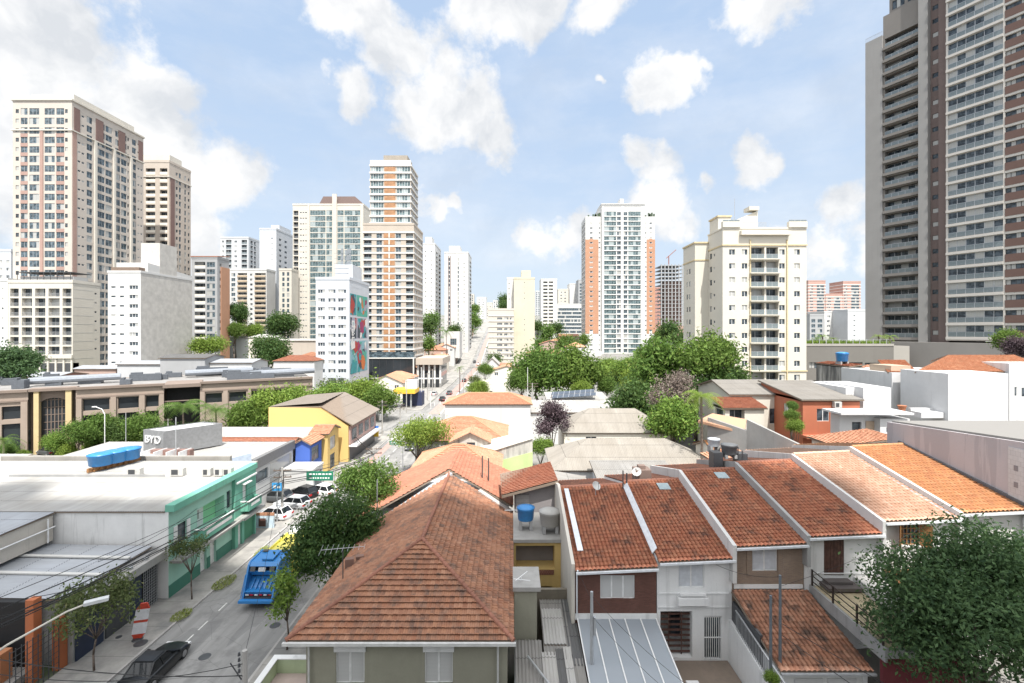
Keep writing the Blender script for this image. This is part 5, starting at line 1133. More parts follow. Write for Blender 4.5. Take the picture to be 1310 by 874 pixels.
# ledges under the balconies
me = MB(); me.box(T[1]+.1, T[2]-.05, -.15, .396, 0, .62); me = me.mesh('balcony_slab', [M_tg])
for i in range(24): place('balcony_slab', me, G, (0, 0, zb+i*fh-.2))
me = MB(); me.box(T[5]+.05, T[6], -1.5, -1.204, 0, .5); me = me.mesh('balcony_slab', [M_wb])
for i in range(29): place('balcony_slab', me, G, (0, 0, zb+i*fh+.05))
gblock(T[1]+1.0, T[2]-.05, 1, 17, 97.003, 101, M_tg, f=[(T[1]+1.6, T[1]+4, 97.8, 99.8, .15, 'd'), (T[1]+4.6, T[2]-.6, 97.8, 99.8, .15, 'd')], name='penthouse_wall')
put_many(G, ws, lambda it: win_mesh(it[1], it[2], it[3]), 'window'); put_many(G, rs, lambda it: rail_mesh(it[1], it[2]), 'balcony_railing')
place('roof_railing', rail_mesh(T[1]-T[0], 'bars'), G, (T[0], .1, 92.5))
# podium of that tower
M_pod = plaster('dark_taupe_podium', (.17, .16, .145), .1, .2, scale=.4); M_podl = plaster('light_taupe_podium', (.34, .32, .29), .1, .2, scale=.4)
Q = thing('garage_podium', 'long dark taupe parking podium with planted roof before the grey tower', 'podium', (73, 101, 6))
block(Q, 63.3, 82.2, 101, 128, 2, 19.0, M_pod, f=[(64, 67.5, 14.2, 15.5, .4, 'd'), (67.8, 71, 14.2, 15.5, .4, 'd'), (72, 75.5, 14.2, 15.5, .4, 'd'), (76, 80, 14.0, 15.4, .4, 'd'), (63.6, 68, 10.2, 11.6, .4, 'd')], rail=None)
mb = MB(); mb.prism([(82.205, 101), (85.6, 101), (84.6, 107), (82.205, 107)], 2, 19.01); mb.build('light_end_wall', [M_podl], Q)
addbox(Q, 63.3, 82.2, 100.9, 101.4, 19.003, 19.5, M_podl, 'planter_edge')
for k in range(13): addbox(Q, 63.4+k*1.45, 63.5+k*1.45, 101.2, 101.3, 19.51, 20.5, M_frame_a, 'fence_post')
addbox(Q, 63.4, 82, 101.22, 101.26, 20.3, 20.36, M_frame_a, 'rail')
mb = MB(); p = [A0+dv*u+Vector((-dv.y, dv.x))*v for u, v in ((-1.5, -3), (46, -3), (46, 20), (-1.5, 20))]
mb.prism([(q.x, q.y) for q in p], 2, 19.8); Q2 = mb.build('tower_base', [plaster('taupe_base', (.245, .23, .215), .1, .2, scale=.4)], None, label='plain taupe retaining base under the huge grey tower', cat='base wall')
# ================================================================ left side of the street
def house(name, label, x0, x1, y0, y1, z0, ze, rise, rtype, wall, rmat, kind='french', over=.35, f=(), r=(), l=(), cat='house', group=None, ridge=None, frac=.5):
    t = thing(name, label, cat, ((x0+x1)/2, y0, z0), group=group)
    block(t, x0, x1, y0, y1, z0-2, ze, wall, f=f, r=r, l=l, rail=None, top=(rtype == 'flat'))
    a, b, c, d = x0-over, x1+over, y0-over, y1+over; zr = ze+rise; V_ = Vector; caps = []
    if rtype == 'flat': return t
    if rtype == 'hip':
        if (b-a) > (d-c): i = (d-c)/2; r0, r1 = V_((a+i, (c+d)/2, zr)), V_((b-i, (c+d)/2, zr))
        else: i = (b-a)/2; r0, r1 = V_(((a+b)/2, c+i, zr)), V_(((a+b)/2, d-i, zr))
        A, B, C, D = V_((a, c, ze)), V_((b, c, ze)), V_((b, d, ze)), V_((a, d, ze))
        if (b-a) > (d-c): pl = [[A, B, r1, r0], [C, D, r0, r1], [D, A, r0], [B, C, r1]]; caps = [(A, r0), (D, r0), (B, r1), (C, r1), (r0, r1)]
        else: pl = [[A, B, r0], [C, D, r1], [D, A, r0, r1], [B, C, r1, r0]]; caps = [(A, r0), (B, r0), (C, r1), (D, r1), (r0, r1)]
    elif rtype == 'gx':
        m_ = c+(d-c)*frac; pl = [[V_((a, c, ze)), V_((b, c, ze)), V_((b, m_, zr)), V_((a, m_, zr))], [V_((b, d, ze)), V_((a, d, ze)), V_((a, m_, zr)), V_((b, m_, zr))]]; caps = [(V_((a, m_, zr)), V_((b, m_, zr)))]
        for x in (x0, x1): mb = MB(); mb.face([(x, y0, ze), (x, y1, ze), (x, m_, zr-.1)]); mb.build('gable', [wall], t)
    elif rtype == 'gy':
        m_ = a+(b-a)*frac; pl = [[V_((a, d, ze)), V_((a, c, ze)), V_((m_, c, zr)), V_((m_, d, zr))], [V_((b, c, ze)), V_((b, d, ze)), V_((m_, d, zr)), V_((m_, c, zr))]]; caps = [(V_((m_, c, zr)), V_((m_, d, zr)))]
        for y in (y0, y1): mb = MB(); mb.face([(x0, y, ze), (x1, y, ze), (m_, y, zr-.1)]); mb.build('gable', [wall], t)
    elif rtype == 'sf': pl = [[V_((a, c, ze)), V_((b, c, ze)), V_((b, d, zr)), V_((a, d, zr))]]
    elif rtype == 'sl': pl = [[V_((a, d, ze)), V_((a, c, ze)), V_((b, c, zr)), V_((b, d, zr))]]
    elif rtype == 'sr': pl = [[V_((b, c, ze)), V_((b, d, ze)), V_((a, d, zr)), V_((a, c, zr))]]
    if rtype[0] == 's':
        mb = MB(); hz = {'sf': (0, 0, 1, 1), 'sl': (0, 1, 1, 0), 'sr': (1, 0, 0, 1)}[rtype]
        mb.prism([(x0, y0), (x1, y0), (x1, y1), (x0, y1)], ze-.3, [ze+rise*q-.08 for q in hz]); mb.build('upper_wall', [wall], t)
    roof(t, pl, kind, rmat, cap=(ridge, caps) if ridge and caps else None)
    return t
# --- the two-tone green building
M_mint = plaster('mint_wall', (.36, .61, .50), .10, .14); M_green = plaster('green_wall', (.15, .40, .30), .15, .4); M_dgreen = plaster('dark_green_dado', (.06, .20, .145), .15, .2)
GB = thing('shop_building', 'two-tone green two-storey building with small balconies and white roof on the street', 'building', (-28.6, 38.5, 0))
GX, g0, g1, g2, gt = -28.2, 38.5, 47.2, 51.0, 7.25
wi, ra = [], []
mb = MB()
hl = openings(GB, -58, GX, g0, g1, 'r', [(39.5, 40.6, 4.15, 5.75, .15, 'd'), (42.0, 46.0, 3.95, 6.1, .9, None), (46.35, 47.0, 4.5, 6.2, .15, 'd')], wi, ra, None)
facade(mb, (GX, g0), (0, 1), g1-g0, 3.2, gt, hl)
mb.build('mint_wall', [M_mint, M_green], GB)
wl = [q for q in wi if q[3]]; put_many(GB, wl, lambda it: win_mesh(it[1], it[2], it[3]), 'window')
mb = MB(); mb.box(GX-.95, GX-.905, 42.0, 46.0, 3.95, 6.1); mb.build('recess_wall', [plaster('fresh_green', (.33, .70, .40), .1, .1)], GB)
mb = MB(); mb.box(GX-.9, GX-.85, 42.5, 44.1, 4.0, 5.7, 0); mb.box(GX-.848, GX-.84, 43.1, 43.5, 4.7, 5.55, 1); mb.build('balcony_window', [M_frame_w, M_glass], GB)
for y0_ in (39.05, 40.62):
    mb = MB(); mb.box(GX+.004, GX+.07, y0_, y0_+.42, 4.15, 5.75); mb.build('shutter', [M_frame_w], GB)
mb = MB(); facade(mb, (GX, g0), (0, 1), g1-g0, 0, 3.2, [(3.9, 4.8, 0.1, 2.2, .2), (5.3, 6.2, .1, 2.3, .2)], 0); mb.build('ground_wall', [M_mint], GB)
mb = MB(); mb.box(GX-.25, GX-.205, 42.4, 43.3, .1, 2.2); mb.build('door', [M_frame_w], GB); mb = MB(); mb.box(GX-.25, GX-.205, 43.8, 44.7, .1, 2.3); mb.build('door', [M_frame_w], GB)
for (ya, yb) in ((g0, 42.38), (43.32, 43.78), (44.72, g1)):
    mb = MB(); mb.box(GX+.004, GX+.04, ya, yb, 0, 1.15); mb.build('dado', [M_dgreen], GB)
mb = MB(); facade(mb, (GX+.35, g1), (0, 1), g2-g1, 3.2, gt, [(1.3, 2.1, 4.3, 6.1, .2)]); facade(mb, (GX+.35, g1), (0, 1), g2-g1, 0, 3.2, [(.5, 1.2, .1, 2.4, .2), (1.6, 3.6, .1, 2.6, .25)])
mb.face([(GX+.35, g1, 0), (GX-.1, g1, 0), (GX-.1, g1, gt), (GX+.35, g1, gt)]); mb.face([(GX+.35, g2, 0), (GX-6, g2, 0), (GX-6, g2, gt), (GX+.35, g2, gt)]); mb.build('green_wing', [M_green], GB)
mb = MB(); mb.box(GX+.05, GX+.12, g1+1.6, g1+3.6, .1, 2.6); mb.build('roller_door', [plaster('green_shutter', (.07, .24, .14), .1, .2)], GB)
mb = MB(); mb.box(GX+.08, GX+.14, g1+.5, g1+1.2, .1, 2.4); mb.build('door', [M_frame_w], GB); mb = MB(); mb.box(GX+.17, GX+.2, g1+1.3, g1+2.1, 4.3, 6.1); mb.build('balcony_window', [M_frame_w], GB)
mb = MB(); mb.box(GX-.25, GX+.5, g0-.05, g2+.05, gt, gt+.55); mb.build('parapet', [M_green], GB)
mb = MB(); mb.box(GX+.354, GX+.55, g1+.1, g2-.1, 6.65, 6.8); mb.box(GX+.354, GX+.75, g1+1.1, g1+2.4, 6.25, 6.35); mb.build('cornice', [M_frame_w], GB)
def balc(x0, x1, ya, yb, z):
    mb = MB(); mb.box(x0, x1, ya, yb, z, z+.18, 1); mb.box(x1-.12, x1, ya, yb, z+.181, z+.95, 1); mb.box(x0, x1-.121, ya, ya+.12, z+.181, z+.95, 1); mb.box(x0, x1-.121, yb-.12, yb, z+.181, z+.95, 1)
    mb.box(x1-.16, x1+.04, ya-.04, yb+.04, z+.951, z+1.02, 0); mb.box(x0, x1-.161, ya-.04, ya+.16, z+.951, z+1.02, 0); mb.box(x1+.001, x1+.012, ya+.4, yb-.4, z+.4, z+.7, 0)
    mb.build('balcony', [M_frame_w, M_green], GB)
balc(GX+.004, GX+.85, 41.6, 46.2, 3.45); balc(GX+.354, GX+1.25, g1+.9, g1+3.3, 3.6)
mb = MB(); mb.box(GX+.004, GX+1.0, g0+.1, g1, 2.95, 3.15); mb.box(GX+.354, GX+1.35, g1+.02, g2+.1, 3.0, 3.2); mb.build('canopy_slab', [M_slab], GB)
mb = MB(); facade(mb, (-58, g0), (1, 0), 58+GX, 0, gt, []); mb.face([(-58, g0, 0), (-58, g2, 0), (-58, g2, gt), (-58, g0, gt)]); mb.build('side_wall', [plaster('peeling_white_wall', (.74, .735, .72), .15, .6)], GB)
M_wroof = sheetmetal('white_roof_sheets', (.44, .43, .41), .6, .65)
for (ya, yb, za, zb_) in ((g0-.15, 46.6, gt+.06, gt+.35), (46.65, 52.6, gt+.15, gt+.3)):
    roof(GB, [[(-58.2, ya, za), (GX-.26, ya, za), (GX-.26, yb, zb_), (-58.2, yb, zb_)]], 'corr', M_wroof, thick=.06, name='roof_sheet')
mb = MB(); mb.box(-50, GX-6.3, 46.605, 46.645, gt+.1, gt+.6); mb.build('roof_step', [M_grey], GB)
def acunit(x, y, z, label, w=1.1, rot=0):
    t = thing('air_conditioner', label, 'air conditioner', (x, y, z)); mb = MB(); mb.box(x, x+w, y, y+.5, z, z+.75); mb.build('case', [plain('ac_case', (.5, .49, .46), .5)], t)
    mb = MB(); mb.lathe((x+w*.4, y-.005, z+.37), [(.26, 0)], 12) if False else mb.box(x+.12, x+w*.6, y-.02, y-.003, z+.12, z+.62); mb.build('fan_grille', [M_dgrey], t)
for px, lab in ((172, 'grey air conditioner on the white roof nearest the blue tanks'), (226, 'grey air conditioner alone in the middle of the white roof'), (266, 'pale air conditioner on the white roof, left of two side by side'), (281, 'pale air conditioner on the white roof, middle of the right cluster'), (292, 'pale air conditioner nearest the green parapet on the white roof')):
    p = W(px, 606, gt+.2); acunit(p.x, 47.3, gt+.25, lab, 1.3 if px < 240 else .85)
TS = thing('tank_platform', 'long timber platform on the white roof under three blue tanks', 'platform', (-41, 49, gt)); 
pa, pb = W(112, 604, gt+.4), W(166, 592, gt+.4); dd = (pb-pa); mb = MB()
for k in range(2): mb.slab([pa+Vector((0, k*1.1, .35)), pb+Vector((0, k*1.1, .35)), pb+Vector((0, k*1.1+.25, .35)), pa+Vector((0, k*1.1+.25, .35))], .15)
mb.build('beam', [M_wood_l], TS); mb = MB()
for k in range(8): q = pa+dd*(k/7.0); mb.box(q.x-.1, q.x+.1, q.y, q.y+1.4, gt+.3, q.z+.3)
mb.build('support', [M_wood_l], TS)
for k, lab in enumerate(('nearest and leftmost of the three blue tanks on the timber platform', 'middle one of the three blue tanks on the timber platform', 'farthest and rightmost of the three blue tanks on the timber platform')):
    q = pa+dd*(.17+.33*k); tank((q.x, q.y+.7, q.z+.4), 1.12, 1.25, M_blue_t, lab, legs=False, base=0, group='blue tanks on the white roof')
# long white shed left of it
SH = thing('warehouse', 'long white-roofed shed at the left with ribbed translucent edge', 'warehouse', (-60, 54, 0))
mb = MB(); mb.box(-100, -58.5, 53.2, 57, 0, 7.0); mb.build('wall', [M_white], SH)
for pl, mt in (([(-58.3, 38.4, 7.5), (-58.3, 53, 7.5), (-100, 53, 8.0), (-100, 38.4, 8.0)], M_wroof), ([(-100, 53.1, 7.1), (-58.2, 53.1, 7.1), (-58.2, 57, 7.2), (-100, 57, 7.2)], M_wroof)):
    roof(SH, [pl], 'trap', mt, thick=.08, name='roof_sheet')
mb = MB(); mb.box(-90, -58.4, 38.6, 52.9, 0, 7.5); mb.build('wall', [M_white], SH)
# zinc-roofed shops near the camera
ZS = thing('shop_building', 'row of low shops with zinc roof and dark grilled fronts at the lower left', 'shop', (-36, 30, 0))
mb = MB(); mb.box(-52, -29.0, 31.0, 38.3, 0, 4.3); mb.build('wall', [M_grey], ZS)
roof(ZS, [[(-29.3, 30.6, 4.55), (-29.3, 38.2, 4.55), (-52, 38.2, 5.0), (-52, 30.6, 5.0)]], 'corr', M_zinc, thick=.06, name='roof_sheet')
for (ya, za) in ((33.4, .02), (35.9, .02)):
    mb = MB(); mb.slab([(-29.4, ya, 4.72), (-29.4, ya+.28, 4.72), (-51, ya+.28, 5.17), (-51, ya, 5.17)], .1); mb.build('roof_rib', [plaster('pale_ridge_strip', (.6, .59, .56), .1, .3)], ZS)
mb = MB(); mb.box(-28.98, -28.2, 30.8, 38.3, 3.6, 4.2); mb.build('concrete_canopy', [M_slab], ZS)
for y in (31.5, 33, 35, 36.5): addbox(ZS, -28.8, -28.5, y, y+.3, 4.21, 4.4, M_frame_a, 'floodlight')
for (ya, yb, mt) in ((31.1, 33.2, plain('navy_panel', (.02, .03, .06), .5)), (33.4, 35.4, M_dgrey), (35.6, 36.6, plain('navy_panel', (.02, .03, .06), .5))):
    addbox(ZS, -28.98, -28.9, ya, yb, .1, 3.4, mt, 'shop_front')
mb = MB()
for k in range(8): mb.tube((-28.85, 36.75+k*.19, .1), (-28.85, 36.75+k*.19, 3.4), .02, None, 4)
for k in range(16): mb.tube((-28.85, 36.7, .1+k*.22), (-28.85, 38.25, .1+k*.22), .015, None, 4)
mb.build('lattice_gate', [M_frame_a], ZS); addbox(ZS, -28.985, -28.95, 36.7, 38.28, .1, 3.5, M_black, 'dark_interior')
BX = thing('upper_storey', 'small beige boxed rooftop storey with grey zinc top at the left edge', 'building', (-42, 32, 4.6))
mb = MB(); mb.box(-52, -37.4, 32.5, 38.2, 5.05, 7.1); mb.build('wall', [plaster('beige_side_wall', (.52, .48, .42), .12, .4)], BX)
roof(BX, [[(-52.1, 32.4, 7.15), (-37.3, 32.4, 7.15), (-37.3, 38.3, 7.3), (-52.1, 38.3, 7.3)]], 'corr', M_zinc, thick=.05, name='roof_sheet')
mb = MB(); mb.tube((-37.2, 32.6, 6.2), (-37.2, 38.2, 6.2), .06); mb.tube((-37.2, 37.6, 5.1), (-37.2, 37.6, 7), .06); mb.build('pipe', [M_frame_w], BX)
mb = MB(); mb.box(-58, -37.5, 26, 32.3, 5.2, 5.6); mb.build('low_roof', [M_zinc], BX)
# corner bar with orange pillars
OB = thing('bar', 'corner bar with orange pillars, dark interior and timber deck at the lower left', 'bar', (-33, 26, 0))
M_orp = plaster('orange_pillar_paint', (.48, .15, .06), .15, .3)
for (x, y, zt) in ((-30.2, 29.6, 5.2), (-29.6, 30.7, 3.4)): addbox(OB, x-.26, x+.26, y-.26, y+.26, 0, zt, M_orp, 'pillar')
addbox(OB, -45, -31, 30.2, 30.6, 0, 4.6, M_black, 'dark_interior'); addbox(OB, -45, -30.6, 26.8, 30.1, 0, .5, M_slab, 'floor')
mb = MB()
for k in range(28): mb.box(-45+k*.5, -44.55+k*.5, 24.0, 26.6, .9, 1.0)
mb.box(-45, -30.9, 26.61, 26.75, .3, 2.3); mb.build('timber_deck', [M_wood_l], OB)
addbox(OB, -45, -31.2, 28.6, 29.3, .51, 2.3, plaster('orange_low_wall', (.40, .17, .08), .15, .3), 'planter')
mb = MB()
for k in range(10): mb.tube((-29.35, 27.4+k*.33, 0), (-29.35, 27.4+k*.33, 3.3), .03, None, 5)
for k in range(9): mb.tube((-29.35, 27.4, .3+k*.36), (-29.35, 30.4, .3+k*.36), .02, None, 4)
mb.build('gate', [M_dgrey], OB)
# banner and pavement things
BN = thing('banner', 'leaning white banner board with red ends on the left pavement', 'banner', (*W(176, 822, .15).xy, .15))
c = W(176, 818, .15); mb = MB(); q = Vector((.25, -.1, 1)).normalized(); uu = Vector((.97, .25, 0)); nnn = uu.cross(q)
def bpt(a_, h): return c+uu*a_+q*h
pf = [(.12, .05), (.36, .25), (.42, 1.0), (.40, 2.1), (.30, 2.7), (0, 2.95), (-.30, 2.7), (-.40, 2.1), (-.42, 1.0), (-.36, .25), (-.12, .05)]
bw_ = lambda h: .42 if .6 < h < 2.2 else .34
for (h0, h1, mi) in ((.05, .45, 1), (.45, 1.35, 0), (1.35, 1.55, 1), (1.55, 2.4, 0), (2.4, 2.85, 1)):
    b0, b1 = (.2 if h0 < .1 else .42), (.2 if h1 > 2.8 else .42)
    pp = [bpt(-b0, h0), bpt(b0, h0), bpt(b1, h1), bpt(-b1, h1)]; off = nnn*.04
    mb.face([p_+off for p_ in pp], mi); mb.face([p_-off for p_ in pp][::-1], mi)
    for k in range(4): mb.face([pp[k]+off, pp[k]-off, pp[(k+1) % 4]-off, pp[(k+1) % 4]+off], mi)
mb.build('board', [plain('banner_white', (.70, .70, .72), .5), plain('banner_red', (.55, .06, .03), .5)], BN); mb = MB(); mb.lathe((c.x, c.y, .15), [(.35, 0), (.3, .08), (.06, .12)], 12); mb.build('base', [M_dgrey], BN)
t = thing('kiosk', 'low white flat-roofed kiosk in front of the blue shop by the street', 'kiosk', (-29.5, 64.6, 0))
addbox(t, -31.4, -27.4, 64.6, 67.9, 0, 2.9, M_wht, 'wall'); addbox(t, -31.5, -27.3, 64.5, 68, 2.903, 3.2, M_wht, 'roof_slab'); addbox(t, -27.398, -27.36, 65, 67.4, .2, 2.3, M_glass_b, 'window')
# --- the car dealer and its lot
DL = thing('dealership', 'white showroom with dark grey fascia band along the street', 'showroom', (-40, 60, 0))
mb = MB(); facade(mb, (-31.6, 57.4), (0, 1), 10.2, 0, 5.2, [(.4, 3.4, 3.2, 4.6, .2), (3.8, 6.6, .3, 2.9, .2), (7, 9.9, .3, 2.9, .2), (3.8, 9.9, 3.2, 4.8, .2)]); mb.face([(-58, 57.4, 0), (-31.6, 57.4, 0), (-31.6, 57.4, 5.2), (-58, 57.4, 5.2)]); mb.face([(-58, 67.6, 0), (-31.6, 67.6, 0), (-31.6, 67.6, 5.2), (-58, 67.6, 5.2)]); mb.build('wall', [M_wht], DL)
for (a_, b__, c_, d_) in ((57.8, 60.8, 3.2, 4.6), (61.2, 64, .3, 2.9), (64.4, 67.3, .3, 2.9), (61.2, 67.3, 3.2, 4.8)): addbox(DL, -31.85, -31.79, a_, b__, c_, d_, M_glass_b, 'glazing')
mb = MB(); mb.box(-31.9, -31.3, 57.2, 67.7, 5.203, 6.4); mb.build('fascia', [plain('fascia_grey', (.15, .15, .15), .5)], DL)
roof(DL, [[(-58, 57.6, 6.0), (-31.95, 57.6, 6.0), (-31.95, 67.6, 6.2), (-58, 67.6, 6.2)]], 'trap', M_wroof, thick=.1, name='roof_sheet')
addbox(DL, -40, -33, 57.2, 57.4, 5.0, 7.0, plain('blue_grey_panel', (.40, .46, .55), .5), 'side_panel') if False else None
mb = MB(); mb.prism([(-38.5, 54.6), (-38.3, 54.6), (-31.7, 57.1), (-31.9, 57.1)], 4.5, [5.9, 5.9, 7.3, 7.3]); mb.build('side_panel', [plain('blue_grey_panel', (.40, .46, .55), .5)], DL)
addbox(DL, -58, -32, 53.2, 53.6, 5, 7.9, plaster('taupe_parapet', (.33, .31, .28), .2, .4), 'parapet_wall'); addbox(DL, -58, -38.6, 53.7, 57.3, 5, 6.15, M_wht, 'back_roof')
for k in range(4): addbox(DL, -44.5+k*1.5, -44.4+k*1.5, 56.2, 58.4, 6.21, 7.6, M_frame_w, 'louvre')
addbox(DL, -44.6, -39.6, 57.6, 58.4, 6.22, 7.5, plain('brown_louvre', (.22, .13, .11), .6), 'louvre_back'); addbox(DL, -53, -43.5, 55.5, 58.4, 6.8, 7.05, M_wht, 'upper_roof')
# boxed sign tower with the lettering
a_, b__, l_ = Vector((-44.6, 60.0)), Vector((-40.4, 65.4)), Vector((-48.1, 61.2)); bk = l_+(b__-a_); z0, z1 = 6.3, 9.3
SG = thing('sign_box', 'silver boxed roof sign with white letters above the showroom', 'sign', (a_.x, a_.y, z0))
mb = MB(); pts = [a_, b__, bk, l_]
for k in range(4): p_, q_ = pts[k], pts[(k+1) % 4]; mb.face([(*p_, z0), (*q_, z0), (*q_, z1), (*p_, z1)])
cen = (a_+bk)/2; inn = [p_+(cen-p_).normalized()*.25 for p_ in pts]
for k in range(4): p_, q_ = inn[k], inn[(k+1) % 4]; mb.face([(*p_, z0), (*q_, z0), (*q_, z1), (*p_, z1)]); mb.face([(*pts[k], z1), (*pts[(k+1) % 4], z1), (*q_, z1), (*p_, z1)])
mb.face([(*p_, z0+.6) for p_ in inn]); mb.build('cladding', [plain('silver_cladding', (.25, .255, .26), .4, .3)], SG)
mb = MB()
for k in range(9):
    p_ = inn[0].lerp(inn[3], k/8.0); q_ = inn[1].lerp(inn[2], k/8.0); mb.tube((*p_, z1-.15), (*q_, z1-.15), .05, None, 5)
for k in range(9):
    p_ = inn[0].lerp(inn[1], k/8.0); q_ = inn[3].lerp(inn[2], k/8.0); mb.tube((*p_, z1-.3), (*q_, z1-.3), .05, None, 5); mb.tube((*p_, z0+.6), (*p_, z1-.2), .04, None, 4)
mb.build('truss', [M_frame_w], SG)
d_ = (a_-l_); tm = text_mesh('BYD', 1.35, .06); tm.materials.append(M_frame_w); nrm = Vector((d_.y, -d_.x)).normalized()
o = bpy.data.objects.new('lettering', tm); COL.objects.link(o); o.parent = SG; mid = (a_+l_)/2+nrm*.08
o.location = Vector((mid.x, mid.y, 8.1))-LOC[SG.name]; o.rotation_euler = (Rd(90), 0, math.atan2(d_.y, d_.x)); o.scale = (1.15, 1, 1)
# blue and yellow houses, the big yellow wall
M_blue = plaster('cobalt_wall', (.06, .13, .45), .1, .15); M_ylw = plaster('bright_yellow_wall', (.66, .47, .18), .06, .08, scale=.3)
house('shop_building', 'small cobalt blue shop front beside the yellow house', -31.5, -29.4, 68.2, 72.4, 0, 5.7, .8, 'gy', M_blue, M_orange, r=[(68.8, 71.4, 2.9, 5.0, .1, 'W')], cat='shop')
house('house', 'narrow yellow house with small pediment beside the blue shop', -31.2, -28.7, 73, 77.6, 0, 6.2, 1.0, 'gx', M_ylw, M_orange, r=[(74, 76.2, 3.4, 5.4, .1, 'W'), (74, 76, .3, 2.6, .1, 'd')])
house('shop_building', 'low white and orange roofed shops behind the dealership fascia', -50, -31.7, 72.8, 78.8, 0, 5.6, 1.0, 'gx', M_wht, M_wroof, 'corr', cat='shop', frac=.55)
house('shop_building', 'narrow orange roofed strip of shops right behind the dealership fascia', -47, -32.2, 68.2, 71.6, 0, 5.6, .7, 'gx', M_wht, M_flat_or, cat='shop')
mb = MB()
t = thing('house', 'large bright yellow building with brown hip roof facing the street', 'building', (-38, 96, 0))
X0, X1, Y0, Y1 = -41, -27.6, 79, 94; ws_, rs_ = [], []
mb.prism([(X0, Y0), (X0+9, Y0), (X1, Y0), (X1, Y1), (X0, Y1)], 0, [9.3, 9.3, 6.2, 6.2, 9.3]); mb.build('wall', [M_ylw], t)
mb = MB(); mb.box(X1+.003, X1+.3, Y0+.3, Y1, 3.0, 6.1, 0); mb.build('upper_front', [plaster('rose_front', (.42, .28, .25), .1, .2)], t)
for k in range(4): addbox(t, X1+.302, X1+.36, Y0+1+k*3.5, Y0+3.2+k*3.5, 3.6, 5.5, M_glass, 'window')
addbox(t, X1+.003, X1+1.4, Y0+.3, Y1, 2.6, 2.9, M_frame_w, 'awning'); addbox(t, X1+.003, X1+.1, Y0+.6, Y1, .1, 2.5, M_dgrey, 'shop_front')
M_broof = sheetmetal('brown_grey_sheets', (.23, .195, .165), .8, .25)
ra_, rb_ = Vector((X0+9, 78.9, 9.5)), Vector((X0+7.5, 94, 10.0))
roof(t, [[(X1+.9, 78.7, 6.35), (X1+.9, 95, 6.35), rb_, ra_], [rb_, (X0, 94, 9.4), (X0, 79.2, 9.4), ra_]], 'corr', M_broof, thick=.12)
# ================================================================ the stone-faced mall
M_stone = plaster('brown_sandstone', (.34, .27, .22), .15, .25, scale=.6); M_stone_d = plaster('dark_stone', (.22, .17, .14), .15, .3, scale=.6); M_yst = plaster('yellow_stone_pier', (.58, .45, .25), .1, .15)
ma, mbb = Vector((-106.4, 72)), Vector((-46, 108.2)); dm = (mbb-ma).normalized(); Lm = (mbb-ma).length
ML = thing('shopping_mall', 'long brown sandstone mall with dark windows and arched glass entrance', 'shopping mall', (ma.x, ma.y, 0), math.atan2(dm.y, dm.x))
def mpx(px): k = (px-CX)/F; return (k*ma.y-ma.x)/(dm.x-k*dm.y)
zt = 11.3
segs = [(0, mpx(36), [(mpx(2), mpx(27), 6.6, 8.9, .5), (mpx(2), mpx(26), .3, 5.8, .5)]), (mpx(97), mpx(149), [(mpx(106), mpx(140), 7.2, 9.4, .5), (mpx(106), mpx(140), 3.6, 6.4, .5)]), (mpx(149), mpx(210), [(mpx(151), mpx(177.5), 7.2, 9.4, .5), (mpx(186.5), mpx(203), 7.2, 9.4, .5), (mpx(151), mpx(177.5), 3.6, 6.4, .5), (mpx(186.5), mpx(203), 3.6, 6.4, .5)]), (mpx(256), Lm, [(mpx(263), mpx(284), 7.2, 9.2, .5), (mpx(293), mpx(315), 7.2, 9.2, .5), (mpx(322), mpx(345), 7.2, 9.2, .5), (mpx(351), mpx(372), 7.2, 9.2, .5)])]
mb = MB(); gl = MB()
for (a_, b__, hs) in segs:
    facade(mb, (a_, 0), (1, 0), b__-a_, 0, zt, [(h[0]-a_, h[1]-a_, h[2], h[3], h[4]) for h in hs])
    for h in hs: addbox(ML, h[0], h[1], .49, .54, h[2], h[3], m_dg, 'glazing')
mb.face([(Lm, 0, 0), (Lm, 20, 0), (Lm, 20, zt), (Lm, 0, zt)]); mb.face([(0, 26, 0), (Lm, 26, 0), (Lm, 26, zt), (0, 26, zt)])
mb.build('stone_wall', [M_stone], ML)
for (a_, b__) in ((mpx(27.5), mpx(36)), (mpx(98), mpx(105)), (mpx(142), mpx(149)), (mpx(178.5), mpx(185.5)), (mpx(204), mpx(210)), (mpx(256), mpx(262)), (mpx(285.5), mpx(291.5)), (mpx(317), mpx(321)), (mpx(346), mpx(350))): addbox(ML, a_, b__, -.45, -.004, 0, 9.6, M_stone, 'stone_pier')
mb = MB()
for (a_, b__) in ((0, mpx(36)), (mpx(97), mpx(210)), (mpx(256), Lm)): mb.box(a_, b__, -.25, -.006, 9.62, 9.9); mb.box(a_, b__, -.5, .6, zt+.003, zt+.45)
mb.build('cornice', [M_stone_d], ML)
# entrance with the arch
e0_, e1_ = mpx(36), mpx(97); ax0, ax1 = mpx(52.5), mpx(81); ac = (ax0+ax1)/2; ar = (ax1-ax0)/2; mb = MB()
mb.box(e0_, ax0-.8, 1.4, 1.8, 0, zt); mb.box(ax1+.8, e1_, 1.4, 1.8, 0, zt)
zs_ = 8.2; seg = 16
for k in range(seg):
    t0, t1 = math.pi*k/seg, math.pi*(k+1)/seg; r_ = ar+.8
    p0, p1 = (ac-r_*math.cos(t0), zs_+ar*.95*math.sin(t0)+.3*math.sin(t0)), (ac-r_*math.cos(t1), zs_+ar*.95*math.sin(t1)+.3*math.sin(t1))
    mb.face([(p0[0], .8, p0[1]), (p1[0], .8, p1[1]), (p1[0], .8, zt), (p0[0], .8, zt)]); mb.face([(p0[0], .8, p0[1]), (p1[0], .8, p1[1]), (p1[0], 1.5, p1[1]), (p0[0], 1.5, p0[1])])
mb.build('arch_wall', [M_stone_d], ML)
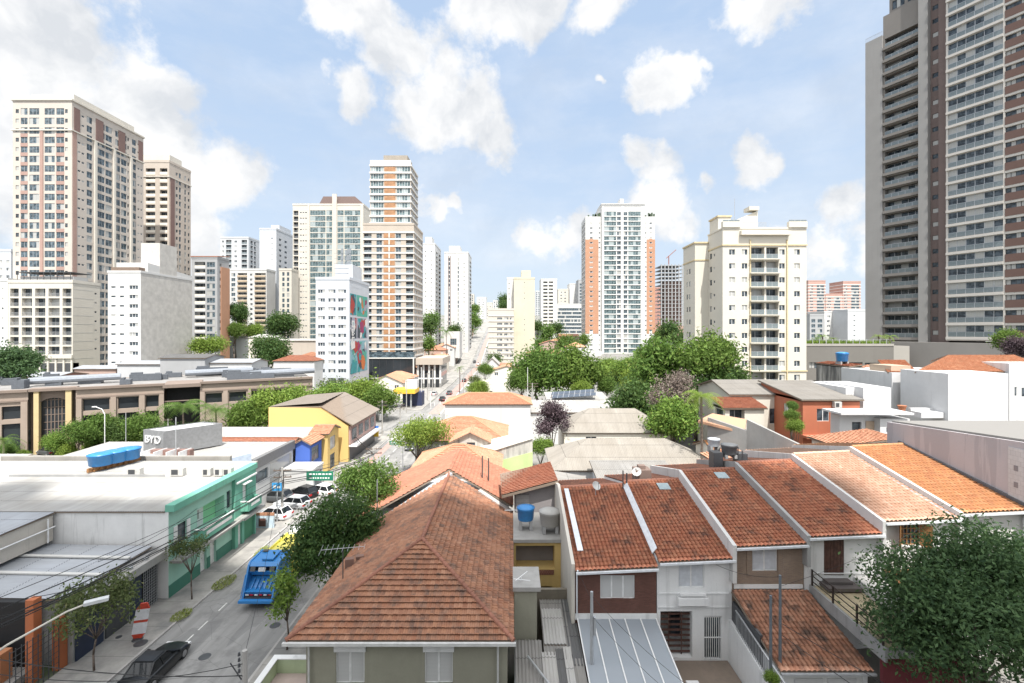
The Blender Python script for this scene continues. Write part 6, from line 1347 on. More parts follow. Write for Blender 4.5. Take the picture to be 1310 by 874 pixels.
mb = MB(); mb.box(e0_, e1_, -.3, 2.5, zt+.003, zt+.5); mb.build('entrance_cornice', [M_stone_d], ML)
mb = MB(); mb.box(mpx(43), ax0-.3, -.1, 1.3, 0, zt); mb.box(ax1+.3, mpx(91.5), -.1, 1.3, 0, zt); mb.build('yellow_pier', [M_yst], ML)
mb = MB(); mb.box(ax0-.8, ax1+.8, 1.5, 1.55, 0, zt); mb.build('arch_glass', [m_dg], ML)
mb = MB()
for k in range(1, 6): x = ax0+(ax1-ax0)*k/6; mb.box(x-.06, x+.06, 1.4, 1.48, 0, zt-.6)
for k in range(1, 8): mb.box(ax0, ax1, 1.41, 1.49, k*1.35, k*1.35+.1)
mb.build('arch_mullion', [M_stone_d], ML)
# dark recessed bay and the roof deck with plant
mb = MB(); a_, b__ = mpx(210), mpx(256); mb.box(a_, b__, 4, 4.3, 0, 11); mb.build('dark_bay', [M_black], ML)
mb = MB(); mb.box(a_-.2, b__+.2, -.6, 8, zt-.5, zt+.2); mb.box(a_, b__, -.2, .1, 8.0, 8.15); mb.box(a_, b__, -.2, .1, 7.2, 7.35); mb.build('bay_canopy', [M_stone_d], ML)
mb = MB(); mb.face([(0, .6, zt-.1), (Lm, .6, zt-.1), (Lm, 26, zt-.1), (0, 26, zt-.1)]); mb.build('roof_deck', [plaster('roof_deck', (.27, .26, .25), .3, .5)], ML)
rr = random.Random(21)
for k in range(26):
    mb = MB(); x, y = rr.uniform(4, Lm-3), rr.uniform(3, 24); w_, d_, h_ = rr.uniform(1.5, 7), rr.uniform(1.2, 3), rr.uniform(.6, 1.9); mb.box(x, x+w_, y, y+d_, zt-.05, zt+h_)
    mb.box(x+.2, x+w_*.4, y+.2, y+d_*.8, zt+h_+.002, zt+h_+.4)
    mb.build('roof_plant', [plain('dark_roof_plant', (.10, .11, .125), .5)], ML)
for (u0, v0) in ((20, 12), (45, 18), (58, 8)):
    mb = MB(); mb.tube((u0, v0, zt+1.0), (u0+14, v0+1, zt+1.2), .7, None, 10); mb.tube((u0, v0+2.5, zt+1.0), (u0+13, v0+3.2, zt+1.2), .6, None, 10); mb.build('duct', [plain('duct_metal', (.25, .27, .30), .4, .4)], ML)
# sheds and small roofs between mall and towers
def lowbox(label, px0, px1, py_top, Y, depth, z0, wall, rm, kind='corr', rise=.8, name='warehouse', rt='gx', cat='warehouse'):
    s = F/Y; ze = CZ-(py_top-HY)/s; return house(name, label, (px0-CX)/s, (px1-CX)/s, Y, Y+depth, z0, ze, rise, rt, wall, rm, kind, cat=cat)
M_rose = plaster('rose_wall', (.45, .33, .28), .1, .2)
lowbox('brownish flat shed on high ground left behind the mall roof', 95, 148, 472, 128, 6, 8, M_rose, M_zinc)
lowbox('long grey shed behind the mall in front of the white blank-sided block', 150, 240, 466, 126, 7, 8, M_lgry, M_zinc)
lowbox('dark grey roofed shed right behind the mall', 205, 262, 458, 120, 8, 6, M_gry, M_corr3)
lowbox('white shed with blue roof edge right behind the mall', 262, 322, 464, 122, 8, 6, M_wht, M_zinc)
lowbox('white house with red-brown roof between mall and mural block', 350, 402, 462, 140, 7, 4, M_wht, M_flat_or, 'french', 1.6, 'house', 'hip', 'house')
lowbox('long pale wall building below the beige balcony-strip block', 280, 352, 432, 215, 8, 12, M_lgry, M_wroof)
lowbox('small house with curved pale roof below the slender white tower', 318, 345, 432, 195, 6, 12, M_cream, M_wroof, 'corr', 1.4, 'house', 'hip', 'house')
lowbox('flat beige row building below the glassy mansard tower', 352, 404, 436, 190, 8, 8, M_beige, M_wroof)
lowbox('orange-roofed house left of the mural block', 383, 404, 456, 165, 7, 5, M_cream, M_orange, 'french', 1.4, 'house', 'hip', 'house')
lowbox('brick red wall building at the far left behind the mall', 22, 72, 482, 112, 8, 8, M_red_b, M_zinc)
# ================================================================ middle ground right of the street
M_dirty = plaster('stained_white_wall', (.52, .50, .45), .2, .7, sthr=(.5, .68)); M_bgrey = plaster('bare_cement_render', (.30, .295, .285), .2, .35)
M_gfib = sheetmetal('grey_fibre_sheets', (.31, .285, .25), .9, .5); M_or_r = plaster('orange_ridge_mid', (.50, .26, .15), .3, .2)
house('house', 'low white flat-roofed shop directly right of the street below the tree', -13.6, -7.4, 51, 60, 0, 3.9, 0, 'flat', M_white, None)
mb = MB()
house('house', 'house with hipped orange roof just behind the brick-orange one', -12.5, -1.6, 57.5, 67, 0, 4.7, 2.4, 'hip', M_white, M_orange, ridge=M_or_r, f=[(-10, -8.8, 1.5, 3, .12, 'w')])
house('house', 'small white gabled house with slit vent between orange roofs', -8.8, -3.4, 68.5, 73, 0, 5.9, 1.5, 'gy', M_dirty, M_orange, f=[(-6.6, -5.4, 5.3, 5.9-.02, .1, 'd')])
house('house', 'wide house with complex hipped orange roof beside the street', -15.2, -1.0, 73.5, 85, 0, 5.0, 2.7, 'hip', M_dirty, M_orange, ridge=M_or_r, l=[(76, 78, 1.5, 3, .12, 'w')])
t = thing('wall', 'stained white party wall with lime green patch between the orange roofs', 'wall', (0, 70, 0))
mb = MB(); mb.prism([(-5.0, 66.2), (2.9, 66.2), (3.0, 70), (-5, 69)], 0, [4.6, 7.0, 7.0, 5.4]); mb.build('wall', [M_dirty], t)
mb = MB(); mb.prism([(-1.7, 66.12), (2.9, 66.12), (2.9, 66.19), (-1.7, 66.19)], 1.0, [3.9, 5.1, 5.1, 3.9]); mb.build('green_patch', [plaster('lime_paint', (.50, .60, .28), .1, .1)], t)
mb = MB(); mb.slab([(-5, 66, 4.65), (3, 66, 7.1), (3, 71, 7.2), (-5, 70, 5.6)], .1); mb.build('white_coping', [plaster('coping_white', (.66, .62, .55), .2, .3)], t)
house('house', 'long white-walled house with orange hip roof beyond the intersection', -13.0, 3.6, 91, 99, 0, 8.0, 1.7, 'hip', M_wht, M_orange, ridge=M_or_r)
# big grey sheet roofs
house('house', 'long house with big pale grey corrugated hip roof', 4.8, 24.0, 54.5, 64, 1, 6.0, 2.6, 'hip', M_white, M_gfib, 'corr', f=[(10, 10.8, 2.5, 4.5, .15, 'd'), (13, 14, 2.5, 5, .15, 'd')])
house('house', 'house with smaller grey corrugated hip roof behind the big one', 7.8, 24, 70, 79, 2, 7.0, 2.9, 'hip', M_cream, M_gfib, 'corr', f=[(11, 12.6, 5.0, 6.4, .15, 'w')])
house('warehouse', 'long low white-roofed warehouse behind the purple tree', 3.5, 26, 92, 104, 1, 6.3, .6, 'sf', M_wht, M_wroof, 'corr', cat='warehouse')
t = house('warehouse', 'low warehouse carrying slanted solar panels', 8.2, 22, 107, 116, 1, 6.6, .6, 'sf', M_wht, M_wroof, 'corr', cat='warehouse')
sp = plain('solar_cell', (.06, .075, .10), .2)
for k in range(2):
    mb = MB(); x0 = 9+k*0; mb.slab([(9.0, 106.4+k*2.0, 7.0+k*.5), (19, 106.4+k*2.0, 7.7+k*.5), (19.4, 108.2+k*2.0, 8.15+k*.5), (9.4, 108.2+k*2.0, 7.45+k*.5)], .08); mb.build('solar_panel', [sp], t)
mb = MB()
for k in range(9):
    x = 9.0+k*1.25; mb.slab([(x, 106.38, 7.02+k*.0875), (x+.08, 106.38, 7.03+k*.0875), (x+.88, 110.3, 8.02+k*.0875), (x+.8, 110.3, 8.01+k*.0875)], .03)
mb.build('panel_frame', [M_frame_a], t)
house('house', 'narrow dark sheet roof in the gap behind the row beside the grey hip roof', 3.6, 8.0, 47, 53, 1, 5.6, .9, 'sr', M_lgry, M_corr, 'corr')
house('house', 'low grey sheet lean-to behind the dark brick house', 9.2, 17.2, 47.2, 53.5, 1, 6.4, .9, 'sf', M_lgry, M_corr, 'corr', f=[(10.4, 11.2, 3, 5.2, .1, 'd')])
house('house', 'orange gable house right of the big grey corrugated roof', 24.3, 29.2, 55, 62, 2, 7.2, 1.3, 'gx', M_cream, M_barrel_or, 'barrel')
house('house', 'low orange shed behind the pale tiled house', 20.5, 23.6, 46.9, 50, 3, 9.0, .6, 'sl', M_cream, M_orange)
house('house', 'orange-roofed sheds stacked behind the bright orange terraced house', 32.6, 38.5, 47.2, 51, 4, 10.6, .8, 'sl', M_cream, M_orange)
house('house', 'orange lean-to between the cement wall and the white modern house', 27.5, 31.2, 47.0, 50, 4, 9.0, .6, 'gx', M_cream, M_orange)
# bare cement wall
t = thing('wall', 'long bare cement party wall rising between the tiled roofs', 'wall', (30, 55, 4))
a_, b__, c_ = P(905, 534, 58), P(955, 540, 54.5), P(1042, 577, 47.3)
mb = MB(); mb.prism([(a_.x, a_.y), (b__.x, b__.y), (b__.x+.3, b__.y+.2), (a_.x+.3, a_.y+.2)], 2, [a_.z, b__.z-1.0, b__.z-1.0, a_.z]); mb.prism([(b__.x+.01, b__.y), (c_.x, c_.y), (c_.x+.3, c_.y+.2), (b__.x+.31, b__.y+.2)], 2, [b__.z+.3, c_.z-.1, c_.z-.1, b__.z+.3]); mb.build('wall', [M_bgrey], t)
mb = MB(); mb.slab([(b__.x, b__.y+.4, b__.z-1.2), (b__.x-4.2, b__.y+3.6, b__.z-.5), (b__.x-1, b__.y+7, b__.z-.2), (b__.x+2.5, b__.y+5, b__.z-.6)], .3); mb.build('roof', [tiles('terracotta_shed', [(.44, .24, .155), (.48, .28, .18)], .25, .38, .3)], t)
# beige house, brick house
house('house', 'beige house with grey sheet roof and covered veranda', 31.0, 39.5, 66.5, 78, 6, 13.2, 1.5, 'gx', M_cr2, sheetmetal('grey_brown_sheets', (.23, .215, .195), .9, .4), 'corr', l=[(69, 71, 8, 9.6, .1, 'd')], f=[(36.5, 37.6, 9, 11.2, .1, 'w')])
t = house('house', 'small veranda with orange tile roof at the corner of the beige house', 28.4, 33.6, 62.5, 66.2, 6, 11.9, .9, 'sf', M_cr2, M_flat_or, l=[(63, 65.6, 10.3, 11.5, .3, 'd')], f=[(29, 31, 9.4, 11.6, .8, 'b')])
M_rw = plaster('terracotta_painted_wall', (.42, .14, .075), .1, .2)
t = house('house', 'terracotta red house with grey sheet roof beside the white modern house', 37.2, 44.5, 60, 70, 6, 13.4, 1.4, 'sf', M_rw, sheetmetal('grey_brown_sheets', (.23, .215, .195), .9, .4), 'corr', l=[(62, 64.2, 10.7, 12.3, .12, 'w'), (66.5, 67.4, 10.8, 12, .12, 'd')], f=[(39.0, 40.6, 10.6, 12.2, .12, 'w'), (42.3, 43.0, 10.7, 12.0, .12, 'd')])
mb = MB(); mb.box(37.0, 44.6, 58.8, 59.99, 8.6, 8.9); mb.box(41.0, 44.6, 56, 58.7, 5, 9.4); mb.build('lower_floor', [M_rw], t)
for (px, py, lab) in ((903+95, 0, 0),): pass
acunit(40.9, 59.4, 12.4, 'white air conditioner on the terracotta wall near its window', .9); acunit(41.4, 59.3, 9.0, 'white air conditioner low on the terracotta wall', .8)
# white modern house
WH = thing('house', 'white cubic modern house with stepped blank walls and roof terrace', 'house', (46, 58, 8))
sx = lambda px, Y: (px-CX)*Y/F; zy = lambda py, Y: CZ-(py-HY)*Y/F
def wblk(px0, px1, pt, pb, Y, dep, mat=M_white, f=()): 
    block(WH, sx(px0, Y), sx(px1, Y), Y, Y+dep, zy(pb, Y), zy(pt, Y), mat, f=f, rail=None)
M_pw = plaster('bright_white_wall', (.56, .56, .56), .10, .35)
wblk(1082, 1103.5, 496, 560, 62, 8, M_pw); wblk(1104.5, 1140, 496, 560, 60.5, 8, M_pw); wblk(1141, 1255, 477, 560, 65, 10, M_pw, f=[(sx(1183, 65), sx(1190, 65), zy(522, 65), zy(509, 65), .15, 'd'), (sx(1201, 65), sx(1210, 65), zy(524, 65), zy(511, 65), .15, 'd')])
wblk(1213, 1290, 478, 562, 57, 7, M_pw); wblk(1291, 1345, 465, 562, 61, 9, M_pw, f=[(sx(1292, 61)+.6, sx(1301, 61), zy(507, 61), zy(495, 61), .1, 'w'), (sx(1307, 61), sx(1315, 61), zy(508, 61), zy(496, 61), .1, 'w')])
wblk(1074, 1125, 531, 575, 56, 1.6, M_pw, f=[(sx(1090, 56), sx(1102, 56), zy(556, 56), zy(540, 56), .3, 'd')]); wblk(1126, 1164, 536, 575, 55, 7, M_pw, f=[(sx(1134, 55), sx(1139, 55), zy(553, 55), zy(547, 55), .15, 'd'), (sx(1150, 55), sx(1155, 55), zy(560, 55), zy(553, 55), .15, 'd')])
addbox(WH, sx(1070, 55), sx(1162, 55), 54.2, 57.6, zy(529.5, 55), zy(527, 55), M_pw, 'roof_slab')
addbox(WH, sx(1108, 55.9), sx(1124, 55.9), 55.9, 55.99, zy(554, 55.9), zy(539, 55.9), plaster('tan_panel_wall', (.45, .35, .26), .1, .1), 'tan_panel')
xa, xb, ya, yb = sx(1166, 62), sx(1350, 62), 61.5, 80; ze_, zr_ = zy(476, 62), zy(472, 80)+5.0-0
ze_ = zy(477, 62)+.15; zr_ = ze_+1.9
roof(WH, [[(xa, ya, ze_), (xb, ya, ze_), (xb, 67, 18.7), (62.3, 67, 18.7)], [(xb, 70, 17.6), (62.3, 70, 17.6), (62.3, 67, 18.7), (xb, 67, 18.7)]], 'french', M_flat_or if False else tiles('warm_orange_tiles', [(.44, .20, .11), (.49, .24, .135), (.41, .18, .095), (.53, .29, .175)], .25, .38, .3, (.3, .15, .08)))  # orange tile tones picked at random per tile
addbox(WH, sx(1140, 66), sx(1165, 66), 66, 70, zy(478, 66), zy(468, 66), plaster('tan_panel_wall', (.45, .35, .26), .1, .1), 'tan_box')
roof(WH, [[(sx(1132, 66), 65.5, zy(476, 66)), (sx(1170, 66), 65.5, zy(476, 66)), (sx(1172, 70), 72, zy(466, 70)+.5), (sx(1136, 70), 72, zy(466, 70)+.5)]], 'french', M_orange, name='low_roof')
t = thing('plant_pot', 'terracotta pot with a small plant on the white roof terrace', 'plant pot', (sx(1154, 59), 59, zy(528, 59)))
mb = MB(); q = (sx(1154, 59), 59, zy(528, 59)); mb.lathe(q, [(.28, 0), (.36, .5), (.45, .75), (.5, .9)], 14); mb.build('pot', [plaster('terracotta', (.42, .16, .08), .1, .1)], t)
t = thing('outdoor_sofa', 'white terrace sofa block before the modern house windows', 'sofa', (sx(1190, 58), 58, zy(532, 58)))
mb = MB(); mb.box(sx(1174, 58), sx(1206, 58), 57.5, 59, zy(534, 58), zy(527, 58), 0); mb.box(sx(1174, 58), sx(1206, 58), 59.01, 59.4, zy(534, 58), zy(524, 58), 0); mb.build('seat', [M_pw], t); mb = MB(); mb.box(sx(1207, 58), sx(1222, 58), 57.6, 59.4, zy(534, 58), zy(523.5, 58)); mb.build('cover', [plain('grey_cover', (.3, .31, .32), .6)], t)
# old stained house with blue tank, terracotta shed right
M_mould = plaster('mould_stained_wall', (.42, .40, .37), .3, .9, stain=(.06, .06, .06), sthr=(.42, .6))
t = house('house', 'old house with black-stained side wall and small blue roof tank', 53.2, 55.2, 74, 82, 8, 16.6, .3, 'sl', M_mould, M_flat_or, over=.12)
house('house', 'small cream gable house right of the black-stained wall', 55.4, 58.5, 74, 82, 8, 15.2, 1.3, 'sr', M_cr2, M_orange)
house('house', 'small sooty block beside the cream gable house', sx(1116, 76), sx(1127, 76), 76, 80, 8, zy(477, 76), 0, 'flat', M_mould, None)
house('house', 'little cream house with orange roof left of the white terrace wall', sx(1128, 76), sx(1145, 76), 77, 82, 8, zy(478, 76), 1.0, 'sl', M_cr2, M_orange)
tank((54.2, 77, 16.7), .9, 1.5, M_blue_t, 'blue water tank on top of the old black-stained house', legs=True, base=.5)
# ---------------------------------------------------------------- small houses climbing the far hillside
rr = random.Random(17)
HL = [(548, 490, 150, 'cream'), (560, 484, 165, 'white'), (575, 475, 190, 'orange'), (552, 470, 200, 'grey'), (568, 462, 230, 'orange'), (582, 468, 215, 'white'), (592, 458, 250, 'cream'), (556, 448, 262, 'orange'), (572, 445, 285, 'white'), (590, 444, 290, 'orange'), (600, 448, 300, 'cream'), (640, 470, 205, 'white'), (648, 474, 180, 'cream'), (690, 452, 240, 'rose'), (704, 440, 270, 'orange'), (716, 436, 290, 'cream'), (728, 430, 310, 'orange'), (738, 444, 250, 'white'), (710, 452, 220, 'rose'), (846, 452, 240, 'orange'), (858, 446, 270, 'cream'), (850, 436, 310, 'white'), (600, 432, 360, 'cream'), (606, 422, 420, 'orange')]
WC = {'cream': M_cream, 'white': M_wht, 'orange': M_rose, 'grey': M_lgry, 'rose': M_rose}
nm = {'cream': 'cream', 'white': 'white', 'orange': 'rose-walled', 'grey': 'grey', 'rose': 'rose-walled'}
for i, (px, py, Y, c) in enumerate(HL):
    s = F/Y; wd = rr.uniform(8, 13); x = (px-CX)/s; x = min(x, -35-wd/2) if px < 612 else max(x, -10+wd/2); z0 = ground(x, Y); ze = CZ-(py-HY)/s; ze = max(ze, z0+3)
    side = 'left of the climbing street' if px < 612 else ('right of the climbing street' if px < 660 else ('below the ribbon-windowed building' if px < 745 else 'beside the orange-winged tower'))
    hh = house('hillside_house', 'small %s hillside house with orange roof, %s' % (nm[c], side), x-wd/2, x+wd/2, Y, Y+rr.uniform(7, 11), z0, ze, rr.uniform(1.4, 2.6), rr.choice(['hip', 'gx', 'gy', 'hip']), WC[c], rr.choice([M_orange, M_flat_or, M_orange]), 'flat', f=[(x-wd/2+1, x-wd/2+2.4, ze-2, ze-.7, .15, 'far'), (x+wd/2-2.6, x+wd/2-1.2, ze-2, ze-.7, .15, 'far')], group='small houses on the far hillside')
house('house', 'large white flat-roofed building at the bend of the climbing street', (568-CX)*290/F, (588-CX)*290/F, 290, 304, 8, CZ-(424-HY)*290/F, 0, 'flat', M_wht, None, f=[((576-CX)*290/F, (584-CX)*290/F, 14, 18, .2, 'W')], cat='building')
house('house', 'white gabled shed at the foot of the low white flats', (621-CX)*200/F, (638-CX)*200/F, 200, 215, 0, CZ-(467-HY)*200/F, 3, 'gy', M_wht, M_wroof, 'flat')
house('house', 'ivory boxy house with dark hip roof below the pale yellow slab', (630-CX)*185/F, (658-CX)*185/F, 185, 197, 0, CZ-(478-HY)*185/F, 2.2, 'hip', M_ivory, M_corr, 'flat')
house('house', 'low white shed with small window right of the street square', (615-CX)*150/F, (650-CX)*150/F, 150, 158, 0, CZ-(489-HY)*150/F, 0, 'flat', M_cream, None, f=[((626-CX)*150/F, (630-CX)*150/F, 2, 3.2, .12, 'd')])
house('building', 'long white wall building at the foot of the orange-winged tower', (712-CX)*270/F, (770-CX)*270/F, 270, 280, 2, CZ-(450-HY)*270/F, 0, 'flat', M_wht, None, cat='building')
house('building', 'white gatehouse with columns before the orange-winged tower', (768-CX)*250/F, (838-CX)*250/F, 250, 258, 2, CZ-(460-HY)*250/F, 0, 'flat', M_wht, None, f=[((772+k*11-CX)*250/F, (779+k*11-CX)*250/F, 3.5, 7, .3, 'd') for k in range(6)], cat='building')
# yellow canopy on the square
t = thing('petrol_canopy', 'yellow-edged canopy on posts at the street square', 'canopy', (-27, 134, 0)); x0, x1 = (503-CX)*134/F, (531-CX)*134/F
addbox(t, x0, x1, 134, 140, 4.4, 5.6, plain('canopy_yellow', (.72, .45, .05), .5), 'fascia'); addbox(t, x0+1.2, x0+1.6, 135, 135.4, 0, 4.39, M_frame_a, 'post'); addbox(t, x1-1.6, x1-1.2, 135, 135.4, 0, 4.39, M_frame_a, 'post'); addbox(t, x0+1.5, x1+1, 139, 143, 0, 4.2, plain('navy_kiosk', (.03, .04, .09), .6), 'kiosk'); addbox(t, x0+3, x1, 136, 139, 5.61, 8, M_frame_w, 'roof_sign')
# shop totem by the yellow building
t = thing('totem_sign', 'blue and yellow shop totem before the yellow building', 'sign', (-29, 92, 0)); q = W(466, 590, .1)
addbox(t, -28.9, -26.6, 93.3, 93.6, 1.2, 2.6, plain('sign_yellow', (.70, .48, .04), .5), 'yellow_panel'); addbox(t, -28.9, -26.6, 93.3, 93.6, 2.61, 3.3, plain('sign_blue', (.04, .14, .42), .5), 'blue_panel'); addbox(t, -28.7, -28.5, 93.4, 93.5, .14, 1.19, M_frame_a, 'post')
# ---------------------------------------------------------------- added unseen puff mesh, shaped to block sun from the near roofs; the block the view is taken from
import mathutils
bm = bmesh.new(); rr = random.Random(4); spots = []
edge = [(21.9, 31.5), (20.4, 38.3), (-50, 40.5), (-54, -20), (33, -20)]
for (x0, y0), (x1, y1) in zip(edge, edge[1:]+edge[:1]):
    d = Vector((x1-x0, y1-y0)); n = Vector((-d.y, d.x)).normalized()
    for k in range(int(d.length/2.2)+1): q = Vector((x0, y0))+d*(k/max(1, int(d.length/2.2))); spots.append((q.x+n.x*4.2, q.y+n.y*4.2, 4.2))
for x in range(-46, 13, 7):
    for y in range(-12, 31, 7): spots.append((x, y, 8))
for (x, y, r_) in spots:
    c = Vector((x, y, 9))+sdir*300+sdir*rr.uniform(-2, 2); bmesh.ops.create_icosphere(bm, subdivisions=2, radius=r_, matrix=Matrix.Translation(c))
me = bpy.data.meshes.new('added_shade_cloud'); bm.to_mesh(me); bm.free(); me.materials.append(plain('shade_cloud_white', (.85, .85, .86), .9, 0, .02)); o = bpy.data.objects.new('added_shade_cloud', me); COL.objects.link(o); o['kind'] = 'structure'
t = thing('apartment_block', 'pale apartment block the view is taken from, directly behind the viewer', 'building', (-23, -3, 0))
mb = MB(); mb.box(-26, 26, -22, -2.6, -1, 24.4); mb.build('wall', [M_pw], t)
me = MB(); me.box(-26.1, 26.1, -3.0, -2.597, 0, .5); me = me.mesh('floor_band', [M_stripe], LOC[t.name])
for k in range(8): place('floor_band', me, t, LOC[t.name], 0).location.z = k*3.0
me = win_mesh(2.4, 1.6, 'W')
for k in range(7):
    for j in range(7): place('window', me, t, (-25+k*7.0+2.4, -2.55, j*3.0+1), math.pi)
# ================================================================ trees
def crown_arrays(seed, clumps, n, ls, up=.35, hang=0):
    r = np.random.default_rng(seed); c = np.array([q[:3] for q in clumps]); rad = np.array([q[3] for q in clumps])
    pr = rad**2; pr = pr/pr.sum(); idx = r.choice(len(clumps), n, p=pr)
    d = r.normal(size=(n, 3)); d /= np.linalg.norm(d, axis=1)[:, None]
    q = r.random(n)**.45; pos = c[idx]+d*(rad[idx]*(.35+.72*q))[:, None]*np.array([1, 1, .78])
    # leaves gather in twigs: pull each leaf to one of a few hundred twig points
    k = max(8, n//9); tw = pos[r.integers(0, n, k)]; ti = r.integers(0, k, n); jit = r.normal(size=(n, 3))*ls*1.25
    m = r.random(n) < .8; pos = np.where(m[:, None], tw[ti]+jit, pos)
    nrm = d*.8+r.normal(size=(n, 3))*.55+np.array([0, 0, up]); nrm /= np.linalg.norm(nrm, axis=1)[:, None]
    t = r.normal(size=(n, 3)); t -= nrm*(t*nrm).sum(1)[:, None]; t /= np.linalg.norm(t, axis=1)[:, None]; t[:, 2] -= hang; b = np.cross(nrm, t)
    L = (ls*r.uniform(.7, 1.4, n))[:, None]; Wd = L*.42
    v = np.stack([pos-t*L*.5, pos+b*Wd*.5+nrm*L*.06, pos+t*L*.5, pos-b*Wd*.5+nrm*L*.06], 1).reshape(-1, 3)
    return v
def leaf_mesh(name, v, mat):
    n = len(v)//4; me = bpy.data.meshes.new(name)
    me.vertices.add(4*n); me.vertices.foreach_set('co', v.astype(np.float32).ravel()); me.loops.add(4*n); me.loops.foreach_set('vertex_index', np.arange(4*n, dtype=np.int32))
    me.polygons.add(n); me.polygons.foreach_set('loop_start', np.arange(0, 4*n, 4, dtype=np.int32)); me.polygons.foreach_set('loop_total', np.full(n, 4, dtype=np.int32))
    me.materials.append(mat); me.update(); me.validate(); return me
def clumps_for(seed, R_, n, flat=.75, open_=.0, spread=.62):
    r = random.Random(seed); out = []
    for i in range(n):
        a_ = r.uniform(0, 6.283); z = r.uniform(-.55, 1); q = math.sqrt(max(0, 1-z*z))*r.uniform(.55, 1.08)
        out.append((R_*spread*q*math.cos(a_), R_*spread*q*math.sin(a_), R_*spread*z*flat, R_*r.uniform(.15, .48)*(1-open_)))
    out.append((0, 0, 0, R_*.42*(1-open_))); return out
L_dark = leafmat('dark_leaves', (0.035, 0.078, 0.024), (0.115, 0.20, 0.055), (.10, .13, .03))
L_mid = leafmat('green_leaves', (0.05, 0.11, 0.024), (0.16, 0.275, 0.06), (.16, .20, .05))
L_light = leafmat('bright_leaves', (0.085, 0.17, 0.03), (0.25, 0.37, 0.075), (.22, .26, .06))
L_blue = leafmat('bluish_green_leaves', (0.038, 0.078, 0.034), (0.12, 0.20, 0.075), None)
L_purple = leafmat('purple_leaves', (.06, .04, .05), (.15, .11, .12), None, .2)
L_dry = leafmat('dry_twigs', (.15, .115, .095), (.28, .23, .20), None, .1)
L_pale = leafmat('pale_dusty_leaves', (.06, .095, .035), (.15, .20, .075), (.22, .22, .10), .3)
PROTO = {}
def proto(kind, var):
    k = (kind, var)
    if k in PROTO: return PROTO[k]
    n, ls, nc, fl, op, mat = {'dense': (8000, .115, 26, .8, 0, L_mid), 'dark': (8000, .115, 26, .85, 0, L_dark), 'light': (8000, .11, 26, .75, .0, L_light), 'pale': (4500, .09, 18, .6, .15, L_pale), 'blue': (6500, .11, 22, .8, .05, L_blue),
        'umbrella': (7000, .1, 26, .38, .08, L_light), 'purple': (6500, .1, 20, 1.0, .1, L_purple), 'dry': (5200, .07, 22, .85, .1, L_dry), 'far': (1900, .2, 16, .8, 0, L_mid), 'fard': (1900, .2, 16, .85, 0, L_dark)}[kind]
    cl = clumps_for(hash((kind, var)) % 1000 if False else (sum(map(ord, kind))*7+var*31), 1.0, nc, fl, op)
    PROTO[k] = (leaf_mesh('crown', crown_arrays(var+sum(map(ord, kind)), cl, n, ls), mat), cl); return PROTO[k]
def trunk(root, base, top, clumps, R_, r0, mat=M_trunk, nl=7):
    mb = MB(); b = Vector(base); c = Vector(top); rr = random.Random(int(b.x*10)); fork = b.lerp(c, .55)+Vector((rr.uniform(-.1, .1)*R_, rr.uniform(-.1, .1)*R_, -.12*R_))
    m_ = b.lerp(fork, .5)+Vector((rr.uniform(-.06, .06)*R_, rr.uniform(-.06, .06)*R_, 0))
    mb.path([b, m_, fork], [r0, r0*.85, r0*.68], 8)
    cl = sorted(clumps, key=lambda q: -q[3])[:nl]
    for q in cl:
        e = c+Vector(q[:3])*R_; mid = fork.lerp(e, .5)+Vector((0, 0, -.05*R_)); mb.path([fork, mid, e], [r0*.5, r0*.3, r0*.08], 6)
    return mb.build('trunk', [mat], root, smooth=True)
def tree(label, px, py, rpx, Y, kind, var=0, cat='tree', name='tree', group=None, base=None, squash=1.0, rz=None):
    c = P(px, py, Y); R_ = rpx*Y/F; g = ground(c.x, Y) if base is None else base
    g = min(g, c.z-R_*.7)
    t = thing(name, label, cat, (c.x, Y, g), group=group); me, cl = proto(kind, var)
    o = bpy.data.objects.new('crown', me); COL.objects.link(o); o.parent = t; o.location = (0, 0, c.z-g); o.scale = (R_, R_, R_*squash); a_ = (var*1.7+px*.37) % 6.28 if rz is None else rz; o.rotation_euler = (0, 0, a_)
    ca, sa = math.cos(a_), math.sin(a_); cl2 = [(x*ca-y*sa, x*sa+y*ca, z*squash, q) for x, y, z, q in cl]
    trunk(t, (c.x, Y, g), (c.x, Y, c.z), cl2, R_, max(.09, R_*.055)); return t
def big_tree(label, c, R_, n, ls, mat, seed, nc, flat=.8, base=None, r0=.25, hang=0, op=0, up=.35, cat='tree', clumps=None):
    cl = clumps or clumps_for(seed, 1.0, nc, flat, op); g = ground(c[0], c[1]) if base is None else base
    t = thing('tree', label, cat, (c[0], c[1], g)); v = crown_arrays(seed, [(x*R_, y*R_, z*R_, q*R_) for x, y, z, q in cl], n, ls, up, hang)
    me = leaf_mesh('crown', v, mat); o = bpy.data.objects.new('crown', me); COL.objects.link(o); o.parent = t; o.location = (0, 0, c[2]-g)
    trunk(t, (c[0], c[1], g), c, cl, R_, r0, nl=12); return t
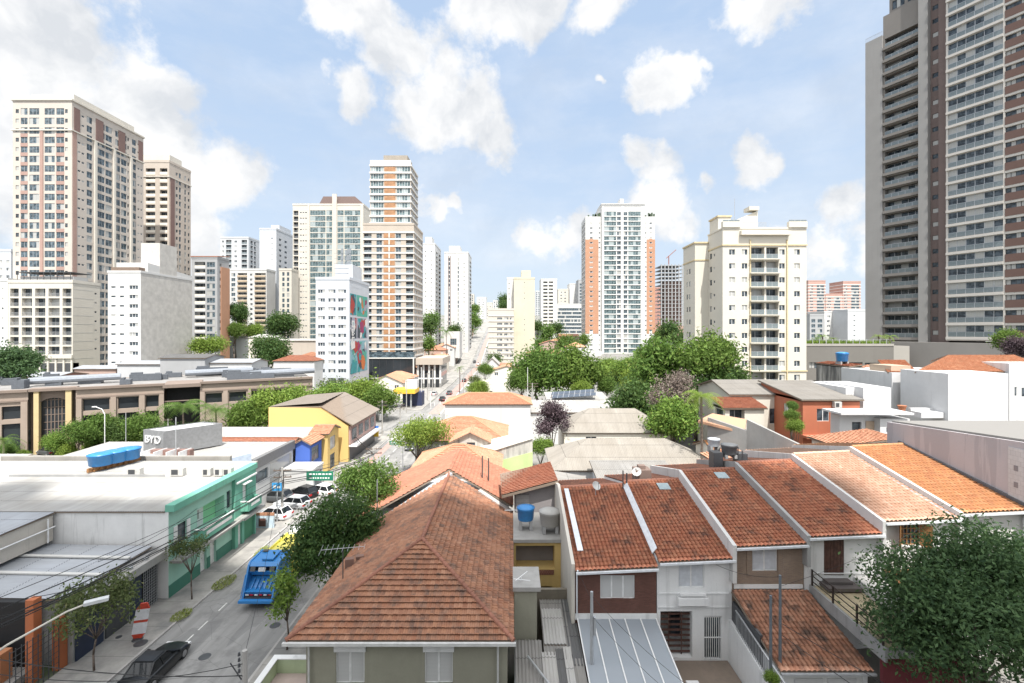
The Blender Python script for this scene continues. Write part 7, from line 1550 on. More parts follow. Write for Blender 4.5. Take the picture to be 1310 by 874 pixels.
# the near trees
c = P(1238, 800, 22.5); big_tree('large dark tree filling the lower right corner before the terraced houses', (c.x+.8, c.y, c.z), 4.5, 42000, .22, L_blue, 5, 55, .95, r0=.22, base=2.5, up=.5, clumps=[(x*1.12, y*.9, z*(1.05 if x > 0 else .8)+.08*x, r_*(.6+.55*abs(math.sin(9*x+5*z)))) for x, y, z, r_ in clumps_for(5, 1.0, 60, .9, 0, .78)])
c = P(424, 680, 37.0); big_tree('dense dark glossy street tree hiding the garbage truck front', (-13.4, 36.2, 6.2), 3.9, 22000, .26, L_dark, 9, 26, .95, r0=.2, base=.14)
c = P(466, 622, 45.0); big_tree('taller light green street tree just behind the dense dark one', (-14.0, 44.5, 7.0), 3.6, 8500, .27, L_mid, 14, 16, 1.0, r0=.16, base=.14, op=.12)
big_tree('small street tree at the kerb right of the blue truck', (-15.5, 32.3, 3.9), 1.35, 1500, .24, L_light, 3, 9, 1.6, r0=.07, base=.14, op=.1)
c = P(108, 790, 29.5); big_tree('sparse dusty street tree above the left pavement near the bar', (-27.0, 30.3, 4.6), 2.9, 3600, .22, L_pale, 21, 20, .55, r0=.07, base=.14, op=.22)
big_tree('thin sparse street tree before the green building', (-26.2, 38.4, 4.3), 1.9, 1500, .20, L_pale, 33, 12, .55, r0=.06, base=.14, op=.28)
c = P(536, 553, 72); big_tree('spreading feathery tree overhanging the street at mid distance', (-13.8, 70, 6.8), 5.2, 7000, .34, L_light, 44, 26, .38, r0=.2, base=.05, op=.1)
# mid trees: [label, px, py, r, Y, kind, var]
for a_ in [
 ('broad bright tree left of the yellow building, farthest left of its row', 345, 524, 32, 95, 'light', 0), ('bright leafy tree behind the left half of the yellow wall', 382, 518, 32, 97, 'light', 1), ('bright tree behind the ridge of the yellow building', 425, 510, 32, 100, 'umbrella', 0),
 ('loose open tree before the mural block base', 432, 498, 24, 128, 'pale', 1), ('round bright tree right of the mural block base', 468, 506, 30, 122, 'light', 2), ('bright tree by the square behind the brown roof', 488, 514, 24, 116, 'dense', 3),
 ('low dark tree between palms and yellow building', 312, 538, 28, 91, 'dense', 1),
 ('large dense green tree before the pale yellow slab, left half', 688, 478, 40, 132, 'dense', 0), ('large dense green tree before the pale yellow slab, right half', 732, 476, 40, 136, 'dense', 2), ('round green tree at the left foot of the big central trees', 666, 488, 20, 126, 'dense', 2), ('lime green tree right of the big central trees', 757, 478, 22, 142, 'light', 3),
 ('small lime tree before the orange-winged tower gate', 800, 472, 20, 150, 'light', 1), ('bushy green tree right of the solar panels', 775, 495, 16, 135, 'dense', 4),
 ('tall dark green tree left of the cream tower', 842, 474, 46, 92, 'dense', 1), ('tall green tree touching the cream tower balconies', 902, 462, 42, 86, 'dense', 3), ('dark tree below the tall ones left of the dry tree', 822, 520, 42, 84, 'dark', 1), ('dark rounded tree at the foot of the cream tower', 928, 496, 36, 84, 'dark', 0),
 ('dark tree behind the dry one filling the gap to the palm', 890, 512, 36, 82, 'dark', 3), ('green tree left edge of the big right-hand group', 800, 536, 26, 86, 'dense', 2), ('tree between solar panels and the big right-hand group', 815, 488, 24, 120, 'light', 2), ('pale green tree behind the solar panels', 745, 500, 16, 124, 'light', 0), ('dark tree below the gatehouse', 790, 486, 20, 160, 'dark', 1), ('bright tree in front of the gatehouse left', 776, 470, 16, 190, 'light', 2), ('green hedge-like tree under the orange-winged tower', 830, 462, 20, 170, 'dense', 0), ('bare greyish dry tree among the green ones by the palm', 862, 500, 38, 74, 'dry', 0), ('light green tree below the dry one', 858, 540, 38, 69, 'light', 0),
 ('dark purple-leaved tree behind the orange roofs', 707, 540, 28, 71, 'purple', 0),
 ('small lime shrub at the foot of the purple tree', 692, 572, 16, 68, 'light', 3), ('big dark conifer-like tree at the left frame edge', 8, 470, 38, 100, 'blue', 0), ('dark drooping tree beside the far left mall entrance', 28, 462, 22, 104, 'blue', 1),
 ('round umbrella tree right of the white blank-sided block', 266, 442, 23, 150, 'umbrella', 1), ('dark tree left of the red-brown roofed house', 345, 452, 26, 150, 'dark', 2), ('tree against the glassy mansard tower foot', 362, 418, 22, 230, 'dark', 3), ('tree under the orange side strip tower', 302, 402, 17, 215, 'dark', 0), ('yellowish bush under the beige balcony-strip block', 322, 424, 14, 218, 'light', 2), ('small tree at the foot of the orange strip', 300, 424, 14, 210, 'dense', 0),
 ('small round tree on the corner by the street square', 606, 488, 12, 140, 'pale', 0), ('yellow-green tree by the low white shed', 612, 498, 15, 136, 'light', 1), ('dark small tree next to the ivory boxy house', 622, 474, 11, 160, 'dense', 3),
 ('green tree behind the wires at the far right frame edge', 1292, 438, 20, 75, 'dense', 4), ('purple-flowered tree at the right frame edge', 1305, 448, 20, 72, 'purple', 1),
 ('climbing shrub on the corner of the terracotta house', 1013, 520, 8, 60, 'dense', 0), ('leafy shrub below the terracotta house window', 1016, 545, 12, 57.5, 'light', 2), ('dense creeper between the two shrubs on the terracotta wall', 1013, 532, 10, 58.4, 'dense', 3),
 ('small plant bush by the mossy carport gate', 988, 868, 11, 23.8, 'light', 0),
]: tree(*a_)
SHR = [(72, 566, 16, 'light'), (100, 556, 20, 'dense'), (130, 550, 24, 'dense'), (158, 556, 22, 'dark'), (180, 548, 22, 'dense'), (205, 556, 18, 'dark'), (120, 572, 12, 'light'), (178, 566, 12, 'light'), (148, 572, 16, 'dense'), (28, 584, 10, 'light'), (8, 578, 12, 'dense'), (88, 578, 14, 'light'), (232, 556, 16, 'dark'), (262, 552, 16, 'dark'), (196, 574, 10, 'light')]
SL = ['small bright shrub before the arched mall entrance', 'green shrub right of the mall arch', 'tall green shrub before the mall windows', 'dark shrub mid mall front', 'green tree-like shrub left of the palms', 'dark shrub behind the silver sign box', 'round low bright bush near the white shed roof', 'yellow-green bush left of the silver sign box', 'green bush over the white shed roof', 'small bush at the far left mall corner', 'bush at the left frame edge before the mall', 'light bush behind the parked car by the mall', 'dark shrub under the first palm', 'dark shrub under the second palm', 'light bush touching the silver sign box']
for (px, py, r_, k_), lb in zip(SHR, SL): tree(lb, px, py, r_, 82 if px < 110 else 88, k_, px % 4, cat='shrub', name='shrub', group='shrubs before the mall')
FR = [(596, 424, 10, 380), (610, 412, 12, 400), (616, 430, 10, 330), (619, 445, 11, 290), (622, 460, 10, 240), (603, 408, 9, 430), (640, 385, 9, 520), (700, 428, 12, 300), (712, 420, 10, 330), (724, 440, 14, 270), (736, 446, 14, 260), (694, 442, 12, 285), (546, 420, 14, 280), (548, 442, 12, 250), (856, 424, 16, 250), (846, 432, 12, 260), (868, 434, 13, 240), (552, 410, 12, 300), (580, 424, 10, 320), (1045, 440, 8, 190), (628, 392, 8, 500), (608, 396, 8, 480), (688, 418, 10, 320), (748, 436, 10, 265)]
FL = ['at the foot of the white towers', 'high by the climbing street', 'halfway up the climbing street', 'at the lower bend of the climbing street', 'beside the low white flats', 'left of the far street top', 'on the far skyline', 'below the dark-balconied tower', 'before the ribbon building', 'right of the rose house', 'next to the orange wing', 'beside the pale yellow slab', 'left edge of the far white tower', 'beside the banded tower foot', 'below the unfinished tower', 'left below the unfinished tower', 'right below the unfinished tower', 'between banded and white towers', 'between the white towers', 'before the white flats', 'far up the street', 'left high up the street', 'behind the rose house', 'behind the orange wing']
for i, ((px, py, r_, Y), lb) in enumerate(zip(FR, FL)):
    px = min(px, CX-34*F/Y) if px < 613 else max(px, CX-9*F/Y)
    tree('far green tree ' + lb, px, py, r_, Y, 'far' if i % 2 else 'fard', i % 3, group='far hillside trees')
# palms
def palm(label, px, py_c, hpx, Y, nf=16, name='palm_tree', base=None, col=L_mid, droop=1.0):
    c = P(px, py_c, Y); g = ground(c.x, Y) if base is None else base; L = hpx*Y/F; t = thing(name, label, 'palm tree', (c.x, Y, g)); mb = MB(); rr = random.Random(int(px))
    mb.path([(c.x, Y, g), (c.x+.1, Y, (g+c.z)/2), (c.x, Y, c.z)], [.2, .15, .14], 8); mb.build('trunk', [M_trunk], t); mb = MB()
    for k in range(nf):
        a_ = 6.283*k/nf+rr.uniform(-.2, .2); el = rr.uniform(.1, 1.2); d = Vector((math.cos(a_), math.sin(a_), 0)); s_ = Vector((-d.y, d.x, 0)); pts = []
        for j in range(9):
            q = j/8; pts.append(Vector((c.x, Y, c.z))+d*(L*q*math.cos(el*.5))+Vector((0, 0, L*(math.sin(el)*q-.85*droop*q*q))))
        for j in range(8):
            for m_ in (0, .5):
                p = pts[j].lerp(pts[j+1], m_); w_ = L*.24*(1-.6*abs(j/8-.35)); tip = (pts[j+1]-pts[j])*.6
                for sg in (-1, 1): e = p+s_*sg*w_+tip-Vector((0, 0, w_*.55)); mb.face([p, p+tip*.35, e])
    mb.build('crown', [col], t); return t
palm('leafy palm before the dark bay of the mall, left one', 234, 520, 32, 86, 20); palm('leafy palm before the mall windows, right of the dark bay', 276, 524, 30, 89, 20); palm('palm at the left frame edge before the mall', 4, 562, 22, 80, 14)
palm('tall slender palm between the dry tree and the cement wall', 897, 506, 29, 56, 20, base=3, col=L_light); palm('small dark palm on the climbing street left side', 571, 424, 12, 240, 12); palm('young palm by the street square pavement', 588, 470, 8, 170, 10)
for px, lab in ((1052, 'curved lime palm on the podium roof, left of the pair'), (1124, 'arching lime palm on the podium roof, middle'), (1138, 'lime palm nearest the grey tower on the podium roof'), (905+138, 'tiny lime palm at the podium left end')): palm(lab, px if px != 1043 else 1066, 430 if px != 1043 else 433, 11 if px != 1043 else 7, 104, 10, base=19.2, col=L_light)
tuft = MB(); rr = random.Random(8)
for k in range(900):
    p = Vector((rr.uniform(63.5, 82), rr.uniform(101.5, 103.5), 19.5)); d = Vector((rr.uniform(-.4, .4), rr.uniform(-.4, .4), rr.uniform(.3, 1.0))); w_ = Vector((.12, .05, 0)); tuft.face([p-w_, p+w_, p+d])
tuft.build('ground_cover', [L_light], kind='stuff')

# ================================================================ poles, lamps, signs, wires
def pole(label, x, y, h, r=.13, arms=(), name='utility_pole', g=None, mat=M_pole, cat='utility pole', lean=0):
    g = ground(x, y) if g is None else g; t = thing(name, label, cat, (x, y, g)); mb = MB(); mb.tube((x, y, g), (x+lean, y, g+h), r, r*.72, 10); mb.build('post', [mat], t)
    for (dz, L, ang) in arms:
        mb = MB(); u = Vector((math.cos(ang), math.sin(ang), 0)); c = Vector((x, y, g+h+dz)); mb.obox((c.x-u.y*.12, c.y+u.x*.12), u, L, .09, c.z-.06, c.z+.06)
        for k in range(4): q = c+u*(L*(k/3-.5)*.9); mb.tube((q.x-u.y*.12, q.y+u.x*.12, c.z+.062), (q.x-u.y*.12, q.y+u.x*.12, c.z+.24), .04, .025, 6)
        mb.build('crossarm', [M_trunk], t)
    return t
p = P(313, 832, 23.5); up = pole('concrete utility pole with insulator stack at the bottom edge of the street', p.x, 23.5, p.z, .17)
mb = MB()
for k in range(4): mb.tube((p.x-.22, 23.4, p.z-.2-k*.28), (p.x-.22, 23.4, p.z-.04-k*.28), .07, .05, 8)
mb.tube((p.x-.35, 23.4, p.z-1.2), (p.x, 23.4, p.z-1.2), .03); mb.tube((p.x-.6, 23.3, p.z-.5), (p.x-.1, 23.4, p.z-1.4), .03); mb.build('insulator', [M_dgrey], up)
pt = P(757, 757, 26); pp_ = pole('slim pale post rising through the glass canopy', pt.x, 26, pt.z-.5, .11, g=.5, mat=M_frame_a, cat='post', name='service_post')
mb = MB(); mb.box(pt.x+.1, pt.x+.22, 25.9, 26.1, pt.z-2.4, pt.z-1.4); mb.build('meter_box', [M_frame_a], pp_)
for px, py, lab in ((998, 736, 'taller dark steel pole standing in the mossy carport roof'), (986, 762, 'shorter dark steel pole beside the mossy carport edge')):
    q = P(px, py, 24.6); pole(lab, q.x, 24.6, q.z-1.5, .09, g=1.5, mat=plain('dark_steel', (.16, .18, .2), .4, .4), cat='post', name='service_post')
# street lamp at the lower left
t = thing('street_lamp', 'street lamp on a long curved arm reaching in from the left edge', 'street lamp', (-26.6, 21.5, 0)); hd = P(112, 772, 24.5); ro = Vector((-26.6, 21.5, hd.z-2.6))
mb = MB(); mb.tube((-26.6, 21.5, 0), ro, .14, .11, 10); mb.build('post', [M_pole], t)
mb = MB(); mb.path([ro, ro.lerp(hd, .45)+Vector((0, 0, .35)), ro.lerp(hd, .85)+Vector((0, 0, .22)), hd], [.06, .055, .05, .045], 8); mb.build('arm', [plain('cream_tube', (.55, .52, .45), .5)], t)
d = (hd-ro).normalized(); d.z = 0; d.normalize(); mb = MB(); mb.obox((hd.x+d.x*.35, hd.y+d.y*.35), d, 1.0, .34, hd.z-.06, hd.z+.10); mb.build('lamp_head', [plain('lamp_grey', (.55, .56, .56), .4)], t)
PL = []
for px, py, Y, lab in ((478, 372+205, 58, 'dark pole before the blue shop with crossarms'),): pass
def ppole(px, pyt, Y, lab, arms=((-.4, 2.0, 0.15), (-1.2, 2.0, .15))):
    q = P(px, pyt, Y); return pole(lab, q.x, Y, q.z-.05, .15, arms, g=.05), q
pA, qA = ppole(361, 598, 55, 'concrete pole by the car lot sign, lamp wires crossing it'); pB, qB = ppole(478, 572, 66, 'dark utility pole before the blue shop', ((-.3, 2.2, .1), (-.9, 2.2, .1)))
pC, qC = ppole(713, 0, 1, 'x') if False else (None, None)
pC, qC = ppole(448, 545, 88, 'utility pole with crossarms at the corner of the yellow wall'); pD, qD = ppole(489, 512, 100, 'tall transformer pole at the square near the yellow building'); pE, qE = ppole(512, 516, 112, 'second tall pole at the square right of the transformer pole')
q = qD; mb = MB(); mb.tube((q.x-.35, 99.6, q.z-4.2), (q.x-.35, 99.6, q.z-3.0), .35, None, 10); mb.build('transformer', [M_grey], pD)
pF, qF = ppole(681, 490, 118, 'twin-armed utility pole left of the solar panels', ((-.2, 3.0, 0), (-.9, 3.0, 0)))
pole('thin white post by the long white-walled orange-roofed house', *P(675, 470, 120).xy, P(675, 470, 120).z, .08, g=0, mat=M_frame_w, cat='post', name='service_post'); pole('pole rising between shrubs before the mall, right', *P(215, 536, 84).xy, P(215, 536, 84).z, .1, g=0, arms=((-.2, 1.2, 0.3),)); pole('thin lamp post before the mall entrance shrubs', *P(161, 528, 80).xy, P(161, 528, 80).z, .07, g=0, mat=M_frame_a, cat='lamp post', name='lamp_post'); pole('slim grey post standing before the silver sign box', *P(225, 534, 57).xy, P(225, 534, 57).z-6, .07, g=6, mat=M_frame_a, cat='post', name='service_post')
t = thing('street_lamp', 'curved white lamp arm before the mall windows', 'street lamp', (*P(134, 540, 84).xy, 0)); q = P(134, 530, 84); mb = MB(); mb.path([(q.x, 84, 0), (q.x, 84, q.z), (q.x-.5, 84, q.z+.9), (q.x-1.6, 84, q.z+1.3)], .07, 6); mb.build('post', [M_frame_w], t); mb = MB(); mb.box(q.x-2.2, q.x-1.5, 83.85, 84.15, q.z+1.25, q.z+1.4); mb.build('lamp_head', [M_frame_w], t)
pole('white post on the street square right of the yellow canopy', *P(539, 470, 140).xy, P(539, 470, 140).z, .12, g=0, mat=M_frame_w, cat='post', name='service_post'); pole('short white lamp post in the middle of the square', *P(551, 515, 135).xy, P(551, 500, 135).z, .1, g=0, mat=M_frame_w, cat='lamp post', name='lamp_post')
pole('slim white post by the low shed right of the street', *P(605, 480, 140).xy, P(605, 480, 140).z, .08, g=0, mat=M_frame_w, cat='post', name='service_post')
for i, (x, y) in enumerate(((-28.8, 128), (-29, 140), (-27, 150), (-15.5, 150), (-28, 165), (-15.2, 175))):
    pole(['square', 'canopy', 'lobby pavilion', 'low shed', 'mirrored podium', 'ivory boxy house'][i] and 'far utility pole beside the ' + ['square corner', 'yellow canopy', 'lobby pavilion front', 'low white shed', 'mirrored podium corner', 'ivory boxy house'][i], x, y, 9, .15, ((-.4, 2.2, 0),))
M_sgreen = plain('road_sign_green', (.015, .17, .10), .45)
def road_sign(px, py, w, h, Y, lab):
    q = P(px, py, Y); t = thing('road_sign', lab, 'road sign', (q.x, Y, 0)); mb = MB(); mb.box(q.x-w/2, q.x+w/2, Y, Y+.06, q.z-h/2, q.z+h/2); mb.build('panel', [M_sgreen], t)
    mb = MB(); mb.tube((q.x+w/2+.15, Y+.12, 0), (q.x+w/2+.15, Y+.12, q.z+h/2), .07); mb.tube((q.x-w/2, Y+.1, q.z), (q.x+w/2+.15, Y+.12, q.z), .05); mb.build('post', [M_frame_a], t)
    mb = MB(); rr = random.Random(int(px))   # the small unreadable lines of the panel
    for r_ in range(2):
        x = q.x-w*.4
        while x < q.x+w*.38: l_ = rr.uniform(.12, .4); mb.box(x, min(x+l_, q.x+w*.44), Y-.012, Y-.003, q.z+h*.12-r_*h*.42, q.z+h*.28-r_*h*.42); x += l_+.12
    mb.build('sign_lines', [M_frame_w], t)
road_sign(409, 609, 3.3, 1.15, 58, 'wide green road sign with two white lines before the blue shop'); road_sign(506, 567, 2.0, .65, 76, 'small green road sign above the street near the feathery tree')
q = P(354, 623, 54); t = thing('street_sign', 'blue square sign panel on a post at the car lot', 'sign', (q.x, 54, 0)); mb = MB(); mb.box(q.x-.55, q.x+.55, 54, 54.08, q.z-.45, q.z+.45); mb.build('panel', [plain('sign_blue2', (.05, .30, .62), .5)], t); mb = MB(); mb.tube((q.x, 54.1, 0), (q.x, 54.1, q.z), .06); mb.build('post', [M_frame_a], t); mb = MB(); mb.box(q.x-.4, q.x-.1, 53.98, 53.997, q.z-.2, q.z+.2); mb.box(q.x+.05, q.x+.4, 53.98, 53.997, q.z-.15, q.z+.1); mb.build('white_mark', [M_frame_w], t)
t = thing('lot_fence', 'low pale blue panel fence with rust band around the car lot', 'fence', (-29, 52.5, 0)); addbox(t, -33, -26.6, 52.4, 52.5, .14, 1.5, plain('pale_blue_panel', (.50, .60, .68), .6), 'panel'); addbox(t, -33, -26.6, 52.38, 52.52, 1.503, 1.8, plaster('rust_band', (.45, .22, .13), .2, .3), 'rail')
mb = MB(); mb.box(-28.3, -27.5, 52.36, 52.397, .3, 1.2); mb.build('poster', [plain('poster_dark', (.12, .06, .05), .6)], t)
def wire(pts, sag, r, parent, n=10):
    mb = MB()
    for a_, b__ in zip(pts, pts[1:]):
        a_, b__ = Vector(a_), Vector(b__); pr = None
        L = [a_.lerp(b__, k/n)-Vector((0, 0, sag*4*(k/n)*(1-k/n))) for k in range(n+1)]; mb.path(L, r, 4)
    mb.build('cable', [M_black], parent)
CB = thing('overhead_cables', 'bundle of dark overhead cables running along the left pavement', 'cables', (-26.8, 21, 0))
for k, (dx, dz, r_) in enumerate(((0, 0, .025), (.3, .15, .02), (-.3, .5, .02), (.1, -.5, .04), (.15, -.75, .045), (-.1, -1.0, .03))):
    wire([(-26.6+dx, 21.5, 8.0+dz), (qA.x+dx, 55, min(qA.z, 8)-1+dz), (qB.x+dx*.8, 66, qB.z-.6+dz*.5), (qC.x+dx, 88, qC.z-.4+dz*.4), (qD.x+dx, 100, qD.z-.4+dz*.4), (qE.x+dx, 112, qE.z-.4+dz*.3)], .55, r_, CB)
CB2 = thing('service_cables', 'service cables slung across the street to the bottom utility pole', 'cables', (-18, 22, 0))
wire([(-26.6, 21.5, 7.6), (p.x, 23.4, p.z-1.2)], .5, .025, CB2); wire([(-26.6, 21.5, 6.9), (p.x, 23.4, p.z-.6)], .9, .02, CB2); wire([(p.x, 23.4, p.z-.4), (-22, 44, 6.5)], .6, .012, CB2)
for (a_, b__) in (((-29.3, 33, 4.4), (-26.7, 24, 7.4)), ((-28.2, 42, 6.2), (-26.5, 30, 7.3)), ((-28.3, 36, 4.4), (-26.6, 26, 7.3))): wire([a_, b__], .4, .018, CB2)
CB3 = thing('service_cables', 'thin pale service wires running to the terraced house fronts', 'cables', (12, 22, 2)); q = P(757, 760, 26)
wire([(q.x, 26, q.z-.1), (9.2, 21, 5.2)], .35, .012, CB3); wire([(q.x, 26, q.z-.3), (4.2, YF-.05, 7.0)], .1, .01, CB3); wire([(q.x, 26, q.z-1.2), (9.5, 21, 4.0)], .4, .012, CB3)
q = P(998, 738, 24.6); wire([(q.x, 24.6, q.z), (px2x(916), YF-.05, 22-(722-HY)/20.4)], .25, .012, CB3); wire([(q.x, 24.6, q.z-3), (21, 18, 3.4)], .2, .02, CB3); wire([(q.x, 24.6, q.z-2.4), (23, 19, 3.6)], .2, .02, CB3); wire([(q.x, 24.6, q.z-.5), (26.5, YF, 10.2)], .3, .012, CB3)

# ================================================================ vehicles
CARM = {}
def paint(name, c):
    if name in CARM: return CARM[name]
    m, nt, b = base_mat(name); b.inputs['Base Color'].default_value = (*c, 1); b.inputs['Roughness'].default_value = .35; b.inputs['Coat Weight'].default_value = .25; b.inputs['Coat Roughness'].default_value = .05; CARM[name] = m; return m
M_carglass = plain('car_glass', (.012, .014, .016), .05, 0, 0); M_tail = plain('tail_lamp', (.45, .01, .01), .3); M_headl = plain('head_lamp', (.7, .7, .7), .15); M_tyre = M_black; M_rim = plain('rim', (.35, .35, .36), .35, .6)
def car(label, x, y, rot, mat, L=4.4, W_=1.78, Hh=1.46, z=None, style='hatch', group=None, name='parked_car'):
    """nose towards local +Y"""
    z = ground(x, y)+.02 if z is None else z; t = thing(name, label, 'car', (x, y, z), rot, group=group, local=True); t.rotation_euler = (0, 0, rot)
    bm = bmesh.new(); st = []
    # sections along the length: (y, half width bottom, half width belt, z bottom, z belt)
    h = L/2; w_ = W_/2; bel = Hh*.6
    secs = [(-h, .78, .78, .42, bel*.80), (-h+.12, .93, .92, .28, bel*.97), (-h*.62, 1, .97, .20, bel), (-h*.1, 1, .97, .18, bel), (h*.38, 1, .95, .18, bel*.95), (h*.72, .98, .88, .20, bel*.84), (h-.1, .9, .76, .28, bel*.68), (h, .72, .62, .40, bel*.52)]
    for (yy, a_, b__, z0, z1) in secs:
        ring = [(-a_*w_*.96, yy, z0), (-a_*w_, yy, (z0+z1)*.5), (-b__*w_, yy, z1-.05), (-b__*w_*.86, yy, z1), (b__*w_*.86, yy, z1), (b__*w_, yy, z1-.05), (a_*w_, yy, (z0+z1)*.5), (a_*w_*.96, yy, z0)]
        st.append([bm.verts.new(q) for q in ring])
    for j in range(len(st)-1):
        for k in range(8): bm.faces.new((st[j][k], st[j][(k+1) % 8], st[j+1][(k+1) % 8], st[j+1][k]))
    bm.faces.new(st[0]); bm.faces.new(st[-1][::-1]); me = bpy.data.meshes.new('body'); bmesh.ops.recalc_face_normals(bm, faces=bm.faces)
    bmesh.ops.subdivide_edges(bm, edges=bm.edges[:], cuts=1, use_grid_fill=True, smooth=.6)
    for f_ in bm.faces: f_.smooth = True
    bm.to_mesh(me); bm.free(); me.materials.append(mat); o = bpy.data.objects.new('body', me); COL.objects.link(o); o.parent = t; LOC[o.name] = Vector()
    yb0, yb1 = (-h*.93, h*.42) if style != 'sedan' else (-h*.72, h*.42); yt0, yt1 = (-h*.72, h*.06) if style != 'sedan' else (-h*.42, h*.04)
    mb = MB(); zb_, zt_ = bel-.03, Hh; wb, wt = w_*.88, w_*.70
    lo = [(-wb, yb0, zb_), (wb, yb0, zb_), (wb, yb1, zb_-.03), (-wb, yb1, zb_-.03)]; hi = [(-wt, yt0, zt_-.05), (wt, yt0, zt_-.05), (wt, yt1, zt_-.03), (-wt, yt1, zt_-.03)]
    for k in range(4): mb.face([lo[k], lo[(k+1) % 4], hi[(k+1) % 4], hi[k]])
    mb.build('windows', [M_carglass], t)
    mb = MB(); i = len(mb.v); mb.prism([(q[0]*1.02, q[1]) for q in hi], zt_-.055, [zt_-.02]*4); mb.prism([(q[0]*.86, q[1]*.9+(yt0+yt1)*.05) for q in hi], zt_-.022, [zt_+.015]*4); mb.build('roof', [mat], t)
    mb = MB()
    for sx_ in (-1, 1):
        for (ya, yc) in ((yb0, yt0), (yb1, yt1)): mb.tube((sx_*wb*1.0, ya, zb_), (sx_*wt*1.0, yc, zt_-.03), .045, None, 5)
        ym_ = (yb0+yb1)/2; mb.tube((sx_*wb*1.005, ym_, zb_), (sx_*wt*1.01, (yt0+yt1)/2, zt_-.04), .04, None, 5)
    mb.build('pillar', [mat], t)
    for sx_ in (-1, 1):
        for yy in (-h*.6, h*.62):
            mb = MB(); mb.tube((sx_*(w_-.2), yy, .32), (sx_*(w_+.01), yy, .32), .32, None, 16); wl_ = mb.build('wheel', [M_tyre], t); mb = MB(); mb.tube((sx_*(w_+.011), yy, .32), (sx_*(w_+.025), yy, .32), .21, None, 12); mb.build('rim', [M_rim], wl_)
        mb = MB(); mb.box(sx_*w_*.72-.2, sx_*w_*.72+.2, -h-.02, -h+.2, bel*.62, bel*.86); mb.build('tail_light', [M_tail], t)
        mb = MB(); mb.box(sx_*w_*.66-.2, sx_*w_*.66+.2, h-.25, h+.01, bel*.5, bel*.66); mb.build('headlight', [M_headl], t)
        mb = MB(); mb.box(sx_*(w_+.08)-.09, sx_*(w_+.08)+.09, h*.34, h*.34+.1, bel, bel+.15); mb.build('mirror', [mat], t)
    return t
P_black, P_white, P_silver, P_grey = paint('black_paint', (.006, .0065, .008)), paint('white_paint', (.75, .75, .75)), paint('silver_paint', (.42, .43, .44)), paint('graphite_paint', (.07, .075, .08))
car('black car parked at the left kerb near the bottom edge', -23.0, 30.2, .02, P_black, 4.6, 1.85, 1.42, style='sedan')
car('white car whose roof just shows at the bottom edge', -19.0, 25.4, 0, P_white, 4.3, 1.75, 1.5)
GRP = 'cars in the showroom lot'
for (px, py, c, lab, rot) in ((349, 662, P_white, 'white car nearest the fence in the showroom lot', 1.35), (388, 634, P_black, 'black car by the green road sign in the showroom lot', 1.1), (352, 640, P_grey, 'dark car against the showroom wall in the lot', 1.4), (374, 648, P_silver, 'silver car beside the lot pole', 1.35), (410, 632, P_white, 'white car partly behind the street tree in the lot', 1.2)):
    q = W(px, py, .1); car(lab, q.x, q.y, rot, c, group=GRP)
car('dark car driving below the feathery tree', W(526, 574, 0).x, W(526, 574, 0).y, math.pi, P_grey, name='car')
car('small dark car parked by the mall entrance shrubs', W(62, 581, .1).x, W(62, 581, .1).y, 1.2, P_grey)
for i, (px, py, c, lab) in enumerate(((566, 512, P_black, 'black car at the square corner'), (575, 504, P_grey, 'dark car in the queue beyond the square'), (556, 505, P_silver, 'silver car turning on the square'), (600, 494, P_white, 'white car on the far street, right lane'), (594, 488, P_black, 'black car farther up the right lane'), (612, 470, P_white, 'white car high on the climbing street'), (607, 458, P_black, 'dark car far up the climbing street'), (470, 552, P_silver, 'silver car half hidden by poles near the yellow building'))):
    q = W(px, py, .2) if py > 480 else P(px, py, 260+i*6)
    car(lab, q.x, q.y, 0 if px < 600 else math.pi, c, name='car', group='cars on the street')
for px, py, lab, c in ((826, 497, 'white car parked under the big trees near the solar panels', P_white), (845, 500, 'silver car parked beside the white one near the solar panels', P_silver)): q = W(px, py, 3); car(lab, q.x, q.y, 1.5, c, z=ground(q.x, q.y)+1.2)
# the garbage truck
M_tb_ = paint('truck_blue', (.03, .20, .50)); M_ty = paint('truck_yellow', (.68, .60, .10)); M_tw = paint('truck_white', (.7, .7, .7))
TX, TY = -20.25, 37.4
T_ = thing('garbage_truck', 'blue and yellow garbage truck seen from behind on the street', 'truck', (TX, TY, .02))
hw = 1.25
def tprof(x0, x1, prof, mat, name):
    mb = MB(); n = len(prof); i = len(mb.v)
    mb.face([(TX+x0, TY+y, z) for y, z in prof]); mb.face([(TX+x1, TY+y, z) for y, z in prof][::-1])
    for k in range(n): (ya, za), (yb, zb__) = prof[k], prof[(k+1) % n]; mb.face([(TX+x0, TY+ya, za), (TX+x0, TY+yb, zb__), (TX+x1, TY+yb, zb__), (TX+x1, TY+ya, za)])
    return mb.build(name, [mat], T_)
side = [(-.15, .75), (0, 1.15), (.75, 3.05), (1.0, 3.25), (2.9, 3.35), (2.9, .75)]
for s_ in (-1, 1): tprof(s_*hw-(.14 if s_ > 0 else 0), s_*hw+(.14 if s_ < 0 else 0), side, M_tb_, 'side_plate')
tprof(-hw+.145, hw-.145, [(1.0, 3.2), (2.9, 3.3), (2.9, 2.6), (1.3, 2.55), (.75, 2.95)], M_tb_, 'top_cover')
tprof(-hw+.145, hw-.145, [(.15, 1.0), (.05, 1.25), (.55, 1.35), (1.25, 1.9), (1.6, 1.9), (1.6, .9)], M_tb_, 'hopper_floor')
tprof(-hw+.146, hw-.146, [(1.35, 1.9), (1.2, 2.5), (1.6, 2.5), (1.6, 1.9)], M_dgrey, 'hopper_mouth')
tprof(-hw+.147, hw-.147, [(.95, 2.15), (.75, 2.5), (.85, 2.55), (1.1, 2.2)], M_tb_, 'packer_blade')
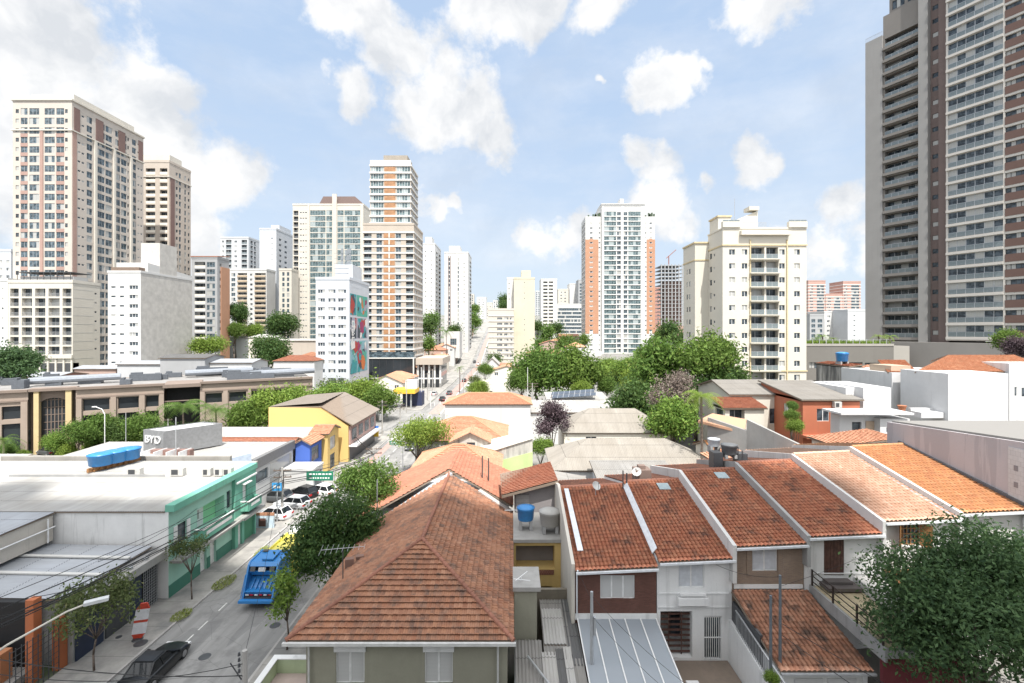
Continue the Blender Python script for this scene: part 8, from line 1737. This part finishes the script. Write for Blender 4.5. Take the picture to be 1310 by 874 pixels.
for k in range(5): tprof(-.8+k*.36, -.72+k*.36, [(.3, 1.27), (.3, 1.36), (1.0, 1.86), (1.1, 1.8)], M_tb_, 'floor_rib')
tprof(-.28, .62, [(1.1, 3.27), (2.4, 3.34), (2.4, 3.46), (1.1, 3.39)], M_tb_, 'top_hatch')
for x in (-.95, .6): tprof(x, x+.4, [(2.45, 3.34), (2.8, 3.36), (2.8, 3.40), (2.45, 3.38)], M_dgrey, 'top_vent'); tprof(x, x+.4, [(.58, 2.62), (.72, 2.95), (.66, 2.98), (.52, 2.65)], M_dgrey, 'lamp_recess')
tprof(-.28, .28, [(.58, 2.62), (.70, 2.9), (.62, 2.93), (.5, 2.65)], M_steel, 'plate_holder')
mb = MB(); mb.box(TX-hw-.08, TX+hw+.08, TY-.5, TY-.16, .62, .82); mb.build('rear_step', [M_tb_], T_)
for k in range(6): mb = MB(); mb.box(TX-1.0+k*.36, TX-.75+k*.36, TY-.035, TY-.003, 1.0, 1.1); mb.build('marker_light', [M_tail if k % 2 else M_headl], T_)
for x in (-1.35, 1.2):
    mb = MB(); mb.tube((TX+x+.07, TY-.2, .9), (TX+x+.07, TY+.5, 2.4), .035); mb.tube((TX+x+.07, TY+.4, 1.0), (TX+x+.07, TY+1.6, 1.0), .05); mb.build('grab_rail', [M_tb_], T_)
for y in (.9, 1.8): tprof(hw, hw+.1, [(y, .9), (y+.25, .9), (y+.65, 3.0), (y+.4, 3.0)], M_tb_, 'side_rib')
tprof(-hw+.02, hw-.02, [(2.905, 2.75), (7.3, 2.75), (7.3, .9), (2.905, .9)], M_ty, 'container')
for k in range(7): tprof(hw-.02, hw+.08, [(3.2+k*.62, 1.0), (3.35+k*.62, 1.0), (3.35+k*.62, 2.72), (3.2+k*.62, 2.72)], M_ty, 'container_rib')
for x in (-hw, hw-.14): tprof(x, x+.14, [(2.91, 2.753), (7.3, 2.753), (7.3, 2.9), (2.91, 2.9)], M_ty, 'top_rail')
tprof(-1.1, 1.1, [(-.1, .45), (8.8, .45), (8.8, .85), (-.1, .85)], M_dgrey, 'chassis'); tprof(-1.2, 1.2, [(7.5, .7), (7.5, 2.9), (8.9, 2.9), (9.3, 1.7), (9.3, .6)], M_tw, 'cab')
for s_ in (-1, 1):
    for y in (1.4, 2.6, 8.0): mb = MB(); mb.tube((TX+s_*.85, TY+y, .5), (TX+s_*1.22, TY+y, .5), .5, None, 18); mb.build('wheel', [M_tyre], T_)
# flat dark discs set on the pavement
for px, py, lab in ((180, 823, 'flat dark round disc by the banner'), (152, 815, 'small flat dark disc near the bar')): q = W(px, py, .142); mb = MB(); mb.lathe((q.x, q.y, .141), [(.42 if px > 160 else .2, 0), (.42 if px > 160 else .2, .012)], 20); mb.build('ground_disc', [M_dgrey], label=lab, cat='manhole')
# pedestrians are too small to read in the photograph except as specks; traffic bollards at the square
for i in range(6): q = W(556+i*7, 519-i*2.2, .1); mb = MB(); mb.tube((q.x, q.y, .0), (q.x, q.y, .95), .12, None, 8); mb.build('bollard', [M_frame_w], label='white bollard in the short row at the street square', cat='bollard', group='bollards at the square')
for o in list(bpy.data.objects):
    if '_box' in o: del o['_box']

for px, py, lab in ((262, 840, 'round iron manhole cover in the middle of the road near the black car'), (352, 800, 'round iron manhole cover in the road behind the truck')): q = W(px, py, .02); mb = MB(); mb.lathe((q.x, q.y, .013), [(.38, 0), (.36, .012)], 20); mb.build('ground_disc', [M_dgrey], label=lab, cat='manhole')
